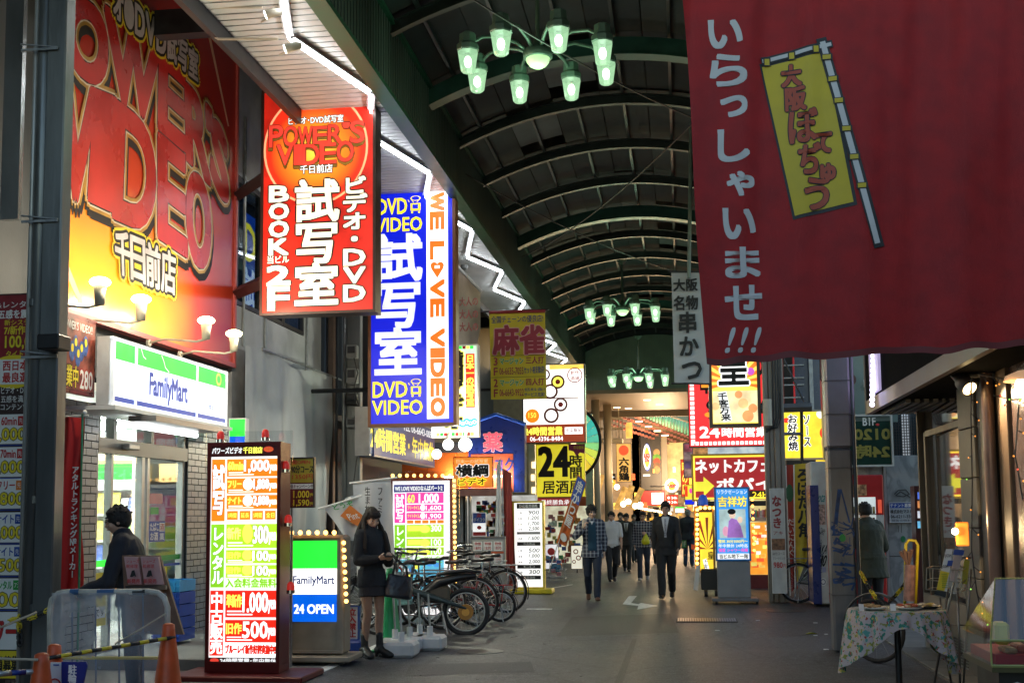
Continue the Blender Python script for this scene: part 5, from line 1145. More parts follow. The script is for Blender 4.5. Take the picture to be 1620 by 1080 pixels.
for k in range(26): 
    q = P+Vector((rnd.uniform(-.28,.28), rnd.uniform(-.2,.2), rnd.uniform(.1,.5))); MB().bbox(q.x-.05,q.x+.05,q.y-.04,q.y+.04,q.z,q.z+.09,.01).build('goods', rnd.choice(mc+[mt('goods_blue',(.1,.3,.5),.4)]*4), e)
m = MB(); 
for z in (.06,.25,.5): m.tube([(P.x-.34,P.y-.25,z),(P.x+.34,P.y-.25,z),(P.x+.34,P.y+.25,z),(P.x-.34,P.y+.25,z)], .008, 5, closed=True)
for x in (-.34,0,.34): m.tube([(P.x+x,P.y-.25,0),(P.x+x,P.y-.25,.5)], .008, 5)
m.build('wire_frame', STEEL, e)
# stores' generic wall backing far left row
bdl = empty('shop_row', (-6.2, 40, 0), 0, 'dim shop buildings backing the signs on the left of the arcade', 'building')
MB().box(-9, -6.9, 20.6, 56, 0, 3.3).build('wall', walld, bdl); MB().box(-8.5, -3.7, 40.5, 41, 0, 6.5).build('cross_wall', mt('wall_warm', (.25,.2,.14), .6), bdl)
for i, (x0,x1,y0,ye) in enumerate(((836,846,600,790),(830,836,640,700),(926,938,655,800))): ffbox(bdl, 'pilaster', 34+i, x0, y0, x1, ye, mt('pilaster_grey', (.3,.3,.28), .5), .3)
for i,(x,y) in enumerate(((843,735),(842,755),(843,775))): ffbox(bdl, 'wall_lamp', 33.9, x-2, y-5, x+3, y+5, lit('warm_lamp',(1,.7,.35),2.5), .1)
# ================================================================ FAR STREET (beyond the gable)
warm = mt('warm_wall', (.42,.32,.2), .55, 0, .15, 1); wcol = mt('column_cream', (.5,.42,.3), .4, 0, .08, 2)
dl = lit('downlight', (1,.75,.4), 7, 0)
ec = empty('entrance_canopy', (-1, 50, 5.9), 0, 'beige entrance canopy with downlights beyond the gable wall', 'canopy')
MB().box(-3.9, 2.2, 44.3, 52, 5.95, 6.02).build('ceiling_panel', beige, ec)
MB().box(-3.9, 2.2, 52, 52.2, 5.7, 6.02).build('edge_beam', beige, ec)
for px, py, Y in ((1043,623,49),(994,639,50.5),(976,650,50),(1024,640,47)):
    P = at(px, py, Y); P.z = 5.945; MB().lathe([(0,0),(.14,0),(.15,.004)], 14, Matrix.Translation((P.x, P.y, 5.938))).build('downlight', dl, ec)
glow('canopy_light', (-1.6, 47, 3.6), (1,.68,.36), 60, .3)
gc = empty('green_gallery', (-1, 62, 5), 0, 'second arcade roof edge with green scallops and pink and violet lamps', 'roof')
# gallery edge descends in the picture from (985,640) to (1125,700): it runs across at depth
def gal(px, py, Y): return at(px, py, Y)
n = 26
for i in range(n):
    t = i/(n-1); x = 1000+122*t; y = 640+40*t; Y = 54+8*t
    a = at(x, y, Y); b = at(x+5, y+2, Y); h = at(x, y+12+10*t, Y)
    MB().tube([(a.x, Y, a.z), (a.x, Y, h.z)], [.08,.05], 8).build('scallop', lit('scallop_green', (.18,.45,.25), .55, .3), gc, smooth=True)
    if i > 10: q = at(x, y-14, Y); MB().sphere((q.x, Y+.1, q.z), (.06,.06,.2), 8, 6).build('violet_lamp', lit('violet_lamp', (.6,.4,.75), 1.0), gc, smooth=True)
P = [at(1000,638,54.3), at(1126,678,62.3), at(1126,640,62.3), at(1000,636,54.3)]
MB().add([tuple(p) for p in P]+[(p.x,p.y+.3,p.z) for p in P], [(0,1,2,3),(7,6,5,4)]+[(i,i+4,(i+1)%4+4,(i+1)%4) for i in range(4)]).build('band', mt('gallery_green', (.12,.25,.17), .5), gc)
for r_ in range(4):
    for i in range(22):
        t = i/21; x = 978+118*t-6*r_; y = 648+46*t+7*r_*(1-.3*t); Y = 54+9*t+.2*r_
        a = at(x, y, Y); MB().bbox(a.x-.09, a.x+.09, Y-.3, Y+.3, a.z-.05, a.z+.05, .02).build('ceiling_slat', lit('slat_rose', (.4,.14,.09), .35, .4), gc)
for (x, y) in ((994,659),(1011,667),(1026,675),(1040,682),(1052,689)): a = at(x, y, 56); MB().tube([(a.x,a.y,a.z),(a.x,a.y,a.z+.03)], .16, 12).build('downlight', dl, gc)
MB().box(-6, 6, 62, 90, 6.5, 6.6).build('ceiling_panel', warm, gc)
fb = empty('far_building', (-3.5, 55, 0), 0, 'warm lit shop building with cream columns at the far left of the street', 'building')
def fbox(root, name, Y, x0, y0, x1, y1, mat, d=.3, zmin=None): return ffbox(root, name, Y, x0, y0, x1, y1, mat, d, zmin)
fbox(fb, 'wall', 60, 925, 640, 1014, 840, warm, .3, 0)
for x0, x1, Y in ((936,949,46),(955,968,48)): 
    a = at(x0, 700, Y); b = at(x1, 700, Y); MB().tube([((a.x+b.x)/2, Y, 0),((a.x+b.x)/2, Y, 5.9)], (b.x-a.x)/2, 18).build('column', wcol, fb, smooth=True)
# balcony cage
Yb_ = 50; A = at(946, 695, Yb_); B = at(985, 695, Yb_); T = at(960, 662, Yb_); m = MB()
for z in (A.z, A.z+.45, T.z): m.tube([(A.x,Yb_,z),((A.x+B.x)/2,Yb_-.5,z),(B.x,Yb_,z),(B.x,Yb_+.5,z),(A.x,Yb_+.5,z)], .025, 6, closed=True)
for k in range(9): 
    t = k/8; x = A.x+(B.x-A.x)*t; y = Yb_-.5*(1-abs(2*t-1)); m.tube([(x,y,A.z),(x,y,T.z)], .02, 5)
for x in (965, 978): q = at(x, 625, Yb_); m.tube([(q.x,Yb_,A.z),(q.x,Yb_,5.9)], .02, 5)
m.build('balcony_railing', wcol, fb); MB().box(A.x, B.x, Yb_-.4, Yb_+.5, A.z-.15, A.z-.02).build('balcony_floor', wcol, fb)
def fsign(label, Y, x0, y0, x1, y1, face, case=DARK, d=.2, **kw): return lightbox('sign', label, 'sign', Y, x0, y0, x1, y1, d, case, face, .02, **kw)
r, f = fsign('vertical amber sign with black calligraphy on the far left building', 55, 975, 701, 999, 762, lit('amber_face', (.95,.5,.12), .95, .15)); f.disc(987,712,8,8,lit('l_red2',(.9,.1,.03),1),1); f.vtext('六角鶏',979,724,995,760,INK,2,3,bw=.5); f.done()
r, f = fsign('small black arrow sign below the balcony cage', 54, 961, 749, 974, 759, BLACK, d=.05); f.poly([(963,754),(967,751),(967,753.3),(972,753.3),(972,754.7),(967,754.7),(967,757)],LWd,1); f.done()
fbox(fb, 'lit_cornice', 56, 990, 668, 1000, 692, lit('amber_box', (1,.5,.1), 1.1, .3))
bk_ = empty('burger_shop', (-2.0, 62, 0), 0, 'dark burger restaurant front with a round logo and burger picture billboard', 'shop')
fbox(bk_, 'billboard', 60, 1012, 680, 1046, 776, mt('charcoal_panel', (.06,.055,.05), .35, 0, .2, 1), .3)
fbox(bk_, 'pillar', 60, 1000, 678, 1012, 800, mt('pillar_steel', (.3,.28,.25), .3, .6), .3, 0); fbox(bk_, 'pillar', 60.2, 1047, 690, 1056, 800, wcol, .3, 0)
fbox(bk_, 'red_fascia', 60, 1014, 775, 1052, 799, lit('bk_red',(.5,.02,.02),.6), .3); fbox(bk_, 'white_fascia', 59.98, 1031, 779, 1050, 797, LW, .05)
def bun(f, cx, cy, rx, ry, tilt=0):
    f.disc(cx,cy,rx,ry,lit('bk_blue',(.02,.08,.45),.8),1.2); f.disc(cx-rx*.08,cy-ry*.02,rx*.93,ry*.92,LW,1.6)
    bn = lit('bk_bun',(.95,.5,.05),1.1)
    f.poly([(cx-rx*.7+rx*1.3*k/10, cy-ry*.25-ry*.5*math.sin(math.pi*k/10)) for k in range(11)],bn,2); f.poly([(cx-rx*.7+rx*1.3*k/10, cy+ry*.32+ry*.42*math.sin(math.pi*k/10)) for k in range(11)],bn,2)
    f.text('BURGER',cx-rx*.8,cy-ry*.25,cx+rx*.7,cy+ry*.02,LR,3,3,bw=.4); f.text('KING',cx-rx*.55,cy+ry*.03,cx+rx*.5,cy+ry*.34,LR,3,3,bw=.4)
f = FF(bk_, 59.99, 1012, 680, 1046, 776); bun(f, 1024, 723, 6.5, 22); f.rect(1017,750,1028,753,LWd,1)
for cy, c, q in ((716,(.6,.35,.12),6),(724,(.15,.45,.05),7.5),(730,(.5,.08,.04),6.5),(737,(.3,.14,.06),6.5),(743,(.6,.38,.15),6)): f.disc(1039,cy,q*.85,6,mt('burger_%d'%cy, c, .5, 0, .4, 6),1.5)
f.done()
r = empty('round_sign', at(1062,780,56), 0, 'round projecting burger restaurant sign lit in white', 'sign'); C0 = at(1063,768,56); MB().tube([C0+Vector((0,.0,0)), C0+Vector((0,.2,0))], .33, 28).build('housing', WP, r)
f = FF(r, 55.995, 1050, 756, 1076, 780); f.disc(1063,768,9.8,10.6,LW,1); bun(f, 1063, 768, 9.4, 10.2); f.done(); arm(r, C0+Vector((0,.2,0)), C0+Vector((-1,.6,0)))
r, f = fsign('red lit sign with two rows of white dots under the round burger sign', 56, 1054, 782, 1073, 799, LR); 
for y in (787,794): f.disc(1058,y,2,2,LW,1); f.text('24h',1062,y-2,1071,y+2,LW,1)
f.done()
r, f = fsign('little green and white lit convenience sign beyond the red dots sign', 60, 1068, 801, 1083, 811, LW); f.rect(1068,801,1083,804,LG,1); f.text('Mart',1071,805,1081,809,LB,1); f.done()
r, f = fsign('narrow red vertical sign at the far right of the warm street', 50, 1077, 726, 1090, 786, lit('l_red3',(.7,.06,.02),.9)); f.vtext('味の店',1079,730,1088,782,y1,2,1); f.done()
r, f = fsign('dark framed photo column sign beside the net cafe sign', 46, 1081, 700, 1097, 756, lit('photo_col',(.25,.12,.15),.7,.8)); 
for i in range(4): f.rect(1083,703+13*i,1095,714+13*i,lit('photo_%d'%i,((.5,.1,.15),(.3,.2,.2),(.15,.08,.2),(.5,.3,.25))[i],.6,.8),1)
f.done()
r, f = fsign('yellow lit sign with a blue strip left of the net cafe sign', 45, 1083, 766, 1099, 798, lit('l_y2',(.95,.75,.05),1.1)); f.rect(1083,790,1099,798,LB,1.2); f.disc(1093,776,2.5,4,LM,1); f.rect(1084,768,1088,785,LR,1); f.done()
r, f = fsign('small green directional sign in the walking street', 34, 1078, 853, 1087, 867, GP, d=.04); f.text('1F',1080,856,1085,864,WP,1); f.done(); arm(r, at(1082,867,34.02), gnd(1082,885)+Vector((0,0,0)), .012, STEEL, 'pole')
# many small warm lamps and shop glow far down
rr_f = random.Random(12); wl = empty('far_shops', (0, 78, 0), 0, 'glowing jumble of warm shop fronts at the far end of the street', 'building')
fbox(wl, 'back_wall', 84, 930, 700, 1150, 835, lit('far_glow', (.55,.3,.12), .5, .8), .3, 0)  # distant shop light put into the wall as emission
for k in range(230):
    x = rnd.uniform(940,1115); y = rnd.uniform(770,832); Y = rnd.uniform(64,82); s = rnd.uniform(2.5,8)
    c = rnd.choice([(1,.5,.12),(1,.7,.35),(.9,.2,.05),(.25,.12,.05),(.9,.85,.7),(.1,.06,.04),(.08,.05,.04),(1,.4,.05)])
    fbox(wl, 'shop_light' if sum(c) > .6 else 'dark_panel', Y, x, y, x+s, y+rnd.uniform(2,8), lit('far_%d' % int(c[0]*100+c[1]*10), c, 1.2, .5) if sum(c) > .6 else DARK, .1)
for k in range(46):
    x = rr_f.uniform(942,1072) if k < 34 else rr_f.uniform(1083,1118); y = rr_f.uniform(738,800); s_ = rr_f.uniform(2.5,6); q_ = rr_f.random()
    fbox(wl, 'hanging_sign', rr_f.uniform(57,63), x, y, x+s_, y+s_*rr_f.uniform(1.2,3.5), lit('hs_%d' % (k%7), [(1,.45,.08),(1,.75,.35),(.9,.1,.03),(1,.85,.6),(.95,.6,.1),(.6,.2,.05),(1,.3,.03)][k%7], 1.5, .4), .12)
for k in range(16): a = at(1010+3.4*k, 803+k*.6, 57-0*k); MB().sphere(tuple(a), .05, 8, 6).build('string_lamp', lit('string_warm', (1,.8,.5), 5, 0), wl)
for (x0,y0,x1,ye,Y) in ((975,805,990,770,52),(990,800,1000,768,53),(1000,805,1016,772,54),(942,790,952,750,50)):
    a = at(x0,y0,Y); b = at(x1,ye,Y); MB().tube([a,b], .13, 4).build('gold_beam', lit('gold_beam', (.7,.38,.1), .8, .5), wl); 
for (x,y) in ((986,797),(994,793),(1005,800),(976,770),(1013,798),(946,775)): a = at(x,y,51); MB().sphere(tuple(a), .12, 10, 7).build('bright_lamp', lit('bright_warm', (1,.8,.5), 6, 0), wl)
glow('far_light', (-.8, 56, 3.4), (1,.65,.35), 400, .6); glow('far_light', (-.2, 70, 3.6), (1,.65,.35), 260, .6)
for i,(x0,x1,y0,ye,mat) in enumerate(((1056,1085,700,770,lit('amber_box2',(.9,.55,.2),.8,.3)),(1060,1100,820,860,walld),(1100,1115,790,860,walld),(925,1000,815,862,mt('far_red',(.3,.08,.05),.5,0,.4,1)))): fbox(wl, 'shop_front', 62+i, x0, y0, x1, ye, mat, .3)
ffbox(wl, 'lit_kiosk', 57, 1062, 836, 1082, 860, lit('kiosk', (.9,.5,.2), .7, .5), .3, 0)

# ================================================================ RIGHT SIDE
# big red sign with square bulb border
YR = 30.0
r, f = lightbox('sign', 'large red lit sign edged with white square bulbs reading 24時間営業', 'sign', YR, 1088, 540, 1242, 706, .4, DARK, lit('hot_red_face', (.85,.03,.035), 1.15, .05), .02)
for i in range(20): f.rect(1091.5,550+7.6*i,1098,555.5+7.6*i,LW,2)
for i in range(21): f.rect(1091.5+7.1*i,697.5,1096.5+7.1*i,703,LW,2)
f.text('24',1106,674,1137,691,LW,2,3,bw=.6); f.text('時間営業',1141,676,1212,691,LW,2,3,bw=.5)
f.disc(1128,655,9,12,INK,2); f.disc(1122,655,8,4,LO,3); f.disc(1124,640,7,7,INK,2); f.line([(1118,608),(1118,622)],4,INK,2); f.rect(1110,606,1130,612,LO,3); f.rect(1108,604,1132,616,INK,2); f.disc(1200,580,10,16,INK,2,r0=.6)
f.done()
# emperor yellow lightbox
Y = 22.0
r, f = lightbox('sign', 'yellow and orange lit sign with a large black 皇 character in a dark frame', 'sign', Y, 1121, 535, 1203, 675, .35, mt('frame_brown', (.09,.06,.045), .4, .3), lit('emp_face', (1,.72,.1), 1.35, .08), .06)
def rp_(a):
    dx, dy = math.sin(a), -math.cos(a); t = min((36/abs(dx)) if abs(dx) > 1e-3 else 999, (54/-dy) if dy < -1e-3 else 999, (12/dy) if dy > 1e-3 else 999); return (1162+dx*t, 605+dy*t)
for k in range(-6, 7): f.poly([(1162,605), rp_(k*.29-.075), rp_(k*.29+.075)], lit('ray_orange',(1,.2,.02),1.2), .6)


f.rect(1127,618,1198,668,lit('pale_food',(1,.75,.4),1.2,.35),1); f.text('皇',1138,548,1184,608,INK,3,3,bw=1.3,ol=LW,ow=3.4)
f.poly([(1135,621),(1149,618),(1157,664),(1143,667)],LWd,2); f.vtext('千客万来',1138,621,1153,665,INK,3,2,bw=.4,slant=1.6); f.disc(1188,588,6,6,lit('l_violet',(.6,.1,.6),1),2)
for cx, cy, q, c in ((1168,624,6,'a'),(1175,638,8,'b'),(1190,646,7,'a'),(1131,642,6,'b'),(1182,658,9,'a')): f.disc(cx,cy,q,q,lit('food_'+c,{'a':(1,.35,.12),'b':(1,.6,.25)}[c],1.1,.3),1.6)
f.done(); RBX = f.p0.x+1.0
arm(r, at(1204,646,Y-.0)+Vector((0,.1,0)), at(1285,643,Y)+Vector((0,.1,0)), .08, mt('beam_grey', (.16,.155,.15), .5, .3)); arm(r, at(1205,640,Y+.05), at(1236,566,Y+.05), .018, DARK, 'tie_rod'); arm(r, at(1240,568,Y+.05), at(1272,635,Y+.05), .018, DARK, 'tie_rod')
# net cafe sign
Y = 27.0
r, f = lightbox('sign', 'dark red net cafe sign with white katakana and a yellow arrow', 'sign', Y, 1094, 717, 1232, 792, .3, mt('case_amber', (.6,.4,.05), .4), lit('netcafe_face', (.38,.02,.025), .8, .08), .045)
m = MB(); X0, X1, Z0, Z1 = ext(Y, 1094, 717, 1232, 792); frame(m, X0+.045, X1-.045, Z0+.045, Z1-.045, Y-.01, Y+.01, .035); m.build('light_border', lit('amber_neon', (1,.65,.05), 1.8), r)
f.text('ネットカフェ',1101,727,1219,747,LWd,2,3,bw=.8); f.text('ポパイ',1134,756,1220,774,LWd,2,3,bw=.8); f.poly([(1100,761),(1113,761),(1113,753),(1130,768),(1113,784),(1113,776),(1100,776)],lit('arrow_y',(.85,.8,.05),.9),2)
f.rect(1183,776,1222,788,mt('print_black2',(.03,.02,.02),.5),1.5); f.text('24H',1190,778,1215,787,LY,3); f.done()
# white hanging banner kushikatsu
Y = 20.0; e = flag('banner_flag', 'white hanging banner with black kushikatsu lettering behind the red banner', Y, [(1062,430),(1122,430),(1122,606),(1067,606)], mt('banner_grey_white', (.5,.52,.53), .6, 0, .06, 2), wave=.008)
MB().tube([at(1058,430,Y), at(1135,430,Y)], .016, 6).build('hanging_bar', DARK, e); MB().tube([at(1062,606,Y), at(1125,607,Y)], .016, 6).build('bottom_bar', DARK, e)
f = FF(e, Y-.05, 1060, 430, 1122, 606); f.text('大阪',1067,441,1105,460,INK,1,2,bw=.6); f.text('名物',1067,468,1105,490,INK,1,2,bw=.6); f.text('串',1075,494,1101,526,INK,1,3,bw=1); f.text('か',1075,533,1104,562,INK,1,3,bw=.9); f.text('つ',1078,573,1108,599,INK,1,3,bw=.9); f.done()
MB_ = MB().tube([at(1096,0,19.9), at(1090,430,19.9), at(1090,440,19.9)], .03, 8); tag(MB_.build('down_pipe', mt('pipe_verdigris', (.2,.26,.22), .5)), 'pale vertical pipe above the kushikatsu banner', 'pipe')
# column 1211-1243
cm = mt('column_taupe', (.22,.2,.175), .5, .1, .15, 3)
Y = 21.0; e = empty('service_column', at(1225,950,Y), 0, 'taupe ribbed service column between the red shop and the graffitied machine', 'column')
for i,(x0,x1) in enumerate(((1211,1218),(1219,1226),(1227,1235),(1236,1243))):
    a = at(x0,760,Y).x; b = at(x1,760,Y).x; MB().bbox(a, b, Y-.1+(.02 if i%2 else 0), Y+.1, 0, 7.3, .012).build('rib', cm, e)
P = at(1214, 650, Y-.25); MB().tube([P+Vector((0,0,.2)), P-Vector((0,0,.25))], .075, 12).build('lamp_housing', CREAM, e)
for i in range(4): MB().tube([at(x, y, Y-.16) for x, y in ((1222+4*i,560),(1223+4*i,620),(1224+4*i,660),(1221+3*i,676),(1212,684-2*i))], .012, 6).build('cable', DARK, e)
r, f = lightbox('sign', 'white column sign with red calligraphy and a 980 yen price', 'sign', 20.5, 1220, 772, 1243, 938, .08, WP, mt('column_sign_white', (.55,.55,.53), .5), .008, z0=0)
cal = mt('print_calli', (.3,.03,.03), .5); f.vtext('なつき',1223,784,1238,836,cal,1,3,bw=.6); f.text('アキ',1224,840,1239,846,cal,1); f.rect(1220,852,1242,870,mt('food_photo',(.25,.12,.06),.5,0,.6,20),1); f.text('60分コース',1222,873,1241,878,INK,1,0); f.text('フリードリンク',1222,881,1241,885,INK,1,0); f.text('980',1223,889,1237,898,REDP,1,2); f.text('円',1238,892,1242,898,REDP,1); f.done()
# blue dark glazed tower behind the frame, yellow lit sign, square duct
tw = empty('glazed_building', at(1270,640,26), 0, 'dark blue tiled building behind the steel frame on the right', 'building')
MB().box(at(1238,0,26).x, at(1318,0,26).x, 26, 26.4, 3.0, 9).build('wall', mt('glaze_blue', (.03,.045,.1), .25, 0, .2, 4), tw)
for y in (578, 598, 609, 629): a = at(1240,y,25.97); b = at(1272,y,25.97); MB().box(a.x, b.x, 25.94, 25.99, a.z-.012, a.z+.012).build('glazing_bar', STEEL, tw)
for x in (1263,): a = at(x,0,25.9); MB().box(a.x-.04, a.x+.04, 25.88, 25.93, 3, 9).build('mullion', STEEL, tw)
r, f = lightbox('sign', 'yellow lit okonomiyaki sign with brushed black lettering behind the steel frame', 'sign', 24.5, 1235, 648, 1314, 727, .3, mt('case_cream', (.5,.45,.35), .4), lit('okono_face', (1,.68,.04), 1.3, .2), .04)
f.vtext('お好み焼',1247,655,1262,712,INK,2,2,ol=LW,ow=1.3); f.vtext('ソース',1271,655,1283,707,INK,2,2,ol=LW,ow=1.2); f.disc(1300,655,7,7,LW,1.5); f.disc(1304,685,7,9,LR,1.5); f.disc(1245,664,5,4,LR,1.5); f.disc(1306,700,7,12,lit('food_a',()),1.6); f.done()
gr_ = empty('duct_gantry', at(1275, 740, 23), 0, 'grey steel frame and square duct standing above the graffitied machine', 'frame')
a = at(1278,0,23.0).x; b = at(1300,0,23.0).x; MB().bbox(a, b, 22.9, 23.15, at(0,748,23).z, 7.4, .012).build('square_duct', mt('duct_grey', (.2,.19,.18), .3, .6, .3, 2), gr_)
for y in (686,): P = at(1238,y,22.95); Q = at(1270,y,22.95); MB().tube([P,Q], .03, 4).build('rail', STEEL, gr_)
P = at(1268,650,22.95); Q = at(1269,760,22.95); MB().tube([P,Q], .03, 4).build('rail', DARK, gr_)
P = [at(x,y,22.9) for x,y in ((1297,566),(1298,600),(1304,608),(1300,596),(1302,572))]; MB().tube(P, .012, 6).build('cable', plk, gr_)
fbox(gr_, 'yellow_panel', 24, 1292, 727, 1316, 760, lit('l_y3',(1,.6,.03),1.1,.1), .1)
# upright banners in front
e = flag('banner_flag', 'yellow upright banner with black brush lettering beside the graffitied machine', 22.5, [(1256,734),(1286,732),(1283,870),(1260,925)], mt('banner_yellow', (.65,.45,.03), .6), pole=[(1256,735),(1258,945)]); f = FF(e, 22.4, 1256, 734, 1286, 925); f.vtext('ろばた八角',1263,740,1283,850,INK,1,2,bw=.8); f.done()
e = flag('banner_flag', 'dark red upright banner with pale lettering left of the yellow one', 22.7, [(1243,735),(1258,735),(1262,930),(1252,935)], mt('banner_red', (.35,.03,.02), .6), pole=[(1243,736),(1250,945)]); f = FF(e, 22.6, 1243, 735, 1262, 935); f.disc(1251,780,6,14,mt('print_dkgreen',(.03,.12,.06),.5),1); f.vtext('だいにんぐ',1246,820,1257,880,WP,1,1); f.done()
# graffitied vending machine seen from its side
vm = empty('vending_machine', (at(1295,950,20).x, 20.3, 0), 0, 'vending machine with a white graffiti covered side and a dark blue front edge', 'vending machine')
Y = 20.0; a = at(1285,850,Y).x; b = at(1326,850,Y).x; zt = at(0,750,Y).z
MB().bbox(a, b, Y, Y+.7, .04, zt, .02).build('cabinet', mt('machine_white', (.55,.55,.52), .4, 0, .15, 6, .1), vm)
MB().bbox(at(1267,0,Y).x, a-.003, Y-.02, Y+.75, .04, at(0,784,Y).z, .01).build('front_door', mt('machine_blue', (.01,.025,.16), .3), vm)
c_ = at(1264.5,0,Y).x; MB().box(c_-.02, at(1267,0,Y).x-.003, Y+.02, Y+.7, .9, 1.75).build('display_window', lit('vend_glow', (.75,.85,1), 1.3, .5), vm)
f = FF(vm, Y-.001, 1285, 750, 1326, 955); rr2 = random.Random(5)
f.rect(1287,798,1307,830,mt('poster_mix',(.45,.3,.25),.5,0,.8,25),1); f.rect(1309,775,1310.5,952,REDP,1)
for k in range(26):
    cx = rr2.uniform(1289,1303); cy = rr2.uniform(838,905); pts = [(cx+rr2.uniform(-5,5), cy+rr2.uniform(-5,5)) for _ in range(5)]; f.line(pts, rr2.choice((.4,.7,1.1)), rr2.choice((INK,INK,mt('ink_grey',(.15,.15,.2),.5))), 2)
f.text('NAKA',1288,862,1306,876,INK,2,1,shear=.3); f.text('ZERO',1287,878,1303,896,INK,2,2,shear=.3); f.text('wota',1288,782,1306,794,mt('ink_teal',(.03,.2,.2),.5),2,1,shear=.3); f.disc(1300,920,5,6,WP,1.5); f.disc(1300,920,4,4.5,mt('ink_grey',()),2,r0=.7); f.rect(1299,897,1305,905,mt('print_lilac',(.35,.35,.55),.5),2); f.done()
# relaxation stand sign
Y = 20.6
r, f = lightbox('standing_sign', 'blue framed lit stand sign with yellow 吉祥坊 lettering and a lady picture on a grey pedestal', 'sign', Y, 1131, 770, 1187, 887, .25, mt('case_bright_blue', (.02,.2,.55), .35), lit('relax_face', (.04,.3,.75), 1.05, .1), .03, z0=0)
X0, X1, Z0, Z1 = ext(Y, 1131, 770, 1187, 887); MB().bbox(X0+.02, X1-.02, Y+.02, Y+.24, .1, Z0-.002, .01).build('pedestal', mt('pedestal_grey', (.24,.25,.27), .5, .1, .12, 3), r); MB().bbox(X0-.08, X1+.1, Y-.15, Y+.4, .05, .098, .01).build('base_plate', mt('pedestal_base', (.15,.15,.16), .5), r)
for x in (X0-.03, X1+.05): MB().tube([(x,Y-.1,.04),(x+.04,Y-.1,.04)], .04, 10).build('castor', BLACK, r)
f.text('リラクゼーション',1136,774,1183,781,LWd,2,1,bw=.2); f.text('吉祥坊',1137,785,1182,801,lit('l_gold',(1,.75,.1),1.3),2,2,ol=mt('edge_brown',(.2,.08,.02),.5),ow=.8)
f.rect(1138,805,1180,851,lit('pic_pale',(.45,.6,.6),.8,.4),1); f.disc(1159,814,5,6,lit('pic_skin',(.85,.6,.45),.9),2); f.disc(1158,809,6.5,4.5,INK,2.3); f.poly([(1150,850),(1153,824),(1158,819),(1166,822),(1172,832),(1176,850)],lit('pic_violet',(.35,.15,.5),.8,.6),2); f.disc(1171,822,4,5,lit('pic_skin',()),2.2); f.disc(1148,840,5,8,lit('pic_rose',(.8,.35,.5),.9),1.8)
for y, t, mm in ((853,'整体 30分3000円～','l_gold'),(860,'年中無休 24時迄','lit_soft_white'),(867,'個室 シャワー完備','lit_magenta')): f.text(t,1136,y,1182,y+5.5,MATS[mm],2,1,bw=.2)
f.rect(1134,875,1184,884,LWd,1.5); f.text('当ビル地下一階',1137,876,1182,883,INK,2,1,bw=.3); f.done()
# bulb framed sunburst sign
Y = 22.5
r, f = lightbox('standing_sign', 'narrow bulb framed stand sign with a yellow sunburst left of the blue stand sign', 'sign', Y, 1099, 800, 1131, 905, .3, mt('case_amber2', (.5,.25,.03), .4), mt('sunb_edge', (.04,.02,.01), .4), .04, z0=0)
f.rect(1107,810,1131,903,lit('sun_face',(1,.65,.04),1.2),1)
for k in range(7): a0 = -1.5+k*.5; f.poly([(1119,868),(1119+26*math.sin(a0-.09),868-50*math.cos(a0-.09)),(1119+26*math.sin(a0+.09),868-50*math.cos(a0+.09))],lit('ray_dark',(.25,.04,.01),.5),1.5)
f.poly([(1111,885),(1117,883),(1121,900),(1115,902)],LW,2); f.vtext('千客',1112,884,1119,900,INK,3); f.text('皇',1119,872,1130,884,INK,3,2); f.done()
bulbs(r, lerp_pts((1103,806),(1103,898),13), Y, .03); bulbs(r, lerp_pts((1108,803),(1130,803),4), Y, .03)
X0, X1, Z0, Z1 = ext(Y, 1099, 800, 1131, 905); MB().bbox(X0+.1, X1+.1, Y-.05, Y+.5, .12, .5, .01).build('trolley', BLACK, r)
for x in (X0+.18, X1): MB().tube([(x-.03,Y-.08,.06),(x+.03,Y-.08,.06)], .06, 12).build('castor', BLACK, r)
P = at(1112,790,Y); MB().lathe([(.09,-.1),(.09,0),(.06,.08),(0,.1)], 14, Matrix.Translation(P)).build('beacon_dome', lit('beacon_blue',(.02,.08,.45),.5), r, smooth=True)
e = empty('folding_board', gnd(1103, 932), 0, 'white folding board leaning beside the bulb framed stand', 'board'); P = [at(a,b,21.5) for a, b in ((1101,895),(1108,893),(1104,934),(1097,932))]; MB().add([tuple(p) for p in P]+[(p.x,p.y+.04,p.z) for p in P], [(3,2,1,0),(4,5,6,7)]+[(i,(i+1)%4,(i+1)%4+4,i+4) for i in range(4)]).build('board', WP, e)
# bright shop behind
sp = empty('grill_shop', at(1205,900,24), 0, 'bright restaurant front with glowing food price panels behind the blue stand sign', 'shop')
fbox(sp, 'back_wall', 26.5, 1125, 790, 1222, 915, lit('grill_glow', (1,.6,.25), .9, .5), .1, 0)  # wall given a glow to stand for the bright interior
fbox(sp, 'dark_header', 25.6, 1120, 792, 1215, 800, BLACK, .2)
rs_ = [('a',(1,.35,.05)),('b',(1,.75,.15)),('c',(.95,.1,.03)),('d',(1,.9,.7)),('e',(.9,.5,.1))]
for k in range(34):
    x = rr2.uniform(1187,1216); y = rr2.uniform(828,900); n_, c = rr2.choice(rs_); fbox(sp, 'menu_panel', 24.9+.004*k, x, y, x+rr2.uniform(5,12), y+rr2.uniform(3,7), lit('menu_'+n_, c, 1.2, .4), .003)
fbox(sp, 'menu_board', 25.1, 1186, 826, 1218, 908, lit('menu_base', (.95,.3,.03), 1.1, .4), .1); fbox(sp, 'low_wall', 24.8, 1184, 909, 1222, 935, mt('brown_red', (.15,.02,.02), .5), .2, 0)
for k in range(12): fbox(sp, 'goods', 25.5, 1188+2.5*k, 808-rr2.random()*4, 1190+2.5*k, 818, rr2.choice(mc), .1)
fbox(sp, 'counter', 25.3, 1184, 818, 1218, 824, STEEL, .2)
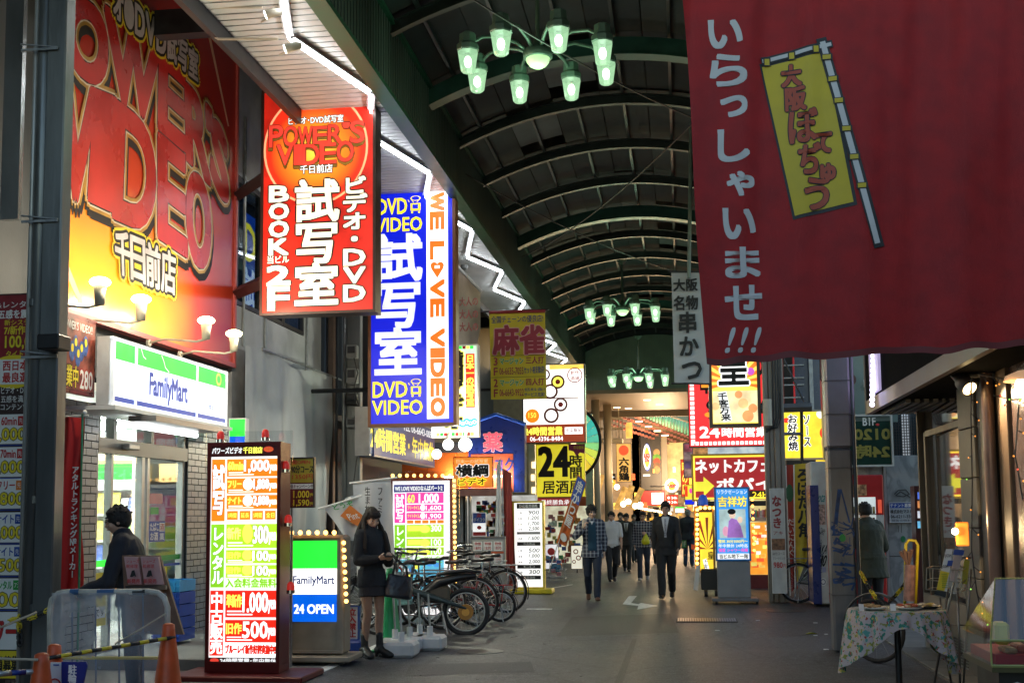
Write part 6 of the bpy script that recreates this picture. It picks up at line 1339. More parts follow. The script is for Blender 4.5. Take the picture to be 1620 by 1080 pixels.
fbox(sp, 'upper_panel', 31, 1120, 706, 1215, 718, lit('pale_upper', (.6,.75,.95), .8, .4), .1)
bulbs(sp, lerp_pts((1190,790),(1193,870),1+8), 23.5, .028, lit('orange_bulb', (1,.3,.05), 5, 0))
tag(MB().box(2.35, 12, 27.5, 28, 0, 9).build('side_building', walld), 'dark building mass behind the okonomiyaki sign', 'building')
tag(MB().box(1.75, 6, 44, 44.5, 0, 9).build('end_building', walld), 'dark building at the right end of the first arcade', 'building')

# green-grey panels with 1F / B1F and a sign's reflection painted as reversed lettering
e = empty('floor_panel', at(1380,560,19.5), 0, 'grey green floor guide panel with 1F and B1F and painted reflection of yellow 24時', 'sign')
Y = 19.6; ffbox(e, 'panel', Y, 1325, 540, 1418, 668, mt('panel_greygreen', (.14,.19,.17), .3, 0, .15, 3), .1)
ffbox(e, 'glass_case', Y-.06, 1340, 666, 1410, 735, mt('panel_navy_green', (.012,.04,.03), .15, 0, .2), .1)
m = MB(); X0, X1, Z0, Z1 = ext(Y-.1, 1338, 655, 1413, 738); frame(m, X0, X1, Z0, Z1, Y-.12, Y-.065, .03); m.build('frame', mt('frame_pale', (.5,.5,.47), .4), e)
f = FF(e, Y-.065, 1340, 540, 1413, 735); f.text('1F',1368,601,1380,612,WP,1,2,bw=.3); f.text('B1F',1364,661,1384,673,WP,1,2,bw=.3); f.disc(1350,600,6,8,mt('dot_brown',(.1,.04,.03),.5),1); f.disc(1387,672,3,2,REDP,1)
yd = mt('print_mirror_yellow', (.25,.22,.03), .5); f.text('0120',0,0,1,1,yd,2,2,bw=.8,warp=lambda u,v:(1406-u*56,679+v*16)); f.text('24時',0,0,1,1,yd,2,3,bw=.9,warp=lambda u,v:(1404-u*54,704+v*20)); f.done()
# lattice behind
e = empty('lattice_screen', at(1435,700,20.5), 0, 'dark metal lattice over pale glass between the awning and marble wall', 'screen'); ffbox(e, 'glass_back', 20.7, 1408, 640, 1470, 742, mt('glass_teal', (.03,.05,.06), .2), .1); ffbox(e, 'pale_strip', 20.66, 1428, 655, 1440, 742, lit('strip_pale',(.55,.6,.65),.5), .03)
m = MB()
for i in range(16): a = at(1409+4*i,655,20.6); b = at(1409+4*i,742,20.6); m.box(a.x-.006, a.x+.006, 20.58, 20.6, b.z, a.z)
for i in range(20): a = at(1409,655+4.4*i,20.6); b = at(1470,655+4.4*i,20.6); m.box(a.x, b.x, 20.56, 20.578, a.z-.006, a.z+.006)
m.build('lattice', DARK, e, kind='stuff')
# marble wall
def marble():
    m = bpy.data.materials.new('marble'); m.use_nodes = True; t = m.node_tree; N = t.nodes; L = t.links; b = N['Principled BSDF']
    tc = N.new('ShaderNodeTexCoord'); nz = N.new('ShaderNodeTexNoise'); nz.inputs['Scale'].default_value = 1.8; nz.inputs['Detail'].default_value = 9; nz.inputs['Distortion'].default_value = 1.6; L.new(tc.outputs['Object'], nz.inputs['Vector'])
    r = N.new('ShaderNodeValToRGB'); e = r.color_ramp.elements; e[0].position = .4; e[0].color = (.3,.31,.31,1); e[1].position = .56; e[1].color = (.36,.37,.37,1); q = e.new(.49); q.color = (.2,.21,.215,1); L.new(nz.outputs[0], r.inputs[0]); L.new(r.outputs[0], b.inputs['Base Color']); b.inputs['Roughness'].default_value = .3; return m
mb_ = marble(); e = empty('marble_wall', at(1400,950,19.8), 0, 'pale marble clad wall behind the man in the olive coat', 'wall')
Y = 19.8
for x0, x1 in ((1322,1398.5),(1404,1470)):
    zt = at(0,743,Y).z; zb = 0; n = 3
    for k in range(n): a = at(x0,800,Y).x; b = at(x1,800,Y).x; MB().bbox(a, b, Y, Y+.06, zb+(zt-zb)*k/n+.004, zb+(zt-zb)*(k+1)/n-.004, .006).build('marble_slab', mb_, e)
a = at(1399,800,Y).x; b = at(1403.5,800,Y).x; MB().box(a, b, Y-.03, Y+.06, 0, at(0,742,Y).z).build('joint_strip', mt('strip_grey', (.3,.3,.3), .4), e)
MB().box(at(1322,800,Y).x, 4.6, Y+.07, Y+.3, 0, at(0,743,Y).z-.01).build('backing', grout, e)
# recessed red can machine
vm = empty('vending_machine', at(1372,960,19.5), 0, 'red drinks vending machine with two lit rows of cans behind the olive coat', 'vending machine'); Y = 19.35
a = at(1340,850,Y).x; b = at(1402,850,Y).x; MB().bbox(a, b, Y+.06, Y+.42, .05, at(0,770,Y).z, .02).build('cabinet', mt('machine_red', (.4,.012,.015), .35, 0, .1), vm)
ffbox(vm, 'display_window', Y+.04, 1343, 786, 1386, 845, lit('vend_window', (.62,.68,.68), .75, .15), .018)
for row, (y, n) in enumerate(((812,9),(829,9))):
    ffbox(vm, 'shelf', Y-.02, 1343, y, 1386, y+2, alu, .055)
    for i in range(n):
        q = at(1346+4.6*i, y, Y+.0); MB().cyl((q.x, Y+.01, q.z+.002), .019, .105, 10).build('can', rr2.choice([mt('can_brown',(.14,.06,.03),.3),mt('can_gold',(.4,.28,.1),.3,.4),mt('can_red2',(.4,.03,.03),.3),mt('can_dark',(.03,.03,.03),.3)]), vm, smooth=True)
ffbox(vm, 'button_row', Y+.03, 1344, 833, 1386, 838, lit('button_row', (.5,.65,.6), .8, .5), .009)
ffbox(vm, 'advert', Y+.03, 1345, 766, 1371, 784, mt('advert_mix', (.4,.2,.1), .4, 0, .8, 18), .02); ffbox(vm, 'label', Y+.05, 1389, 790, 1395, 811, lit('vlabel_red',(.8,.1,.05),.6), .008); ffbox(vm, 'label', Y+.05, 1387, 814, 1399, 837, mt('label_white',(.55,.52,.5),.5), .008)
r, f = lightbox('sign', 'blue and white tenant notice plate on the marble wall', 'sign', 19.72, 1407, 794, 1450, 826, .03, WP, mt('notice_white', (.42,.44,.47), .5), .006)
f.rect(1408,795,1449,803,BP,1); f.text('テナント募集中',1409,796,1448,802,WP,2,1,bw=.2); f.text('株式会社マストミ',1409,805.5,1448,811.5,INK,2,1,bw=.3); f.text('06-6211-3343',1409,814,1447,819,INK,2,1,bw=.2); f.text('担当 山田まで',1411,821,1445,824.5,INK,2,0); f.done()
f = FF(e, 19.79, 1322, 743, 1470, 960); f.disc(1429,853,4,5,mt('spray_green',(.02,.2,.07),.6),1); 
f.line([(1418,782),(1424,776),(1436,775),(1442,782),(1432,786),(1420,784),(1428,778),(1444,788)],1.6,mt('spray_black',(.05,.05,.05),.6),1.2); f.line([(1423,832),(1422,842)],.7,INK,1.2); f.line([(1427,829),(1427,843)],.7,INK,1.2); f.done()
gm = empty('capsule_machine', at(1460,850,17.5), 0, 'narrow red framed machine with glowing blue and white pictures at the shop corner', 'machine'); ffbox(gm, 'cabinet', 17.6, 1448, 768, 1466, 860, mt('machine_dark', (.06,.012,.012), .4), .3, 0)
for k, (y, c) in enumerate(((778,(.1,.2,.9)),(792,(.9,.3,.1)),(808,(.8,.85,1)),(824,(.15,.5,.9)))): ffbox(gm, 'picture', 17.58, 1452, y, 1463, y+11, lit('gm_%d'%k, c, 1.2, .5), .018)

# ---------------------------------------------------------------- main post at right
a = at(1312,800,13.6); b = at(1352,800,13.6)
po = empty('steel_post', ((a.x+b.x)/2, 13.6, 0), 0, 'heavy grey steel post with blue and green spray paint, right of centre', 'post')
PX0 = at(1313,820,13.5).x; PX1 = at(1352,820,13.5).x
MB().bbox(PX0, PX1, 13.5, 13.78, 0, 2.2, .025).build('lower_shaft', mt('post_worn', (.12,.125,.14), .42, .4, .3, 4, .15, 30, stretch=(1,1,.3)), po)
MB().bbox(PX0-.004, PX1+.004, 13.495, 13.785, 2.203, 7.5, .025).build('upper_shaft', mt('post_upper', (.2,.2,.23), .38, .45, .15, 3, .1), po)
f = FF(po, 13.498, 1313, 640, 1352, 1010); sb = mt('spray_blue', (.01,.05,.17), .6, 0, .5, 12); rr3 = random.Random(8)
pts = [(1330,775),(1326,800),(1322,830)]; f.line(pts,6,sb,1); f.line([(1332,775),(1338,800),(1344,828)],2.5,sb,1)
for k in range(26):
    x, y = rr3.uniform(1318,1342), rr3.uniform(826,925); f.line([(x,y)]+[(min(1350,max(1315,x+rr3.uniform(-9,12)*j)),y+rr3.uniform(-7,7)*j*.6) for j in (1,2,3)],rr3.uniform(.8,4),sb,1)
f.disc(1332,852,5,6,mt('spray_green2',(.04,.3,.07),.6),2); f.done()
for y in (602, 655, 740, 941): P = at(1313,y,13.49); MB().box(PX0-.006, PX1+.006, 13.488, 13.79, P.z-.006, P.z+.006).build('seam_band', mt('seam', (.08,.08,.09), .5), po)
MB().tube([(PX1+.03,13.55,0),(PX1+.03,13.55,7.4)], .022, 8).build('side_conduit', mt('post_worn', ()), po)
tag(MB().box(1.66, 2.3, 4, 44, 7.56, 8.2).build('gutter_box', walld), 'dark gutter box above the right hand posts', 'gutter')

# ---------------------------------------------------------------- right shop: awning, window, corner
aw = empty('awning', (3.2, 11, 3.2), 0, 'dark stone faced awning with a glowing bulb strip edge over the right shop', 'awning')
def npoly(root, name, px, mat, thick=(.0,.1,0)):
    P = [Vector(p) for p in px]; T = Vector(thick); n = len(P)
    return MB().add([tuple(p) for p in P]+[tuple(p+T) for p in P], [tuple(range(n-1,-1,-1)), tuple(range(n,2*n))]+[(i,(i+1)%n,(i+1)%n+n,i+n) for i in range(n)]).build(name, mat, root)
XA = 2.15
# awning underside and face (X = const plane, seen obliquely) from far end Y~15 to near
A1 = at(1371,655,14.2); A2 = at(1381,540,14.2)
zl, zh = A1.z, 4.2
nearY = 8.0
xf = A1.x
npoly(aw, 'fascia', [(xf+.01,14.2,zl+.154),(xf+.01,14.2,4.2),(xf+.02,nearY,4.2),(xf+.02,nearY,zl+.154)], mt('fascia_black',(.012,.012,.013),.95, spec=.03), (.05,0,0)); npoly(aw, 'stone_trim', [(xf,14.2,zl),(xf,14.2,zl+.15),(xf+.01,nearY,zl+.15),(xf+.01,nearY,zl+.0)], mt('marble_brown', (.11,.075,.05), .35, 0, .35, 3), (.06,0,0))
MB().box(xf+.07, 6, nearY, 14.2, zl+.02, zl+.06).build('soffit_panel', mt('soffit_black2', (.006,.006,.006), .95, spec=.05), aw)
MB().box(xf, 6, 14.205, 14.3, zl, 4.2).build('end_panel', mt('end_grey', (.05,.05,.06), .5), aw)
m = MB()
for i in range(14): m.box(xf+.15+.09*i, xf+.2+.09*i, 12.6, 14.1, zl-.02, zl+.018)
m.build('grille_bars', GREY, aw, kind='stuff')
bulbs(aw, lerp_pts((1381,556),(1379,640),12), 13.42, .028, lit('cool_bulb', (.75,.7,1), 3, 0))
MB().box(xf-.03, xf-.002, 13.1, 13.7, A1.z+.17, 4.2).build('light_strip', lit('strip_violet', (.45,.38,.62), .8, .2), aw)
# shop wall plane X = XS
XS = 2.62
def xs(px, py): return atX(px, py, XS)
sw = empty('corner_shop', (XS, 11, 0), 0, 'right hand shop front with reflecting display window and stone pier', 'shop')
yA = xs(1455,800).y; yB = xs(1528,800).y; yC = xs(1552,800).y; yD = xs(1572,800).y; yE = xs(1585,800).y; yF = xs(1604,800).y
frm = mt('window_frame_bronze', (.07,.06,.045), .45, .4, .15, 4)
ztop = xs(1500,650).z
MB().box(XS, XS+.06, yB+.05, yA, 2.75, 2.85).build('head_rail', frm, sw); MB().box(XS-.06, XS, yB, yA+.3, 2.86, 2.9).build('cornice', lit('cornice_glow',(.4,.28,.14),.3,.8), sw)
MB().box(XS, XS+.12, yA-.055, yA, .62, 2.75).build('jamb', frm, sw); MB().box(XS, XS+.06, yB+.05, yB+.11, .62, 2.75).build('jamb', frm, sw)
yM = xs(1468,800).y; MB().box(XS-.01, XS+.02, yM-.04, yM+.04, .62, 2.35).build('mullion', frm, sw); MB().box(XS-.01, XS+.02, yB+.11, yM-.05, 2.3, 2.36).build('transom_bar', mt('bar_dark',(.03,.03,.03),.4), sw)
gl = bpy.data.materials.new('display_glass'); gl.use_nodes = True; gb = gl.node_tree.nodes['Principled BSDF']; gb.inputs['Base Color'].default_value = (.5,.48,.48,1); gb.inputs['Metallic'].default_value = .9; gb.inputs['Roughness'].default_value = .03
MB().add([(x_+dx_, y_, z_) for dx_ in (0,.01) for x_, y_ in ((XS+.01, yB+.11), (XS+.08, yA-.06)) for z_ in (.68, 2.75)], [(0,1,3,2),(4,6,7,5),(0,2,6,4),(1,5,7,3),(0,4,5,1),(2,3,7,6)]).build('window_pane', gl, sw)
MB().box(XS, XS+.05, yB+.05, yA, .0, .3).build('plinth', GREY, sw); MB().box(XS, XS+.05, yB+.05, yA, .302, .62).build('stall_riser', mt('riser_taupe',(.2,.18,.15),.5), sw)
m = MB()
for z in range(9): m.box(XS-.012, XS-.001, yB+.15, yA-.5, .05+z*.027, .062+z*.027)
m.build('louvre', DARK, sw, kind='stuff')
pierm = mt('pier_stone', (.1,.095,.085), .45, 0, .25, 5, .2, 50)
zc = [0,.45,.9,1.35,1.8,2.25,2.7,3.15,3.6]
for a_, b_ in zip(zc, zc[1:]): MB().bbox(XS-.03, XS+.3, yC, yB+.045, a_+.003, b_-.003, .006).build('pier_block', pierm, sw)
MB().box(XS-.005, XS+.3, yD, yC-.003, 0, 4).build('dark_pilaster', mt('pilaster_black', (.012,.014,.018), .35), sw)
MB().box(XS-.06, XS+.1, yE+.02, yD-.003, 0, 4).build('black_jamb', BLACK, sw)
MB().tube([(XS-.08, yE-.02, 0),(XS-.08, yE-.02, 4)], .05, 12).build('rose_pipe', mt('pipe_rose', (.4,.27,.22), .35, .2, .1), sw, smooth=True)
MB().bbox(XS-.03, XS+.06, yF-.05, yE-.1, 0, 4, .01).build('timber_jamb', mt('timber_tan', (.16,.1,.055), .5, 0, .2, 6), sw)
MB().box(XS, XS+.03, 5.5, yF-.055, .5, 3.6).build('curtain_glass', mt('glass_rosy', (.16,.1,.085), .25, 0, .3, 1.5, .3, 60), sw); MB().box(XS, XS+.04, 5.5, yF-.055, 0, .498).build('low_panel', mt('low_brown',(.08,.05,.04),.5), sw)
MB().box(XS+.35, XS+.4, 5.5, 14.2, 0, 4.2).build('back_wall', walld, sw)
# spot can
P = at(1523,603,10.4); e = empty('spotlight', P, 0, 'grey can spotlight with a warm glowing mouth on the right shop', 'spotlight')
d = Vector((.25,-.55,-.5)).normalized(); MB().tube([P-d*.14, P-d*.04, P, P+d*.11], [.045,.048,.07,.078], 18).build('can', mt('can_grey', (.16,.16,.17), .45, .3), e, smooth=True); MB().tube([P+d*.105, P+d*.112], .06, 18).build('lamp_face', lit('spot_face', (1,.75,.35), 5, 0), e); MB().tube([P-d*.1, P+Vector((.1,.02,.05)), (XS,P.y,P.z+.05)], .02, 8).build('bracket', GREY, e)
sl = bpy.data.lights.new('spotlight_lamp', 'SPOT'); sl.color = (1,.75,.45); sl.energy = 30; sl.spot_size = R(80); sl.spot_blend = .6; sl.shadow_soft_size = .05
so = bpy.data.objects.new('spotlight_lamp', sl); sc.collection.objects.link(so); so.matrix_world = Matrix.Translation(P+d*.13) @ d.to_track_quat('-Z', 'Y').to_matrix().to_4x4()
P = at(1617,608,7.2); e = empty('wall_lamp', P, 0, 'glowing warm round lamp at the right edge of the picture', 'lamp'); MB().sphere((P.x+.03,P.y,P.z), (.07,.07,.055), 14, 8).build('bulb', lit('warm_bulb', ()), e, smooth=True); MB().lathe([(.13,0),(.12,.03),(.05,.06)], 18, Matrix.Translation((P.x+.03,P.y,P.z+.02)) ).build('reflector', lit('reflector_warm', (.7,.4,.2), .5), e, smooth=True); glow('wall_lamp_light', P+Vector((-.15,-.1,-.1)), (1,.7,.4), 2.5, .05)
P = at(1511,840,10.9); e = empty('window_lamp', P, 0, 'bright orange lamp glowing low in the shop window behind the leaflet rack', 'lamp'); MB().sphere(tuple(P), .03, 12, 8).build('bulb', lit('hot_orange', (1,.75,.35), 14, 0), e, smooth=True); MB().bbox(P.x+.02, P.x+.13, P.y+.05, P.y+.1, P.z-.13, P.z+.08, .01).build('lit_poster', lit('poster_orange', (.8,.2,.03), .5, .5), e); glow('window_lamp_light', P+Vector((-.1,-.12,0)), (1,.7,.35), 5, .03)
# fairy lights
def fairy(pts, Y, n, label, drop=0):
    e = empty('fairy_lights', at(*pts[0], Y), 0, label, 'string lights', 'strings of tiny lights on the right shop'); V = [at(x, y, Y if not isinstance(Y, list) else Y[i]) for i, (x, y) in enumerate(pts)]
    MB().tube(V, .005, 5).build('wire', plk, e); cs_ = ['f_orange','f_orange','f_orange','f_red','f_green']
    for n_, c in (('f_orange',(1,.35,.05)),('f_red',(1,.1,.05)),('f_green',(.3,.8,.1)),('f_yellow',(.9,.7,.1))): lit(n_, c, 1.7, 0)
    L = len(V)-1
    for i in range(n):
        t = (i+.5)/n*L; k = min(int(t), L-1); p = V[k].lerp(V[k+1], t-k)+Vector((rr3.uniform(-.05,.05)*(1 if drop==0 else .3), -.02, rr3.uniform(-.06,.0)))
        MB().tube([V[k].lerp(V[k+1], t-k), p], .003, 4).build('bulb_lead', plk, e); MB().sphere(tuple(p), .006, 6, 5).build('light_bulb', MATS[rr3.choice(cs_)], e)
fairy([(1537,600),(1536,660),(1538,760),(1537,870),(1545,935),(1558,990)], 9.3, 14, 'string of tiny coloured lights running down the stone pier')
fairy([(1548,592),(1575,597),(1600,602),(1625,600)], 8.2, 6, 'upper string of tiny lights crossing to the right edge'); fairy([(1572,625),(1600,632),(1625,630)], 8.1, 6, 'lower string of tiny lights drooping at the right edge'); fairy([(1612,640),(1606,720),(1618,790)], 7.9, 6, 'string of tiny lights hanging on the rosy glass at the right edge')
# a few things behind the picture's right: bike mudguard, yellow frame
yf = empty('yellow_rack', at(1440,950,11.5), 0, 'bent yellow steel bracket holding a pink leaflet tube by the shop window', 'rack')
MB().tube([at(x,y,11.5) for x,y in ((1431,985),(1433,860),(1438,854),(1448,855),(1452,862),(1447,985))], .014, 10).build('frame_tube', ply, yf, smooth=True)
MB().tube([at(1440,893,11.45), at(1438,950,11.45)], .05, 12).build('leaflet_tube', mt('tube_pink', (.25,.14,.13), .4, 0, .4, 20), yf); 
m = MB(); 
for k in range(4): m.tube([at(1437,892,11.45), at(1424+6*k,872-3*(k%2),11.4)], .018, 4)
m.build('leaflets', mt('leaf_brown', (.2,.12,.1), .5), yf)
chain(at(1443,905,11.9), at(1408,950,11.6), .02, 20, (ply, plk), 'yellow and black chain beside the olive coat man'); chain(at(1362,905,12.5), at(1395,955,12.2), .03, 20, (ply, plk), 'yellow chain over the bicycle mudguard')
e = empty('parked_wheel', at(1388,990,12.6), 0, 'bicycle front wheel with wide mudguard behind the food table', 'bicycle'); C0 = at(1384,955,12.6); MB().ring((0,0,0), .3, .022, 30, 8, 'x', Matrix.Translation((C0.x,12.6,.32)) @ Matrix.Rotation(.9,4,'Z')).build('tyre', RUBBER, e); MB().ring((0,0,0), .35, (.035,.012), 20, 6, 'x', Matrix.Translation((C0.x,12.6,.34)) @ Matrix.Rotation(.9,4,'Z'), a0=10, a1=170).build('mudguard', mt('guard_grey', (.12,.12,.12), .35, .4), e, smooth=True)
m = MB(); 
for k in range(12): a0 = math.pi*2*k/12; m.tube([(0,0,0),(0,math.cos(a0)*.29,math.sin(a0)*.29)], .002, 4, M=Matrix.Translation((C0.x,12.6,.32)) @ Matrix.Rotation(.9,4,'Z'))
m.build('spokes', STEEL, e)
# ================================================================ BICYCLES
def wheel(root, c, r, tm, sm_):
    w_ = MB().ring(c, r-.018, .019, 36, 8, 'y').build('tyre', RUBBER, root, smooth=True)
    MB().ring(c, r-.045, (.012,.009), 36, 6, 'y').build('rim', tm, w_, smooth=True)
    m = MB()
    for k in range(20): a = 2*math.pi*k/20; m.tube([(c[0],c[1]+(.02 if k%2 else -.02),c[2]),(c[0]+math.cos(a)*(r-.05),c[1],c[2]+math.sin(a)*(r-.05))], .0022, 3)
    m.tube([(c[0],c[1]-.045,c[2]),(c[0],c[1]+.045,c[2])], .022, 10); m.build('spokes', sm_, w_)
spm = mt('spoke_steel', (.45,.45,.46), .3, 1, .05); rimm = mt('rim_alloy', (.5,.5,.51), .3, .9, .1); sadm = mt('saddle_black', (.025,.024,.024), .4, 0, .2)
def saddle(root, x, z):
    prof = [(-.15,.02),(-.1,.03),(0,.04),(.06,.075),(.11,.085),(.14,.06)]
    MB().tube([(x+a, 0, z+.01+(.02 if a > .05 else 0)) for a, b in prof], [(.022+.006*(i>2), b) for i, (a, b) in enumerate(prof)], 12, up=(0,0,1), rnd=True).build('saddle', sadm, root, smooth=True)
    MB().tube([(x, 0, z-.26),(x, 0, z)], .014, 8).build('seat_post', CHROME, root)
def make_bike(r, fm, small=False, basket=True, wb=1.08):
    e = empty('bicycle', (0,0,0)); rh, fh = (0,0,r), (-wb,0,r); bb = (-.44,0,.28); st = (-.27,0,.68); ht = (-wb+.22,0,.82 if not small else .7); hb = (-wb+.17,0,.62 if not small else .48)
    wheel(e, rh, r, rimm, spm); wheel(e, fh, r, rimm, spm)
    m = MB(); m.tube([bb, st], .016, 8); m.tube([bb, (-.7,0,.36), hb], .019, 8); m.tube([(-.36,0,.48),(-.66,0,.5),(ht[0]+.01,0,ht[2]-.05)], .016, 8); m.tube([hb, ht], .021, 8)
    for s in (-.05,.05): m.tube([(bb[0],s*.6,bb[2]),(0,s,r)], .009, 6); m.tube([(st[0],s*.3,st[2]-.04),(0,s,r)], .008, 6)
    m.build('frame', fm, e, smooth=True)
    m = MB()
    for s in (-.05,.05): m.tube([hb, (hb[0]-.03,s,hb[2]-.08), (fh[0],s,r)], .011, 6)
    m.build('fork', fm, e, smooth=True)
    top = (ht[0]+.05,0,1.0 if not small else .98)
    MB().tube([ht, top], .013, 8).build('stem', CHROME, e)
    MB().tube([(top[0]+.2,-.29,top[2]+.02),(top[0]+.05,-.27,top[2]+.03),(top[0]-.04,-.12,top[2]+.01),(top[0],0,top[2]),(top[0]-.04,.12,top[2]+.01),(top[0]+.05,.27,top[2]+.03),(top[0]+.2,.29,top[2]+.02)], .011, 8).build('handlebar', CHROME, e, smooth=True)
    for s in (-1,1): MB().tube([(top[0]+.1,s*.28,top[2]+.025),(top[0]+.21,s*.29,top[2]+.02)], .017, 8).build('grip', sadm, e)
    saddle(e, -.25, .86)
    fend = mt('fender_dark', (.05,.05,.055), .35, .5)
    MB().ring(rh, r+.022, (.024,.006), 22, 6, 'y', a0=-20, a1=165).build('mudguard', fend, e, smooth=True)
    MB().ring(fh, r+.022, (.024,.006), 22, 6, 'y', a0=30, a1=190).build('mudguard', fend, e, smooth=True)
    m = MB(); z = r*2+.07
    for s in (-.06,.06,0): m.tube([(-.22,s,z),(.18,s,z)], .006, 6)
    for x in (-.2,-.05,.1,.17): m.tube([(x,-.06,z),(x,.06,z)], .005, 6)
    for s in (-.06,.06): m.tube([(.05,s,z),(0,s,r)], .005, 6)
    m.build('rear_rack', STEEL if not small else fm, e)
    MB().tube([(bb[0],-.05,bb[2]),(bb[0],.05,bb[2])], .085, 18).build('chain_guard', fend, e); 
    m = MB(); m.tube([(bb[0],-.07,bb[2]),(bb[0]+.12,-.07,bb[2]-.11)], .01, 6); m.tube([(bb[0],.07,bb[2]),(bb[0]-.12,.07,bb[2]+.11)], .01, 6); m.build('crank', CHROME, e)
    for s, dx, dz in ((-1,.12,-.11),(1,-.12,.11)): MB().bbox(bb[0]+dx-.04, bb[0]+dx+.04, s*.12-.045, s*.12+.045, bb[2]+dz-.012, bb[2]+dz+.012, .004).build('pedal', sadm, e)
    m = MB(); m.tube([(0,-.07,r),(.05,-.13,.01)], .009, 6); m.tube([(0,.07,r),(.05,.13,.01)], .009, 6); m.build('kickstand', STEEL, e)
    if basket:
        m = MB(); x0, x1 = fh[0]-.16, fh[0]+.14; z0, z1 = .72, .95
        for z in (z0, (z0+z1)/2, z1): 
            k = .02*(z-z0)/.2; m.tube([(x0-k,-.16-k,z),(x1+k,-.16-k,z),(x1+k,.16+k,z),(x0-k,.16+k,z)], .005, 5, closed=True)
        for i in range(7):
            y = -.16+.32*i/6; m.tube([(x0,y,z0),(x0-.02,y*1.1,z1)], .003, 4); m.tube([(x1,y,z0),(x1+.02,y*1.1,z1)], .003, 4); m.tube([(x0,y,z0),(x1,y,z0)], .003, 4)
        for i in range(6):
            x = x0+(x1-x0)*i/5; m.tube([(x,-.16,z0),(x,-.18,z1)], .003, 4); m.tube([(x,.16,z0),(x,.18,z1)], .003, 4)
        m.build('basket', STEEL, e)
    return e
fb_k = mt('frame_black', (.02,.02,.022), .3, .3); fb_r = mt('frame_red', (.4,.015,.015), .3, .2); fb_s = mt('frame_silver', (.4,.4,.42), .3, .7); fb_b = mt('frame_blue', (.01,.04,.35), .3, .3); fb_g = mt('frame_grey', (.08,.085,.09), .35, .5)
city = make_bike(.335, fb_k); fold = make_bike(.225, fb_r, small=True, basket=False, wb=.98)
km = {}
for c in sc.objects:
    if c.parent: km.setdefault(c.parent.name, []).append(c)
def place_bike(src, px, Y, rz, label, fm=None, first=False, lean=0):
    o = src if first else copy_tree(src, None, km); P = at(px, 900, Y); o.location = (P.x, Y, 0); o.rotation_euler = (R(lean), 0, R(rz)); tag(o, label, 'bicycle', 'bicycles parked in a row')
    if fm:
        for c in ([k for k in sc.objects if k.parent == o]):
            if c.name.startswith(('frame','fork')): c.material_slots[0].link = 'OBJECT'; c.material_slots[0].material = fm
    return o
place_bike(city, 801, 18.7, -4, 'black city bicycle with a big rear wheel nearest the yellow price stand', None, True, 3)
place_bike(fold, 791, 17.1, 4, 'small wheeled red folding bicycle in the parked row', None, True, -2)
place_bike(city, 832, 24.0, 12, 'bicycle with blue rimmed rear wheel, farthest right in the row', fb_b)
place_bike(city, 760, 19.6, 3, 'silver framed bicycle behind the red folding one', fb_s, lean=-3)
place_bike(city, 752, 16.5, -2, 'black framed bicycle directly behind the dark electric bicycle', fb_g, lean=4)
place_bike(city, 722, 17.6, 6, 'red framed city bicycle in front of the bulb ringed price sign', fb_r, lean=-2)
place_bike(city, 690, 17.0, -6, 'grey framed bicycle nearest the white weight bases', fb_g, lean=3)
place_bike(city, 668, 16.1, 5, 'black bicycle leaning behind the white weight bases', fb_k, lean=4)
place_bike(city, 712, 19.0, -5, 'grey bicycle deep in the row under the bulb ringed sign', fb_g, lean=-3)
place_bike(city, 741, 18.3, 2, 'black bicycle squeezed between the red and silver ones', fb_k, lean=2)
place_bike(city, 786, 20.4, -3, 'black bicycle just left of the big wheeled one', fb_k, lean=3)
place_bike(city, 699, 16.0, 3, 'black bicycle between the electric one and the weight bases', fb_k, lean=-4)
place_bike(city, 735, 20.2, -7, 'dark grey bicycle at the back of the row beside the bulb ringed sign', fb_g, lean=3)
place_bike(city, 770, 21.6, 5, 'silver bicycle by the grey leaflet board', fb_s, lean=-4)
# dark electric bicycle nearest the camera
e = empty('electric_bicycle', (0,0,0)); r = .285
wheel(e, (0,0,r), r, mt('rim_pale', (.55,.55,.52), .35, .3), spm); wheel(e, (-1.12,0,r), r, rimm, spm)
MB().ring((0,0,r), r-.008, .03, 36, 8, 'y').build('fat_tyre', RUBBER, e, smooth=True)
bdm = mt('body_slate', (.04,.055,.06), .35, .2, .15, 4); blk = mt('body_black', (.018,.018,.02), .35)
MB().tube([(.0,-.06,.33),(-.25,-.075,.42),(-.5,-.08,.5),(-.85,-.07,.62),(-1.0,-.05,.72)], [(.02,.05),(.03,.05),(.045,.05),(.04,.045),(.02,.03)], 12, up=(0,0,1), rnd=True).build('side_cowl', bdm, e, smooth=True)
MB().tube([(.12,0,.74),(-.1,0,.72),(-.35,0,.66),(-.5,0,.5)], [(.03,.06),(.05,.08),(.07,.09),(.09,.06)], 12, up=(0,0,1), rnd=True).build('seat_cowl', blk, e, smooth=True)
MB().tube([(.18,0,.79),(0,0,.81),(-.2,0,.79),(-.35,0,.76)], [(.02,.05),(.03,.09),(.03,.1),(.02,.05)], 12, up=(0,0,1), rnd=True).build('seat', sadm, e, smooth=True)
MB().bbox(-.48, -.2, -.07, .07, .4, .62, .03).build('battery_case', mt('battery_brown', (.06,.045,.03), .4), e)
MB().tube([(0,-.09,r),(0,-.02,r)], .1, 18).build('hub_motor', mt('hub_amber', (.3,.13,.02), .4, .4), e); MB().tube([(0,-.1,r),(0,-.09,r)], .05, 14).build('hub_cap', mt('hub_amber2', (.6,.28,.03), .4), e)
m = MB(); m.tube([(-.95,0,.72),(-.88,0,1.0)], .018, 8); m.tube([(-.95,0,.72),(-1.12,.06,r)], .014, 8); m.tube([(-.95,0,.72),(-1.12,-.06,r)], .014, 8); m.build('fork', DARK, e)
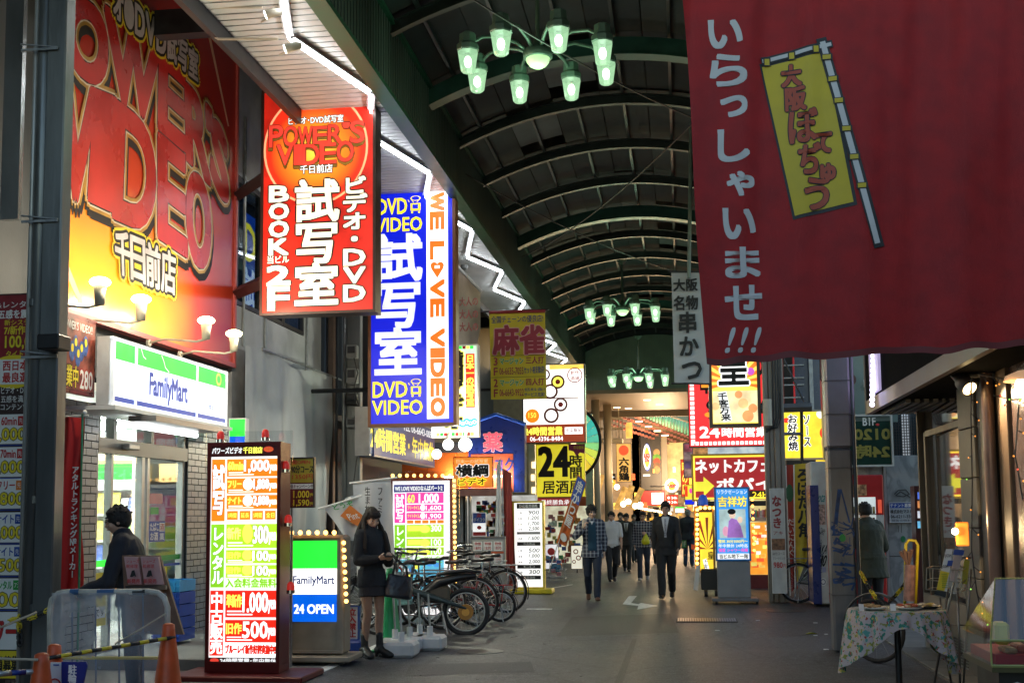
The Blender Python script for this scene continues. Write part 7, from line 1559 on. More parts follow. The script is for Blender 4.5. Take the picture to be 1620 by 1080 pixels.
MB().tube([(-.7,-.3,1.02),(-.85,-.26,1.05),(-.88,0,1.0),(-.85,.26,1.05),(-.7,.3,1.02)], .012, 8).build('handlebar', DARK, e, smooth=True)
MB().bbox(-.97,-.87,-.08,.08,.82,.92,.02).build('headlight_box', blk, e)
m = MB(); m.tube([(-.3,-.06,.3),(-.22,-.2,.01)], .011, 6); m.tube([(-.3,.06,.3),(-.22,.2,.01)], .011, 6); m.build('stand', STEEL, e); MB().tube([(-.3,-.08,.3),(-.42,-.08,.2)], .012, 6).build('crank', STEEL, e)
P = at(737, 950, 15.3); e.location = (P.x, 15.3, 0); e.rotation_euler = (R(-2), 0, R(7)); tag(e, 'dark electric bicycle with slate cowl and amber rear hub, nearest in the row', 'bicycle')
# far right wheel by machine
o = place_bike(city, 1262, 20.8, 190, 'bicycle half hidden between the red banner and the graffitied machine', fb_k); o['group'] = 'bicycle beside the machine'

# ================================================================ TABLE WITH FOOD
TP = at(1418, 960, 9.7); TX, TY, TZ = TP.x, 9.7, at(0, 962, 9.7).z; TR = .355
tb = empty('round_table', (TX, TY, 0), 0, 'small round table on a dark centre leg under a printed cloth', 'table')
MB().cyl((TX,TY,TZ-.03), TR-.01, .024, 32).build('tabletop', mt('table_wood', (.2,.1,.05), .5), tb); MB().cyl((TX,TY,.04), .025, TZ-.07, 12).build('leg', BLACK, tb); MB().lathe([(0,.05),(.05,.045),(.2,.02),(.22,0)], 20, Matrix.Translation((TX,TY,0))).build('base', BLACK, tb)
def clothmat():
    m = bpy.data.materials.new('tablecloth_print'); m.use_nodes = True; t = m.node_tree; N = t.nodes; L = t.links; b = N['Principled BSDF']; b.inputs['Roughness'].default_value = .75
    tc = N.new('ShaderNodeTexCoord'); base = (.5,.45,.46,1); prev = None
    def layer(scale, th, col, seed, prev):
        mp = N.new('ShaderNodeMapping'); mp.inputs['Location'].default_value = (seed, seed*2.3, seed*.7); L.new(tc.outputs['Object'], mp.inputs[0])
        nz = N.new('ShaderNodeTexNoise'); nz.inputs['Scale'].default_value = scale; nz.inputs['Detail'].default_value = 3; L.new(mp.outputs[0], nz.inputs[0])
        g = N.new('ShaderNodeMath'); g.operation = 'GREATER_THAN'; g.inputs[1].default_value = th; L.new(nz.outputs[0], g.inputs[0])
        mx = N.new('ShaderNodeMix'); mx.data_type = 'RGBA'; L.new(g.outputs[0], mx.inputs[0]); mx.inputs[7].default_value = col
        if prev is None: mx.inputs[6].default_value = base
        else: L.new(prev, mx.inputs[6])
        return mx.outputs[2]
    p = layer(19, .58, (.03,.22,.16,1), 1, None); p = layer(26, .6, (.25,.28,.05,1), 5, p); p = layer(34, .64, (.35,.06,.04,1), 9, p); p = layer(30, .64, (.6,.5,.15,1), 14, p); p = layer(24, .62, (.1,.35,.32,1), 21, p)
    L.new(p, b.inputs['Base Color']); return m
def tcloth(u, v):
    a = 2*math.pi*u; corner = .5+.5*math.cos(2*(a-.75)*1)   # two long corners (left and right of the viewer)
    corner = max(abs(math.cos(a)), .0)**2.2; drop = .14+.34*corner+.03*math.sin(5*a)
    if v < .35: rr = (TR+.006)*v/.35; return (TX+rr*math.cos(a), TY+rr*math.sin(a), TZ+.002)
    t = (v-.35)/.65; fold = (.022*math.sin(15*a+1)+.014*math.sin(23*a))*t
    rr = TR+.008+.05*t**.6*corner+.02*t+fold; return (TX+rr*math.cos(a), TY+rr*math.sin(a), TZ-.002-drop*t)
cm_ = MB(); cm_.grid(tcloth, 160, 46); tag(cm_.build('tablecloth', clothmat(), smooth=True), 'white cloth with green and yellow cafe print draped over the round table', 'tablecloth')
foodm = [mt('food_tan', (.5,.3,.13), .5, 0, .4, 40, .3), mt('food_red', (.5,.1,.04), .4, 0, .3, 40), mt('food_yellow', (.65,.42,.08), .45, 0, .3, 40), mt('food_cream', (.65,.55,.4), .5, 0, .2, 40)]
for i, (px, Y, col, lab, fi) in enumerate(((1382,9.6,WP,'white plate of tan dumplings at the left of the food table',0),(1437,9.62,WP,'white plate of sliced food with red sauce in the middle of the food table',1),(1466,9.72,BLACK,'black plate of yellow food at the right of the food table',2))):
    P = at(px, 955, Y); e = empty('plate', (P.x, Y, TZ+.006), 0, lab, 'plate', 'plates of sample food on the round table'); M = Matrix.Translation((P.x, Y, TZ+.006))
    MB().lathe([(0,.0),(.07,.0),(.11,.016),(.112,.02),(.07,.006),(0,.005)], 24, M).build('dish', col, e, smooth=True)
    for k in range(11): a = rr3.uniform(0,6.28); q = rr3.uniform(0,.07); MB().sphere((P.x+math.cos(a)*q, Y+math.sin(a)*q*.8, TZ+.026+rr3.uniform(0,.014)), (rr3.uniform(.018,.03), rr3.uniform(.015,.025), rr3.uniform(.009,.015)), 9, 6).build('food_piece', foodm[(fi, fi, 3, 0)[k%4]], e, smooth=True)
for i, (x, ) in enumerate(((1363,),(1413,))): 
    P = at(x, 956, 9.5); tag(MB().box(-.02,.02,0,.003,0,.055, Matrix.Translation((P.x, 9.5, TZ+.003)) @ Matrix.Rotation(-.4,4,'X') @ Matrix.Rotation(.3*(1-2*i),4,'Z')).build('price_card', WP), ['white card standing at the left edge of the food table','white card between the two white plates'][i], 'card', 'cards on the food table')
# newspaper / leaflet rack
e = empty('leaflet_rack', at(1500,1080,9.9), 0, 'wire folding rack with yellow and white leaflets beside the food table', 'rack'); m = MB()
L_ = [((1538,880),(1515,882),(1506,900),(1483,1000),(1470,1080)),]
for pts, Y in (([(1536,882),(1524,881),(1517,888),(1500,960),(1478,1080)], 9.9), ([(1536,900),(1532,960),(1524,1085)], 10.2), ([(1487,945),(1490,1000),(1506,1085)], 10.2), ([(1500,930),(1478,1085)],10.1), ([(1515,930),(1519,1085)],9.95)): m.tube([at(x,y,Y) for x,y in pts], .009, 8)
for y in (987, 1031): m.tube([at(1488,y,10.0), at(1536,y+2,10.0)], .006, 6)
m.build('rack_tube', mt('rack_steel', (.2,.19,.18), .35, .7), e, smooth=True); m = MB()
for y in (898,917,932): m.tube([at(1466,y,9.75), at(1522,y+4,9.75), at(1530,y-2,9.95), at(1476,y-3,9.95)], .004, 5, closed=True)
for x in (1466,1476,1488,1500,1512,1522): m.tube([at(x,898,9.75), at(x-1,932,9.75)], .0035, 5)
m.build('wire_basket', mt('wire_pale', (.4,.37,.3), .35, .6), e)
def leaf(c, Y, mat, name='leaflet'):
    P = [at(a,b,Y) for a,b in c]; o = MB().add([tuple(p) for p in P]+[(p.x,p.y+.006,p.z) for p in P], [(3,2,1,0),(4,5,6,7)]+[(i,(i+1)%4,(i+1)%4+4,i+4) for i in range(4)]).build(name, mat, e); return o
leaf([(1497,868),(1507,868),(1498,935),(1482,932)], 9.72, WP); leaf([(1488,902),(1502,905),(1494,934),(1482,932)], 9.71, YP); leaf([(1510,870),(1524,872),(1512,920),(1503,918)], 9.78, mt('leaf_pale', (.5,.42,.42), .5)); leaf([(1510,868),(1526,870),(1524,878),(1508,877)], 9.77, BP); leaf([(1500,886),(1508,886),(1506,895),(1498,895)], 9.7, BP); leaf([(1526,884),(1534,886),(1530,924),(1520,922)], 9.9, mt('leaf_olive', (.35,.33,.02), .5))
f = FF(e, 9.69, 1480, 868, 1530, 935); f.text('J:COM',1496,876,1506,882,INK,1,1); f.text('J:COM',1490,893,1500,899,INK,1,1)
for y in range(907,930,3): f.rect(1489,y,1498,y+.8,mt('print_green2',(.1,.3,.02),.5),1.2)
f.done()
# display case bottom right
DC = at(1618,1010,6.2); e = empty('display_case', (DC.x, DC.y, 0), 0, 'clear sloping display case with red lining and food samples at the bottom right corner', 'display case')
x0 = at(1567,1010,6.2).x; zc0 = at(0,1042,6.2).z; zc1 = at(0,1006,6.2).z; zt = at(0,965,6.2).z+.02
MB().box(x0, x0+.7, 6.2, 6.8, zc0-.03, zc0).build('base_tray', mt('tray_gold', (.1,.09,.04), .35, .4), e); MB().box(x0+.03, x0+.67, 6.24, 6.76, zc0+.002, zc0+.05).build('red_lining', mt('lining_red', (.6,.015,.015), .6), e)
m = MB(); m.box(x0, x0+.7, 6.2, 6.206, zc0, zc1); m.box(x0, x0+.006, 6.206, 6.8, zc0, zc1); m.add([(x0,6.2,zc1),(x0+.7,6.2,zc1),(x0+.7,6.55,zt+.12),(x0+.12,6.55,zt+.12)], [(0,1,2,3)]); m.add([(x0,6.2,zc1),(x0+.12,6.55,zt+.12),(x0,6.8,zc1)], [(0,1,2)]); m.build('clear_cover', glass('case_glass', (.92,.94,.95), .05, .3), e)
m = MB(); m.tube([(x0,6.2,zc1),(x0+.7,6.2,zc1)], .006, 5); m.tube([(x0,6.2,zc0),(x0,6.2,zc1),(x0+.12,6.55,zt+.12),(x0+.7,6.55,zt+.12)], .005, 5); m.tube([(x0,6.2,zc0),(x0+.7,6.2,zc0)], .008, 5); m.build('edge_trim', mt('trim_lime', (.4,.42,.15), .3, .3), e)
for k in range(8): MB().bbox(x0+.08+.07*k, x0+.14+.07*k, 6.26+.05*(k%2), 6.4+.05*(k%2), zc0+.052, zc0+.08+.01*(k%3), .008).build('food_sample', foodm[k%4], e)
MB().bbox(x0+.05, x0+.12, 6.3, 6.4, zc0+.09, zc0+.2, .015).build('yellow_pack', YP, e); MB().box(x0+.05, x0+.62, 6.28, 6.72, 0, zc0-.032).build('stand', BLACK, e); 
f = Face(e, (x0+.05, 6.279, zc0-.04), (x0+.62, 6.279, zc0-.04), (x0+.05, 6.279, .1), (0,0,57,60)); f.vtext('OSAKA', 5,4,12,34, WP,1,1); f.done()
# litter
lt = mt('litter_yellow', (.6,.6,.03), .5); P = gnd(1283,1003); m = MB(); 
m.add([(P.x-.07,P.y,.005),(P.x+.02,P.y-.03,.03),(P.x+.09,P.y+.02,.006),(P.x-.02,P.y+.06,.02),(P.x+.02,P.y+.01,.006)], [(0,1,3),(1,2,3),(0,4,1),(1,4,2)]); tag(m.build('litter', lt), 'crumpled yellow wrapper lying on the asphalt', 'litter')
for i, (x, y) in enumerate(((1199,981),(1290,1005),(1307,1003),(1307,1027),(1135,997),(1290,985))):
    P = gnd(x, y); s = rr3.uniform(.012,.022); MB().box(P.x-s*1.4, P.x+s*1.4, P.y-s, P.y+s, .004, .007); tag(MB().bbox(P.x-s*1.4, P.x+s*1.4, P.y-s, P.y+s, .001, .008, .002).build('paper_scrap', WP), ['white paper scrap left of the yellow wrapper, near the drain','white paper scrap just under the yellow wrapper','white paper scrap right of the yellow wrapper','white paper scrap by the foot of the heavy steel post','white paper scrap on bare asphalt below the drain cover','small white scrap behind the yellow wrapper'][i], 'litter', 'paper scraps on the road')

# ================================================================ RED BANNER (near, top right)
YB = 7.0
class ClothFace(Face):
    def pt(s, x, y, d): return s.p0+s.U*(x-s.g[0])+s.W*(y-s.g[1])+s.n*(d+bdisp(x, y))
def bdisp(x, y):
    u = (x-1086)/560; v = y/560
    k = .024*math.sin(u*15+1.5*math.sin(v*2.2))*(1.2-v*.8)+.013*math.sin(u*34+v*2.5+2*math.sin(u*5))*(1.1-v*.5)+.006*math.sin(u*71+v*4)*(1-v)+.018*noise.noise(Vector((u*3.2, v*2.6, 0)))+.006*noise.noise(Vector((u*11, v*8, 3)))
    return k
rb_ = empty('shop_banner', at(1380, 560, YB), 0, 'large dark red cloth banner with white hiragana welcome and a drawn yellow flag', 'banner')
fB = FF(rb_, YB, 1086, -30, 1660, 570); fB = ClothFace(rb_, fB.p0, fB.p0+fB.U*574, fB.p0+fB.W*600, (1086,-30,1660,570))
def bp_(u, v):
    y = -30+v*(596+(1-u)*2-u*12+2.2*math.sin(u*21)+1.3*math.sin(u*47)); x = 1086+24*max(0,v)+u*(574-24*v); return fB.pt(x+2*math.sin(v*7), y+1.2*math.sin(u*40)*v, 0)
def bannermat():
    m = mt('banner_cloth', (.34,.012,.012), .5, 0, .18, 7, .3, 240); b = m.node_tree.nodes['Principled BSDF']; b.inputs['Specular IOR Level'].default_value = .3; b.inputs['Subsurface Weight'].default_value = 0; return m
MB().grid(bp_, 150, 110).build('cloth', bannermat(), rb_, smooth=True)
MB().grid(lambda u, v: bp_(u, .985+.017*v)+Vector((0,-.002,0)), 120, 2).build('hem', mt('banner_hem', (.15,.01,.012), .6), rb_, smooth=True)
MB().tube([at(1080,-34,YB), at(1660,-34,YB)], .015, 8).build('hanging_bar', STEEL, rb_)
bw_ = mt('banner_white', (.58,.55,.52), .6, 0, .06)
for c, (x0,y0,x1,y1) in zip('いらっしゃいませ', ((1129,22,1182,66),(1130,78,1188,127),(1146,146,1187,177),(1140,200,1189,249),(1153,268,1195,304),(1145,326,1195,372),(1147,388,1201,434),(1145,448,1202,500))):
    fB.text(c, x0,y0,x1,y1, bw_, 1.2, 3, bw=1.9, res=5)
for x in (1139,1160,1181): fB.text('!', x+2,514,x+8,552, bw_, 1.2, 3, bw=.9, shear=.34, res=4)
bk2 = mt('banner_black', (.02,.02,.02), .6, var=0); by_ = mt('banner_yellow2', (.58,.42,.02), .6, 0, .08)
def strip(p, q, n, w0, mat, lv):      # subdivided band so that it follows the folds
    for i in range(n):
        a = (p[0]+(q[0]-p[0])*i/n, p[1]+(q[1]-p[1])*i/n); b = (p[0]+(q[0]-p[0])*(i+1)/n, p[1]+(q[1]-p[1])*(i+1)/n); fB.line([a, b], w0, mat, lv)
def gridpoly(c, n, m_, mat, lv):
    for i in range(n):
        for j in range(m_):
            def w_(u, v): return ((1-v)*((1-u)*c[0][0]+u*c[1][0])+v*((1-u)*c[3][0]+u*c[2][0]), (1-v)*((1-u)*c[0][1]+u*c[1][1])+v*((1-u)*c[3][1]+u*c[2][1]))
            fB.sub = 0; fB.poly([w_(i/n,j/m_), w_((i+1)/n,j/m_), w_((i+1)/n,(j+1)/m_), w_(i/n,(j+1)/m_)], mat, lv)
gridpoly([(1211,92),(1322,76),(1360,328),(1257,347)], 10, 20, bk2, 1.0); gridpoly([(1215,97),(1316,81),(1354,323),(1260,341)], 10, 20, by_, 2.0)
strip((1312,58),(1392,396),24,17,bk2,3); strip((1314,64),(1389,390),24,9,bw_,4); strip((1214,88),(1330,68),10,12,bk2,3); strip((1216,88),(1328,69),10,6,bw_,4)
for t in (.08,.19,.3,.44,.58,.72): x, y = 1314+75*t, 64+326*t; fB.rect(x-9,y-5,x+9,y+5,bk2,5); fB.rect(x-7,y-3.5,x+6,y+3.5,by_,6)
for t in (.04,.4,.75): x, y = 1218+112*t, 88-19*t; fB.rect(x-5,y-4,x+7,y+9,bk2,5); fB.rect(x-3,y-2.5,x+5,y+7.5,by_,6)
rc = mt('banner_brick', (.42,.07,.03), .6, var=.05)
for c, (x0,y0,x1,y1) in zip('大阪ぼてぢゅう', ((1247,98,1277,132),(1252,135,1283,172),(1256,172,1300,225),(1298,212,1322,242),(1270,228,1304,275),(1304,262,1326,290),(1278,284,1314,332))):
    fB.text(c, x0,y0,x1,y1, rc, 4, 3, bw=1.5, ol=bk2, ow=3.2, res=4)
fB.done()
tag(MB().tube([at(1092,-20,6.9), at(1092,-60,6.9)], .004, 4).build('cord', rope), 'short cord holding the corner of the red banner', 'cord')
# ================================================================ PEOPLE
skin = mt('skin', (.6,.38,.28), .5, 0, .06, 20); skin2 = mt('skin_tan', (.52,.31,.22), .5, 0, .06, 20); stock = mt('stocking_skin', (.3,.175,.12), .4, 0, .1, 10)
hairm = mt('hair_black', (.012,.01,.009), .75, 0, .3, 30, .4, 70); lipm = mt('lips', (.35,.1,.08), .4); eyew = mt('eye_white', (.6,.58,.55), .3); eyek = mt('eye_dark', (.01,.008,.006), .2)
def remesh(mb, vox, name, mat, parent=None, fold=0, ff=(9,9,5), smooth=4):
    me = bpy.data.meshes.new(name); me.from_pydata([tuple(v) for v in mb.v], [], mb.f); me.update()
    o = bpy.data.objects.new(name, me); sc.collection.objects.link(o)
    md = o.modifiers.new('r', 'REMESH'); md.mode = 'VOXEL'; md.voxel_size = vox; md.adaptivity = 0
    ms = o.modifiers.new('s', 'SMOOTH'); ms.iterations = smooth; ms.factor = .5
    dg = bpy.context.evaluated_depsgraph_get(); m2 = bpy.data.meshes.new_from_object(o.evaluated_get(dg), depsgraph=dg)
    bpy.data.objects.remove(o)
    if fold:
        nn = [v.normal.copy() for v in m2.vertices]; sd = random.random()*50
        for v, n in zip(m2.vertices, nn):
            c = v.co; k = noise.noise(Vector((c.x*ff[0]+sd, c.y*ff[1], c.z*ff[2])))+.5*noise.noise(Vector((c.x*24+sd, c.y*24, c.z*13)))
            v.co = c+n*k*fold
    m2.polygons.foreach_set('use_smooth', [True]*len(m2.polygons)); m2.materials.clear(); m2.materials.append(mat); m2.name = name
    o = bpy.data.objects.new(name, m2); sc.collection.objects.link(o)
    if parent is not None: o.parent = parent
    return o
TOR = [(.84,.115,.085),(.93,.165,.115),(1.04,.135,.1),(1.18,.15,.11),(1.31,.172,.112),(1.385,.15,.09),(1.43,.07,.06)]
class Person:
    def __init__(s, label, P, rz, H=1.7, pose=None, lean=0, head=(0,0,0), build=1.0, sk=None, vox=.0085, fem=False, group=None, walk=0):
        s.k = H/1.7; s.b = build; s.vox = vox; s.lean = lean; sk = sk or skin; s.sk = sk; s.fem = fem
        sw_ = .152 if fem else .168
        J = dict(pelvis=(0,0,.92), neck=(0,.005,1.45), headc=(0,-.012,1.585))
        for q, sg_ in (('R',-1),('L',1)):
            J['hip'+q] = (sg_*.088,0,.88); J['knee'+q] = (sg_*.095,-.01,.48); J['ankle'+q] = (sg_*.1,.02,.075); J['toe'+q] = (sg_*.115,-.14,.03)
            J['shoulder'+q] = (sg_*sw_,.005,1.385); J['elbow'+q] = (sg_*(sw_+.05),.03,1.11); J['wrist'+q] = (sg_*(sw_+.055),-.04,.87)
        if walk:        # mid stride: + = left foot forward
            w_ = walk
            for q, sg_ in (('R',-w_),('L',w_)):
                x = J['hip'+q][0]
                if sg_ > 0: J['knee'+q] = (x*.95,-.17,.49); J['ankle'+q] = (x*.8,-.24,.078); J['toe'+q] = (x*1.0,-.39,.045)
                else: J['knee'+q] = (x*.95,-.01,.465); J['ankle'+q] = (x*.75,.26,.13); J['toe'+q] = (x*.8,.14,.025)
                J['elbow'+q] = (J['elbow'+q][0], .03+.06*sg_, 1.12); J['wrist'+q] = (J['wrist'+q][0], -.02+.13*sg_, .89)
        if pose: J.update(pose)
        s.LM = Matrix.Translation((0,0,.92)) @ Matrix.Rotation(lean, 4, 'X') @ Matrix.Translation((0,0,-.92))
        for k in list(J):
            if k.startswith(('neck','headc','shoulder')) or (k.startswith(('elbow','wrist')) and not (pose and k in pose)): J[k] = tuple(s.LM @ Vector(J[k]))
        s.J = {k: Vector(v) for k, v in J.items()}
        s.W = Matrix.Translation(P) @ Matrix.Rotation(rz, 4, 'Z') @ Matrix.Scale(s.k, 4)
        s.HM = Matrix.Translation(s.J['headc']) @ Matrix.Rotation(head[2], 4, 'Z') @ Matrix.Rotation(head[0], 4, 'X') @ Matrix.Rotation(head[1], 4, 'Y')
        m = MB(); s.torso(m, 0)
        m.tube([s.J['neck']+Vector((0,.01,-.06)), s.J['neck']+Vector((0,0,.03)), s.HM @ Vector((0,.02,-.07))], [.056,.05,.052] if not fem else [.048,.043,.045], 12, rnd=True)
        s.headmesh(m)
        for q in 'RL': s.limbs(m, q)
        s.body = remesh(m, vox, 'person', sk); s.body.matrix_basis = s.W; tag(s.body, label, 'person', group)
        s.face()
    def torso(s, m, pad, z0=.84, z1=1.5, taper=0, fl=0):
        pts = []; rr = []
        for z, a, d in TOR:
            if z < z0-.001 or z > z1: continue
            if s.fem: a *= .88 if z > 1 else .98; d *= .92
            pts.append(s.LM @ Vector((0, .005, z)) if z > .95 else Vector((0,.005,z))); rr.append(((a+pad)*s.b, (d+pad)*s.b))
        m.tube(pts, rr, 20, up=(1,0,0), rnd=True)
        m.tube([s.J['shoulderR'].lerp(s.J['neck'], .1), s.J['neck']+Vector((0,0,-.055)), s.J['shoulderL'].lerp(s.J['neck'], .1)], [(.05+pad, .05+pad)]*3, 12, rnd=True)
    def limbs(s, m, q):
        J = s.J; b = s.b
        m.tube([J['shoulder'+q], J['shoulder'+q].lerp(J['elbow'+q], .4), J['elbow'+q]], [.05*b,.044*b,.036*b], 12, rnd=True)
        m.tube([J['elbow'+q], J['elbow'+q].lerp(J['wrist'+q], .35), J['wrist'+q]], [.036*b,.037*b,.025*b], 12, rnd=True)
        m.tube([J['hip'+q], J['hip'+q].lerp(J['knee'+q], .5), J['knee'+q]], [.085*b,.07*b,.05*b], 14, rnd=True)
        kn = J['knee'+q]; an = J['ankle'+q]; m.tube([kn, kn.lerp(an, .3)+Vector((0,.012,0)), an.lerp(kn, .15), an], [.05*b,.053*b,.034*b,.035*b], 14, rnd=True)
        t = J['toe'+q]; m.tube([an+Vector((0,.035,-.04)), an.lerp(t, .5)+Vector((0,0,-.01)), t], [(.03,.034),(.028,.042),(.018,.04)], 10, up=(0,0,1), rnd=True)
        s.hand(m, q)
    def hand(s, m, q):
        J = s.J; wv = J['wrist'+q]; d = J.get('hdir'+q); d = Vector(d).normalized() if d is not None else (wv-J['elbow'+q]).normalized()
        side = Vector((1 if q == 'R' else -1, 0, 0)) if abs(d.x) < .8 else Vector((0,0,1)); pn = J.get('palm'+q); pn = Vector(pn) if pn is not None else side
        pn = (pn-d*pn.dot(d)).normalized(); wd = d.cross(pn).normalized()
        m.tube([wv, wv+d*.045, wv+d*.085], [(.022,.03),(.016,.041),(.013,.042)], 10, up=pn, rnd=True)
        c = J.get('curl'+q); c = c[0] if c is not None else .45
        for i, (o, L) in enumerate(((-.032,.062),(-.011,.075),(.011,.07),(.031,.055))):
            a = wv+d*.082+wd*o; p1 = a+(d*math.cos(c*.5)+pn*math.sin(c*.5))*L*.45; p2 = p1+(d*math.cos(c*1.3)+pn*math.sin(c*1.3))*L*.35; p3 = p2+(d*math.cos(c*2.1)+pn*math.sin(c*2.1))*L*.28
            m.tube([a, p1, p2, p3], [.0095,.009,.0085,.0075], 8, rnd=True)
        sgn = -1; tw = wd*(sgn if wd.y > 0 else 1) if q == 'R' else wd*(sgn if wd.y > 0 else 1)
        a = wv+d*.025+tw*.028; m.tube([a, a+d*.028+tw*.022+pn*.012, a+d*.055+tw*.024+pn*.028], [.013,.0115,.009], 8, rnd=True)
    def headmesh(s, m):
        M = s.HM; k = .95 if s.fem else 1
        m.sphere((0,.012,.018), (.076*k,.094*k,.1*k), 24, 16, M)
        m.tube([(0,-.02,.02),(0,-.034,-.03),(0,-.042,-.07),(0,-.05,-.098)], [(.068*k,.06),(.064*k,.052),(.05*k,.043),(.024*k,.026)], 16, up=(1,0,0), M=M, rnd=True)
        m.tube([(0,-.09,.012),(0,-.106,-.018),(0,-.112,-.032)], [.009,.012,.013], 8, M=M, rnd=True)
        for sx in (-1,1):
            m.sphere((sx*.012,-.101,-.034), .009, 8, 6, M); m.sphere((sx*.077*k,.006,-.012), (.01,.02,.031), 10, 8, M); m.sphere((sx*.04,-.066,-.03), (.025,.022,.022), 10, 8, M)
            m.tube([(sx*.012,-.088,.026),(sx*.045,-.083,.03)], .009, 8, M=M, rnd=True)
        m.sphere((0,-.088,-.06), (.022,.014,.009), 10, 6, M)
    def face(s):
        M = s.HM
        for sx in (-1,1):
            e_ = MB().sphere((sx*.031,-.085,.004), (.013,.006,.0065), 12, 8, M).build('eye', eyew, s.body, smooth=True, world=False)
            MB().sphere((sx*.031,-.0905,.004), (.006,.003,.006), 10, 6, M).build('iris', eyek, e_, smooth=True)
            MB().tube([(sx*.013,-.0965,.0265),(sx*.032,-.0965,.032),(sx*.048,-.087,.028)], [.003,.0042,.002], 6, M=M).build('eyebrow', hairm, s.body, world=False)
            MB().tube([(sx*.017,-.09,.012),(sx*.031,-.0925,.014),(sx*.046,-.085,.01)], [.002,.0026,.0015], 6, M=M).build('eyelid', hairm if s.fem else mt('eyelid_brown', (.1,.05,.03), .5), s.body, world=False)
        MB().tube([(-.02,-.098,-.062),(-.008,-.103,-.059),(0,-.1035,-.061),(.008,-.103,-.059),(.02,-.098,-.062)], [(.002,.003),(.005,.004),(.0045,.004),(.005,.004),(.002,.003)], 8, M=M).build('mouth', lipm, s.body, smooth=True, world=False)
    # ------- clothing
    def garment(s, name, m, mat, fold=.005, vox=None, ff=(9,9,5)): return remesh(m, vox or .01, name, mat, s.body, fold, ff)
    def top(s, name, mat, pad=.018, z0=.84, sleeve=1.0, flare=.02, fold=.007, collar=0):
        m = MB(); s.torso(m, pad, z0)
        J = s.J; b = s.b
        for q in 'RL':
            sh, el, wr = J['shoulder'+q], J['elbow'+q], J['wrist'+q]
            m.tube([sh, sh.lerp(el, .5), el], [.047*b+pad,.043*b+pad*.9, .038*b+pad*.85], 12, rnd=True)
            if sleeve > .5: m.tube([el, el.lerp(wr, .5), el.lerp(wr, .97*sleeve)], [.04*b+pad,.036*b+pad,.03*b+pad*.8], 12, rnd=True)
        if flare: m.tube([(0,.005,z0+.1),(0,.005,z0-.02)], [((.165+pad)*b,(.115+pad)*b),((.17+pad+flare)*b,(.12+pad+flare)*b)], 20, up=(1,0,0))
        if collar: m.tube([J['neck']+Vector((0,.012,-.06)), J['neck']+Vector((0,.012,.02+collar))], [(.085,.085),(.068,.068)], 14, rnd=True)
        return s.garment(name, m, mat, fold)
    def trousers(s, mat, pad=.016, fold=.008, hem=.1):
        m = MB(); J = s.J; b = s.b
        m.tube([(0,.005,1.02),(0,.005,.93),(0,.005,.86)], [((.13+pad)*b,(.095+pad)*b),((.165+pad)*b,(.118+pad)*b),((.15+pad)*b,(.105+pad)*b)], 20, up=(1,0,0), rnd=True)
        for q in 'RL':
            h, kn, an = J['hip'+q], J['knee'+q], J['ankle'+q]
            m.tube([h, h.lerp(kn, .5), kn, kn.lerp(an, .5), kn.lerp(an, .97)], [.088*b+pad,.07*b+pad,.052*b+pad,.048*b+pad,.043*b+pad], 14, rnd=True)
        return s.garment('trousers', m, mat, fold, ff=(12,12,7))
    def shoes(s, mat, sole=None):
        for q in 'RL':
            an, t = s.J['ankle'+q], s.J['toe'+q]; m = MB(); m.tube([an+Vector((0,.045,-.035)), an+Vector((0,0,-.025)), an.lerp(t, .55)+Vector((0,0,-.008)), t+Vector((0,-.015,0))], [(.036,.036),(.042,.042),(.035,.048),(.022,.042)], 12, up=(0,0,1), rnd=True)
            m.tube([an+Vector((0,.01,-.03)), an+Vector((0,.01,.02))], .045, 12, rnd=True); remesh(m, .01, 'shoe', mat, s.body, 0)
    def surf(s, x, z, out=.004, pad=.018):   # front surface of the torso garment
        for (z0, a0, d0), (z1, a1, d1) in zip(TOR, TOR[1:]):
            if z0 <= z <= z1 or (z > z1 and z1 == TOR[-1][0]):
                t = min(1, (z-z0)/(z1-z0)); a = (a0+(a1-a0)*t+pad)*s.b; d = (d0+(d1-d0)*t+pad)*s.b; break
        else: a, d = .165*s.b, .13*s.b
        y = -d*math.sqrt(max(.05, 1-(x/a)**2)); return s.LM @ Vector((x, y-out+.005, z)) if z > .95 else Vector((x, y-out+.005, z))
    def patch(s, name, L, Rr, zs, mat, out=.006, pad=.018, n=6):     # strip between x = L(z) and x = R(z)
        def fn(u, v):
            z = zs[0]+(zs[1]-zs[0])*v; a, b = L(v), Rr(v); return s.surf(a+(b-a)*u, z, out, pad)
        MB().grid(fn, n, 16).build(name, mat, s.body, smooth=True, world=False)
    def hair_short(s, mat=None, vol=.012, fringe=.3):
        m = MB(); M = s.HM; v = vol
        m.sphere((0,.02,.032), (.078+v,.092+v,.092+v), 24, 16, M); m.sphere((0,.055,-.01), (.066+v,.052+v,.075), 20, 12, M); m.sphere((0,.028,.012), (.076+v*.5,.07,.07), 18, 12, M); m.sphere((0,-.024,.082), (.058+v*.7,.055+v*.5,.034+v*.6), 16, 10, M)
        for sx in (-1,1): m.tube([(sx*.073,-.025,.04),(sx*.078,-.008,-.0)], [.014,.009], 8, M=M, rnd=True)
        rr_ = random.Random(len(s.body.name)*7+int(s.k*100))
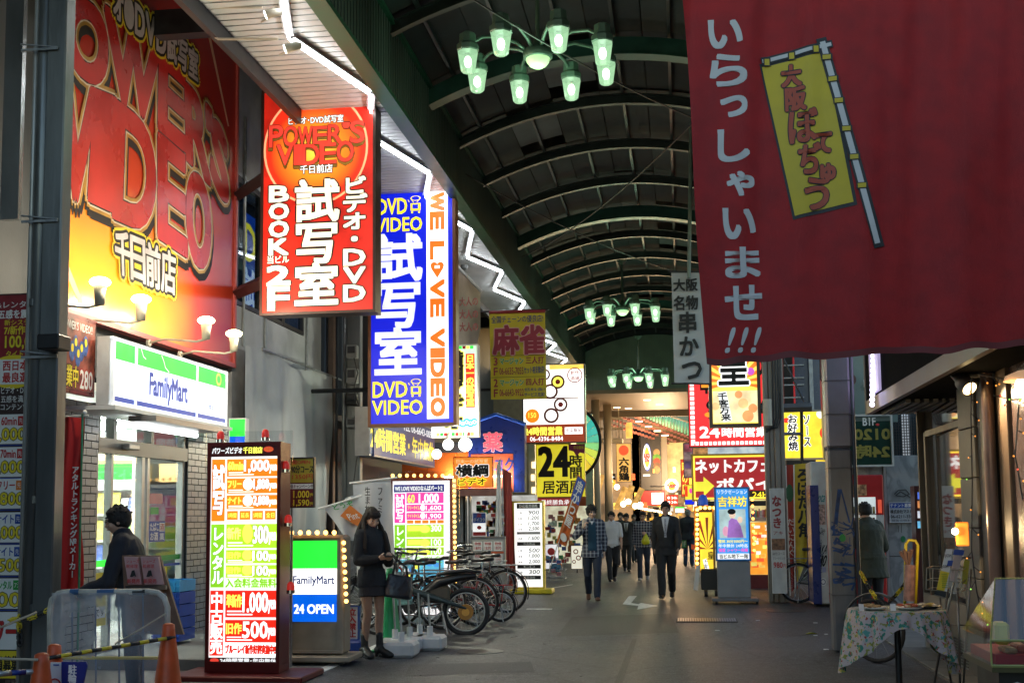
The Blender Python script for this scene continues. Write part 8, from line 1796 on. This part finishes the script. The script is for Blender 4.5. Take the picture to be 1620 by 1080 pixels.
        for k in range(34):
            a = rr_.uniform(-1.5, 1.5); x = math.sin(a)*.07; y = -.03-.045*math.cos(a)
            m.tube([(x*.9, y+.025, .1),(x*1.05, y-.008, .085),(x*1.1, y-.01, .066+rr_.uniform(-.008,.012))], [.012,.01,.004], 6, M=M)
            b1 = rr_.uniform(0,6.28); c1 = rr_.uniform(.2,1.5); px_, py_, pz_ = math.cos(b1)*math.sin(c1), math.sin(b1)*math.sin(c1), math.cos(c1); m.tube([(px_*.07,py_*.085+.02,.03+pz_*.085),(px_*(.09+v),py_*(.105+v)+.02,.035+pz_*(.104+v)),(px_*(.088+v)+rr_.uniform(-.014,.014),py_*(.102+v)+.02+rr_.uniform(-.014,.014),.03+pz_*(.096+v))], [.012,.01,.005], 5, M=M)
        return remesh(m, .006, 'hair', mat or hairm, s.body, .004, (40,40,20), 2)
def gp(px, py): v = gnd(px, py); return Vector((v.x, v.y, 0))
def navy(n, c, **k): return mt(n, c, .75, 0, .2, 8, .25, 90, **k)
suit = navy('suit_charcoal', (.022,.022,.024)); jk = navy('jacket_navy', (.018,.02,.035)); jean = mt('jeans_dark', (.02,.03,.055), .8, 0, .35, 7, .3, 120); blackt = navy('trousers_black', (.014,.015,.02)); olive = navy('coat_olive', (.04,.045,.03)); shw = mt('shirt_white', (.62,.64,.67), .7, 0, .05, 6); brs = mt('shoe_brown', (.09,.04,.02), .4); bls = mt('shoe_black', (.012,.012,.013), .3)
def plaid():
    m = bpy.data.materials.new('plaid_cloth'); m.use_nodes = True; t = m.node_tree; N = t.nodes; L = t.links; b = N['Principled BSDF']; b.inputs['Roughness'].default_value = .8
    tc = N.new('ShaderNodeTexCoord'); outs = []
    for ax in ('X','Z'):
        w_ = N.new('ShaderNodeTexWave'); w_.bands_direction = ax; w_.inputs['Scale'].default_value = 4.6; w_.inputs['Distortion'].default_value = .6; w_.inputs['Detail'].default_value = 1; L.new(tc.outputs['Object'], w_.inputs['Vector'])
        r = N.new('ShaderNodeValToRGB'); e = r.color_ramp.elements; e[0].position = .55; e[0].color = (.012,.015,.03,1); e[1].position = .95; e[1].color = (.2,.21,.23,1); L.new(w_.outputs[0], r.inputs[0]); outs.append(r.outputs[0])
    mx = N.new('ShaderNodeMix'); mx.data_type = 'RGBA'; mx.blend_type = 'ADD'; mx.inputs[0].default_value = .8; L.new(outs[0], mx.inputs[6]); L.new(outs[1], mx.inputs[7]); L.new(mx.outputs[2], b.inputs['Base Color']); return m
pl = plaid()
def suit_front(p, tie=None):
    V = lambda v, w: w*(v**.8)
    p.patch('shirt_front', lambda v: -.008-.062*v, lambda v: .008+.062*v, (1.1,1.44), shw, .02)
    if tie: p.patch('tie', lambda v: -.021+.006*v, lambda v: .021-.006*v, (1.08,1.41), tie, .026, n=3)
    for sx in (-1,1): p.patch('lapel', lambda v, sx=sx: sx*(.012+.06*v), lambda v, sx=sx: sx*(.03+.085*v*(1.25-v*.35)), (1.12,1.43), suit, .023, n=3)
    m = MB(); m.ring((0,0,0), .062, (.012,.02), 20, 6, 'z', Matrix.Translation(p.J['neck']+Vector((0,.0,-.005)))); m.build('collar', shw, p.body, smooth=True, world=False)

# --- the standing woman with a phone
wp = Vector((at(588, 1035, 12.75).x, 12.75, 0))
hd = {'wristR': (-.07,-.235,1.13), 'wristL': (.075,-.245,1.12), 'elbowR': (-.2,-.02,1.1), 'elbowL': (.205,-.04,1.07), 'hdirR': (.5,-.8,.12), 'hdirL': (-.55,-.75,.12), 'palmR': (.5,.1,.9), 'palmL': (-.5,.1,.9), 'curlR': (.75,0,0), 'curlL': (.75,0,0),
      'kneeR': (-.07,-.02,.5), 'kneeL': (.085,-.035,.5), 'ankleR': (-.085,.02,.13), 'ankleL': (.075,-.05,.13), 'toeR': (-.11,-.13,.035), 'toeL': (.12,-.19,.035)}
W = Person('young woman in a dark sweater dress looking down at her phone beside the bicycles', wp, R(50), 1.6, hd, R(-1), (R(26),0,R(-8)), .93, vox=.0065, fem=True)
kn = mt('knit_navy', (.012,.016,.024), .9, 0, .25, 12, .5, 60, stretch=(6,6,1)); 
m = MB(); W.torso(m, .026, .84)
for q in 'RL':
    s_, el, wr = W.J['shoulder'+q], W.J['elbow'+q], W.J['wrist'+q]; m.tube([s_, s_.lerp(el,.5), el], [.068,.066,.062], 12, rnd=True); m.tube([el, el.lerp(wr,.5), el.lerp(wr,.92)], [.062,.056,.044], 12, rnd=True)
m.tube([(0,.005,1.0),(0,.005,.9),(0,.0,.8)], [(.16,.13),(.18,.14),(.18,.14)], 20, up=(1,0,0)); m.tube([W.J['neck']+Vector((0,.01,-.06)), W.J['neck']+Vector((0,.0,.02))], [.085,.068], 14, rnd=True)
W.garment('sweater', m, kn, .009, .008, (8,8,4))
m = MB(); m.tube([(0,0,.9),(0,0,.8),(0,-.01,.69)], [(.165,.13),(.168,.132),(.17,.135)], 22, up=(1,0,0)); W.garment('skirt', m, navy('skirt_black', (.014,.013,.018)), .005, .008)
for q in 'RL':
    kn_, an = W.J['knee'+q], W.J['ankle'+q]; hp = W.J['hip'+q]; m = MB(); b = W.b; m.tube([hp, hp.lerp(kn_,.5), kn_], [.091*b,.075*b,.053*b], 14, rnd=True); m.tube([kn_, kn_.lerp(an,.3)+Vector((0,.012,0)), an.lerp(kn_,.15)], [.053*b,.056*b,.037*b], 14, rnd=True); remesh(m, .007, 'stocking', stock, W.body)
    t = W.J['toe'+q]; m = MB(); m.tube([an+Vector((0,.0,.13)), an+Vector((0,.0,.05)), an], [.043,.042,.044], 14, rnd=True); m.tube([an+Vector((0,.045,-.045)), an+Vector((0,-.02,-.03)), an.lerp(t,.6)+Vector((0,0,-.01)), t+Vector((0,-.02,0))], [(.046,.042),(.05,.048),(.042,.052),(.03,.044)], 14, up=(0,0,1), rnd=True)
    m.tube([an+Vector((0,.06,-.05)), (an.x,an.y+.062,.005)], [.026,.017], 10); m.tube([(an.x,an.y+.01,.018),(t.x,t.y,.012)], [(.012,.03),(.01,.035)], 8, up=(0,0,1)); remesh(m, .007, 'boot', mt('boot_black', (.01,.01,.011), .55, 0, .2, 20), W.body)
# hair: long locks
m = MB(); M = W.HM; m.sphere((0,.018,.03), (.08,.098,.096), 24, 16, M); m.sphere((0,.06,-.03), (.075,.055,.1), 20, 12, M)
rq = random.Random(4)
for k in range(30):      # fringe
    a = rq.uniform(-1.15, 1.15); x = math.sin(a)*.074; y = -.025-.066*math.cos(a); m.tube([(x*.7, y+.035, .1),(x*1.02, y-.001, .07),(x*1.06, y-.004, .045),(x*1.06, y-.0, .026+.01*abs(math.sin(a)))], [.012,.01,.007,.003], 6, M=M)
for k in range(64):
    a = rq.uniform(1.35, 4.93); x = math.sin(a)*.082; y = -math.cos(a)*.095+.012; top_ = M @ Vector((x*.8, y*.8, .075)); mid = M @ Vector((x*1.12, y*1.08, -.03))
    sd = 1 if x > 0 else -1; front = abs(a-math.pi) > 1.2
    low = Vector((mid.x*1.25+sd*.015+rq.uniform(-.015,.015), mid.y*.55+(-.055 if front else .1)+rq.uniform(-.02,.02), 1.40)); end = Vector((low.x*1.12+rq.uniform(-.02,.02), low.y+(-.03 if front else .03)+rq.uniform(-.02,.02), 1.24-rq.uniform(0,.12)))
    m.tube([top_, mid, low, low.lerp(end,.5)+Vector((rq.uniform(-.012,.012),rq.uniform(-.012,.012),0)), end], [.014,.016,.017,.015,.004], 6)
remesh(m, .006, 'hair', mt('hair_dark_brown', (.014,.009,.007), .75, 0, .4, 30, .4, 60, stretch=(4,4,1)), W.body, .004, (45,45,10), 1)
wt = W.W
def held(name, label, cat, mb, mat, part=None):
    o = mb.build(name, mat); o.matrix_basis = wt.copy(); tag(o, label, cat); return o
m = MB(); m.bbox(-.036,.036,-.005,.005,-.07,.07,.004, Matrix.Translation((.0,-.33,1.165)) @ Matrix.Rotation(R(-55),4,'X') @ Matrix.Rotation(R(90),4,'Y')); ph = held('phone', 'smartphone held in both hands by the young woman', 'phone', m, BLACK)
# handbag hanging from the left forearm
bg_ = empty('handbag', (0,0,0), 0, 'black leather tote bag hanging from the forearm of the young woman', 'bag'); bg_.matrix_basis = Matrix.Identity(4)
lea = mt('leather_black', (.018,.02,.026), .33, 0, .25, 6, .3, 25); hx, hy, hz = .2,-.15,1.1
m = MB(); 
for i in range(9):
    t = i/8
T_ = Matrix.Translation((hx+.07, hy, .78)) @ Matrix.Rotation(R(10),4,'Y') @ Matrix.Rotation(R(-25),4,'Z')
m.tube([(0,0,-.12),(0,0,-.1),(0,0,0),(0,0,.12),(0,0,.15)], [(.15,.06),(.175,.075),(.17,.07),(.145,.045),(.14,.03)], 20, up=(1,0,0), M=T_)
b_ = remesh(m, .008, 'bag_body', lea, None, .006, (10,10,8)); b_.matrix_basis = wt @ Matrix.Identity(4); b_.parent = bg_
m = MB()
for dy in (-.022,.022): m.tube([T_ @ Vector((-.09,dy,.13)), T_ @ Vector((-.08,dy,.24)), Vector((hx-.02,hy+dy,hz+.06)), T_ @ Vector((.06,dy,.24)), T_ @ Vector((.09,dy,.13))], .0085, 8)
h_ = m.build('handle', lea, bg_, smooth=True, world=False); h_.matrix_basis = wt
# --- man at left in a dark jacket
P1 = Vector((at(212, 1000, 9.9).x, 9.9, 0))
A = Person('man in glasses and dark jacket bending forward in front of the store', P1, R(-72), 1.62, {'wristR': (-.14,-.42,.93), 'wristL': (.12,-.44,.93), 'elbowR': (-.24,-.2,1.02), 'elbowL': (.24,-.2,1.02)}, R(13), (R(12),0,R(4)), 1.08, skin2, vox=.008)
A.top('jacket', navy('jacket_black_navy', (.012,.013,.022)), .03, .82, 1.0, .02, .009, collar=.0); A.trousers(blackt); A.shoes(bls); A.hair_short(vol=.016)
m = MB(); M = A.HM
for sx in (-1,1): m.ring((0,0,0), .02, .0022, 16, 5, 'y', M @ Matrix.Translation((sx*.031,-.104,.004))); m.tube([(sx*.05,-.102,.008),(sx*.08,-.04,.006),(sx*.083,.01,.0)], .0022, 5, M=M)
m.tube([(-.011,-.106,.008),(.011,-.106,.008)], .002, 5, M=M); m.build('glasses', BLACK, A.body, world=False)
# --- plaid shirt man
P2 = gp(938, 950)
B = Person('man in an open plaid shirt over a teal top walking at the centre left', P2, R(6), 1.66, {'wristR': (-.14,-.2,1.3), 'elbowR': (-.3,-.06,1.16), 'hdirR': (.2,-.2,1), 'curlR': (1.0,0,0)}, 0, (R(4),0,R(12)), 1.0, vox=.009, walk=1)
B.top('plaid_shirt', pl, .026, .8, .93, .015, .008, collar=.005); B.patch('teal_top', lambda v: -.085+.02*v, lambda v: .085-.02*v, (.86,1.41), mt('teal_knit', (.01,.05,.09), .8, 0, .1, 8), .012, .026, 8); B.patch('tee_neck', lambda v: -.03*v, lambda v: .03*v, (1.36,1.425), shw, .017, .026, 4)
B.trousers(mt('jeans_blue_black', (.016,.024,.045), .8, 0, .3, 7, .3)); B.shoes(brs); B.hair_short(vol=.02)
m = MB(); m.tube([(-.16,-.22,1.32),(-.13,-.16,1.44)], [.028,.04], 8, rnd=True); o = remesh(m, .01, 'cloth_bundle', mt('bundle_cream', (.5,.42,.33), .7), None, .004); o.matrix_basis = B.W; tag(o, 'cream cloth bundle held at the shoulder of the plaid shirt man', 'bundle')
# --- suit man
P3 = gp(1056, 946)
tiem = mt('tie_checked', (.3,.31,.36), .6, 0, .6, 60)
C = Person('older man in a charcoal suit and pale checked tie walking toward the camera', P3, R(-4), 1.71, {}, 0, (R(5),0,0), 1.03, skin2, vox=.009, walk=-1)
C.top('suit_jacket', suit, .02, .78, .98, .02, .008); C.trousers(suit, .022); C.shoes(bls); C.hair_short(vol=.008); suit_front(C, tiem)
# --- white shirt man behind
D = Person('man in a white short sleeved shirt walking behind the plaid shirt man', gp(969, 920), R(8), 1.56, {}, 0, (0,0,R(-8)), 1.05, skin2, vox=.011, walk=-1)
D.top('white_shirt', shw, .034, .88, .3, .0, .006, collar=.005); D.trousers(blackt); D.shoes(bls); D.hair_short(vol=.01)
# --- far dark suit man
E_ = Person('distant man in a black suit and white shirt between the walkers', gp(992, 904), 0, 1.52, {}, 0, (R(6),0,0), 1.02, skin2, vox=.012, walk=1)
E_.top('suit_jacket', suit, .026, .8, .98, .02, .007); E_.trousers(suit); E_.shoes(bls); E_.hair_short(vol=.01); suit_front(E_, blackt)
# --- yellow bag man
G_ = Person('man in a dark checked shirt carrying a yellow plastic bag', gp(1019, 918), R(-3), 1.56, {'wristL': (.1,-.26,1.16), 'elbowL': (.25,-.06,1.1), 'curlL': (1.1,0,0)}, 0, (R(5),0,0), 1.03, skin2, vox=.011, walk=-1)
G_.top('checked_shirt', pl, .024, .84, .95, .01, .007); G_.trousers(jean); G_.shoes(mt('shoe_grey', (.25,.25,.25), .5)); G_.hair_short(vol=.008)
m = MB(); m.tube([(.1,-.3,1.17),(.09,-.31,1.08),(.08,-.3,.98),(.08,-.3,.93)], [(.015,.01),(.07,.03),(.11,.05),(.1,.045)], 14, up=(1,0,0), rnd=True); o = remesh(m, .012, 'carrier_bag', mt('bag_yellow', (.6,.62,.02), .4, 0, .1), None, .008, (14,14,8)); o.matrix_basis = G_.W; tag(o, 'bright yellow plastic carrier bag held by the checked shirt man', 'bag')
# --- small distant walkers
for i, (px, py, H, mat, tm, rz, lab) in enumerate(((983,897,1.55,suit,suit,0,'distant dark clad walker just left of the black suit man'),(1040,893,1.55,navy('coat_brown',(.05,.035,.03)),blackt,180,'distant walker seen from behind, left of the suit man'),(1004,890,1.5,navy('coat_grey',(.05,.05,.055)),blackt,10,'faraway walker between the black suit man and the yellow bag man'))):
    Q = Person(lab, gp(px, py), R(rz), H, {}, 0, (0,0,0), 1.0, skin2, vox=.014, walk=1 if i % 2 else -1); Q.top('coat', mat, .026, .8, .98, .01, .006); Q.trousers(tm); Q.shoes(bls); Q.hair_short(vol=.012)
# --- person from behind, right
Hh = Person('person in dark jacket and blue jeans seen from behind beside the bulb framed sign', gp(1090, 896), R(170), 1.62, {}, 0, (0,0,0), 1.08, skin2, vox=.012)
Hh.top('jacket', jk, .035, .84, 1, .02, .008, collar=.02); Hh.trousers(mt('jeans_blue', (.03,.07,.16), .8, 0, .3, 7, .3)); Hh.shoes(bls); Hh.hair_short(mat=mt('hair_grey', (.25,.24,.22), .5), vol=.012)
# --- olive coat man
I_ = Person('man in an olive coat with his back turned at the drinks machine', Vector((at(1381, 960, 16.6).x, 16.6, 0)), R(204), 1.62, {'wristR': (-.2,-.3,.98), 'wristL': (.12,-.36,1.0), 'elbowR': (-.27,-.08,1.08), 'elbowL': (.26,-.12,1.08)}, R(9), (R(28),0,R(-14)), 1.12, skin2, vox=.009)
m = MB(); I_.torso(m, .035, .84)
for q in 'RL':
    s_, el, wr = I_.J['shoulder'+q], I_.J['elbow'+q], I_.J['wrist'+q]; m.tube([s_, s_.lerp(el,.5), el], [.085,.08,.074], 12, rnd=True); m.tube([el, el.lerp(wr,.5), el.lerp(wr,.97)], [.074,.066,.056], 12, rnd=True)
m.tube([(0,.0,1.0),(0,.0,.8),(0,.01,.66)], [(.2,.16),(.23,.18),(.25,.2)], 22, up=(1,0,0)); I_.garment('coat', m, olive, .01, .01, (8,8,4)); I_.trousers(blackt); I_.shoes(bls); I_.hair_short(vol=.014)
tag(MB().box(-14, -6.2, -25, 7.6, 0, 5).build('rear_building', walld), 'unseen dark block on the left behind the viewpoint, added to hold back sky', 'building')  # unseen blocks added to keep sky light and sky reflections down
tag(MB().box(3.4, 11, -25, 5, 0, 5).build('rear_building', walld), 'unseen dark block on the right behind the viewpoint, added to hold back sky', 'building')
for i, (x0, y0, z0, x1, y1_, z1, sg) in enumerate(((-3.4,9,7.0,1.6,19,7.3,.35),(-3.4,19,7.1,1.6,31,7.3,.3),(1.6,12,6.9,-3.4,26,7.2,.4))):
    A_ = Vector((x0,y0,z0)); B_ = Vector((x1,y1_,z1)); tag(MB().tube([A_.lerp(B_, k/16)+Vector((0,0,-sg*4*(k/16)*(1-k/16))) for k in range(17)], .012, 5).build('cable', plk), ['thin black cable sagging across the vault near the big chandelier','thin black cable crossing the vault farther down the arcade','thin black cable crossing the vault the other way'][i], 'cable')
for k, y in enumerate((16.0, 16.9, 18.9)): tag(MB().tube([(-6.03,y,3.9),(-6.03,y,7.2)], .02, 6).build('conduit', STEEL), ['grey conduit on the white building nearest the billboard','grey conduit on the white building by the left window','grey conduit on the white building by the right window'][k], 'pipe')
for o_, d_ in SHIFT: o_.location.y += d_
# patches, covers and cracks in the road
pm_ = mt('patch_asphalt', (.03,.03,.032), .5, 0, .3, 40, .5, 160); pm2 = mt('patch_asphalt_pale', (.07,.07,.072), .6, 0, .3, 30, .5, 160)
for (px, mm) in (([(905,975),(1060,970),(1075,1000),(880,1006)], pm_), ([(1120,905),(1230,960),(1190,962),(1090,915)], pm2), ([(650,1050),(840,1046),(846,1062),(640,1068)], pm2), ([(1000,1010),(1008,1010),(985,1079),(972,1079)], pm_)):
    P = gpoly(px, .003); S(MB().add(P, [(3,2,1,0)]), 'road_patch', mm)
P = gnd(1243, 966); mc_ = S(MB().cyl((P.x,P.y,0), .3, .005, 28), 'manhole_cover', mt('cast_iron', (.06,.06,.062), .4, .7, .3, 20, .3, 60)); P = gnd(760, 1030); S(MB().cyl((P.x,P.y,0), .26, .005, 28), 'manhole_cover', MATS['cast_iron'])
for k in range(60):
    P = gnd(random.uniform(660,1300), random.uniform(925,1078)); q = random.uniform(.008,.022); S(MB().cyl((P.x,P.y,.001), q, .003, 7), 'gum_spot', mt('gum_pale', (.14,.14,.14), .6))
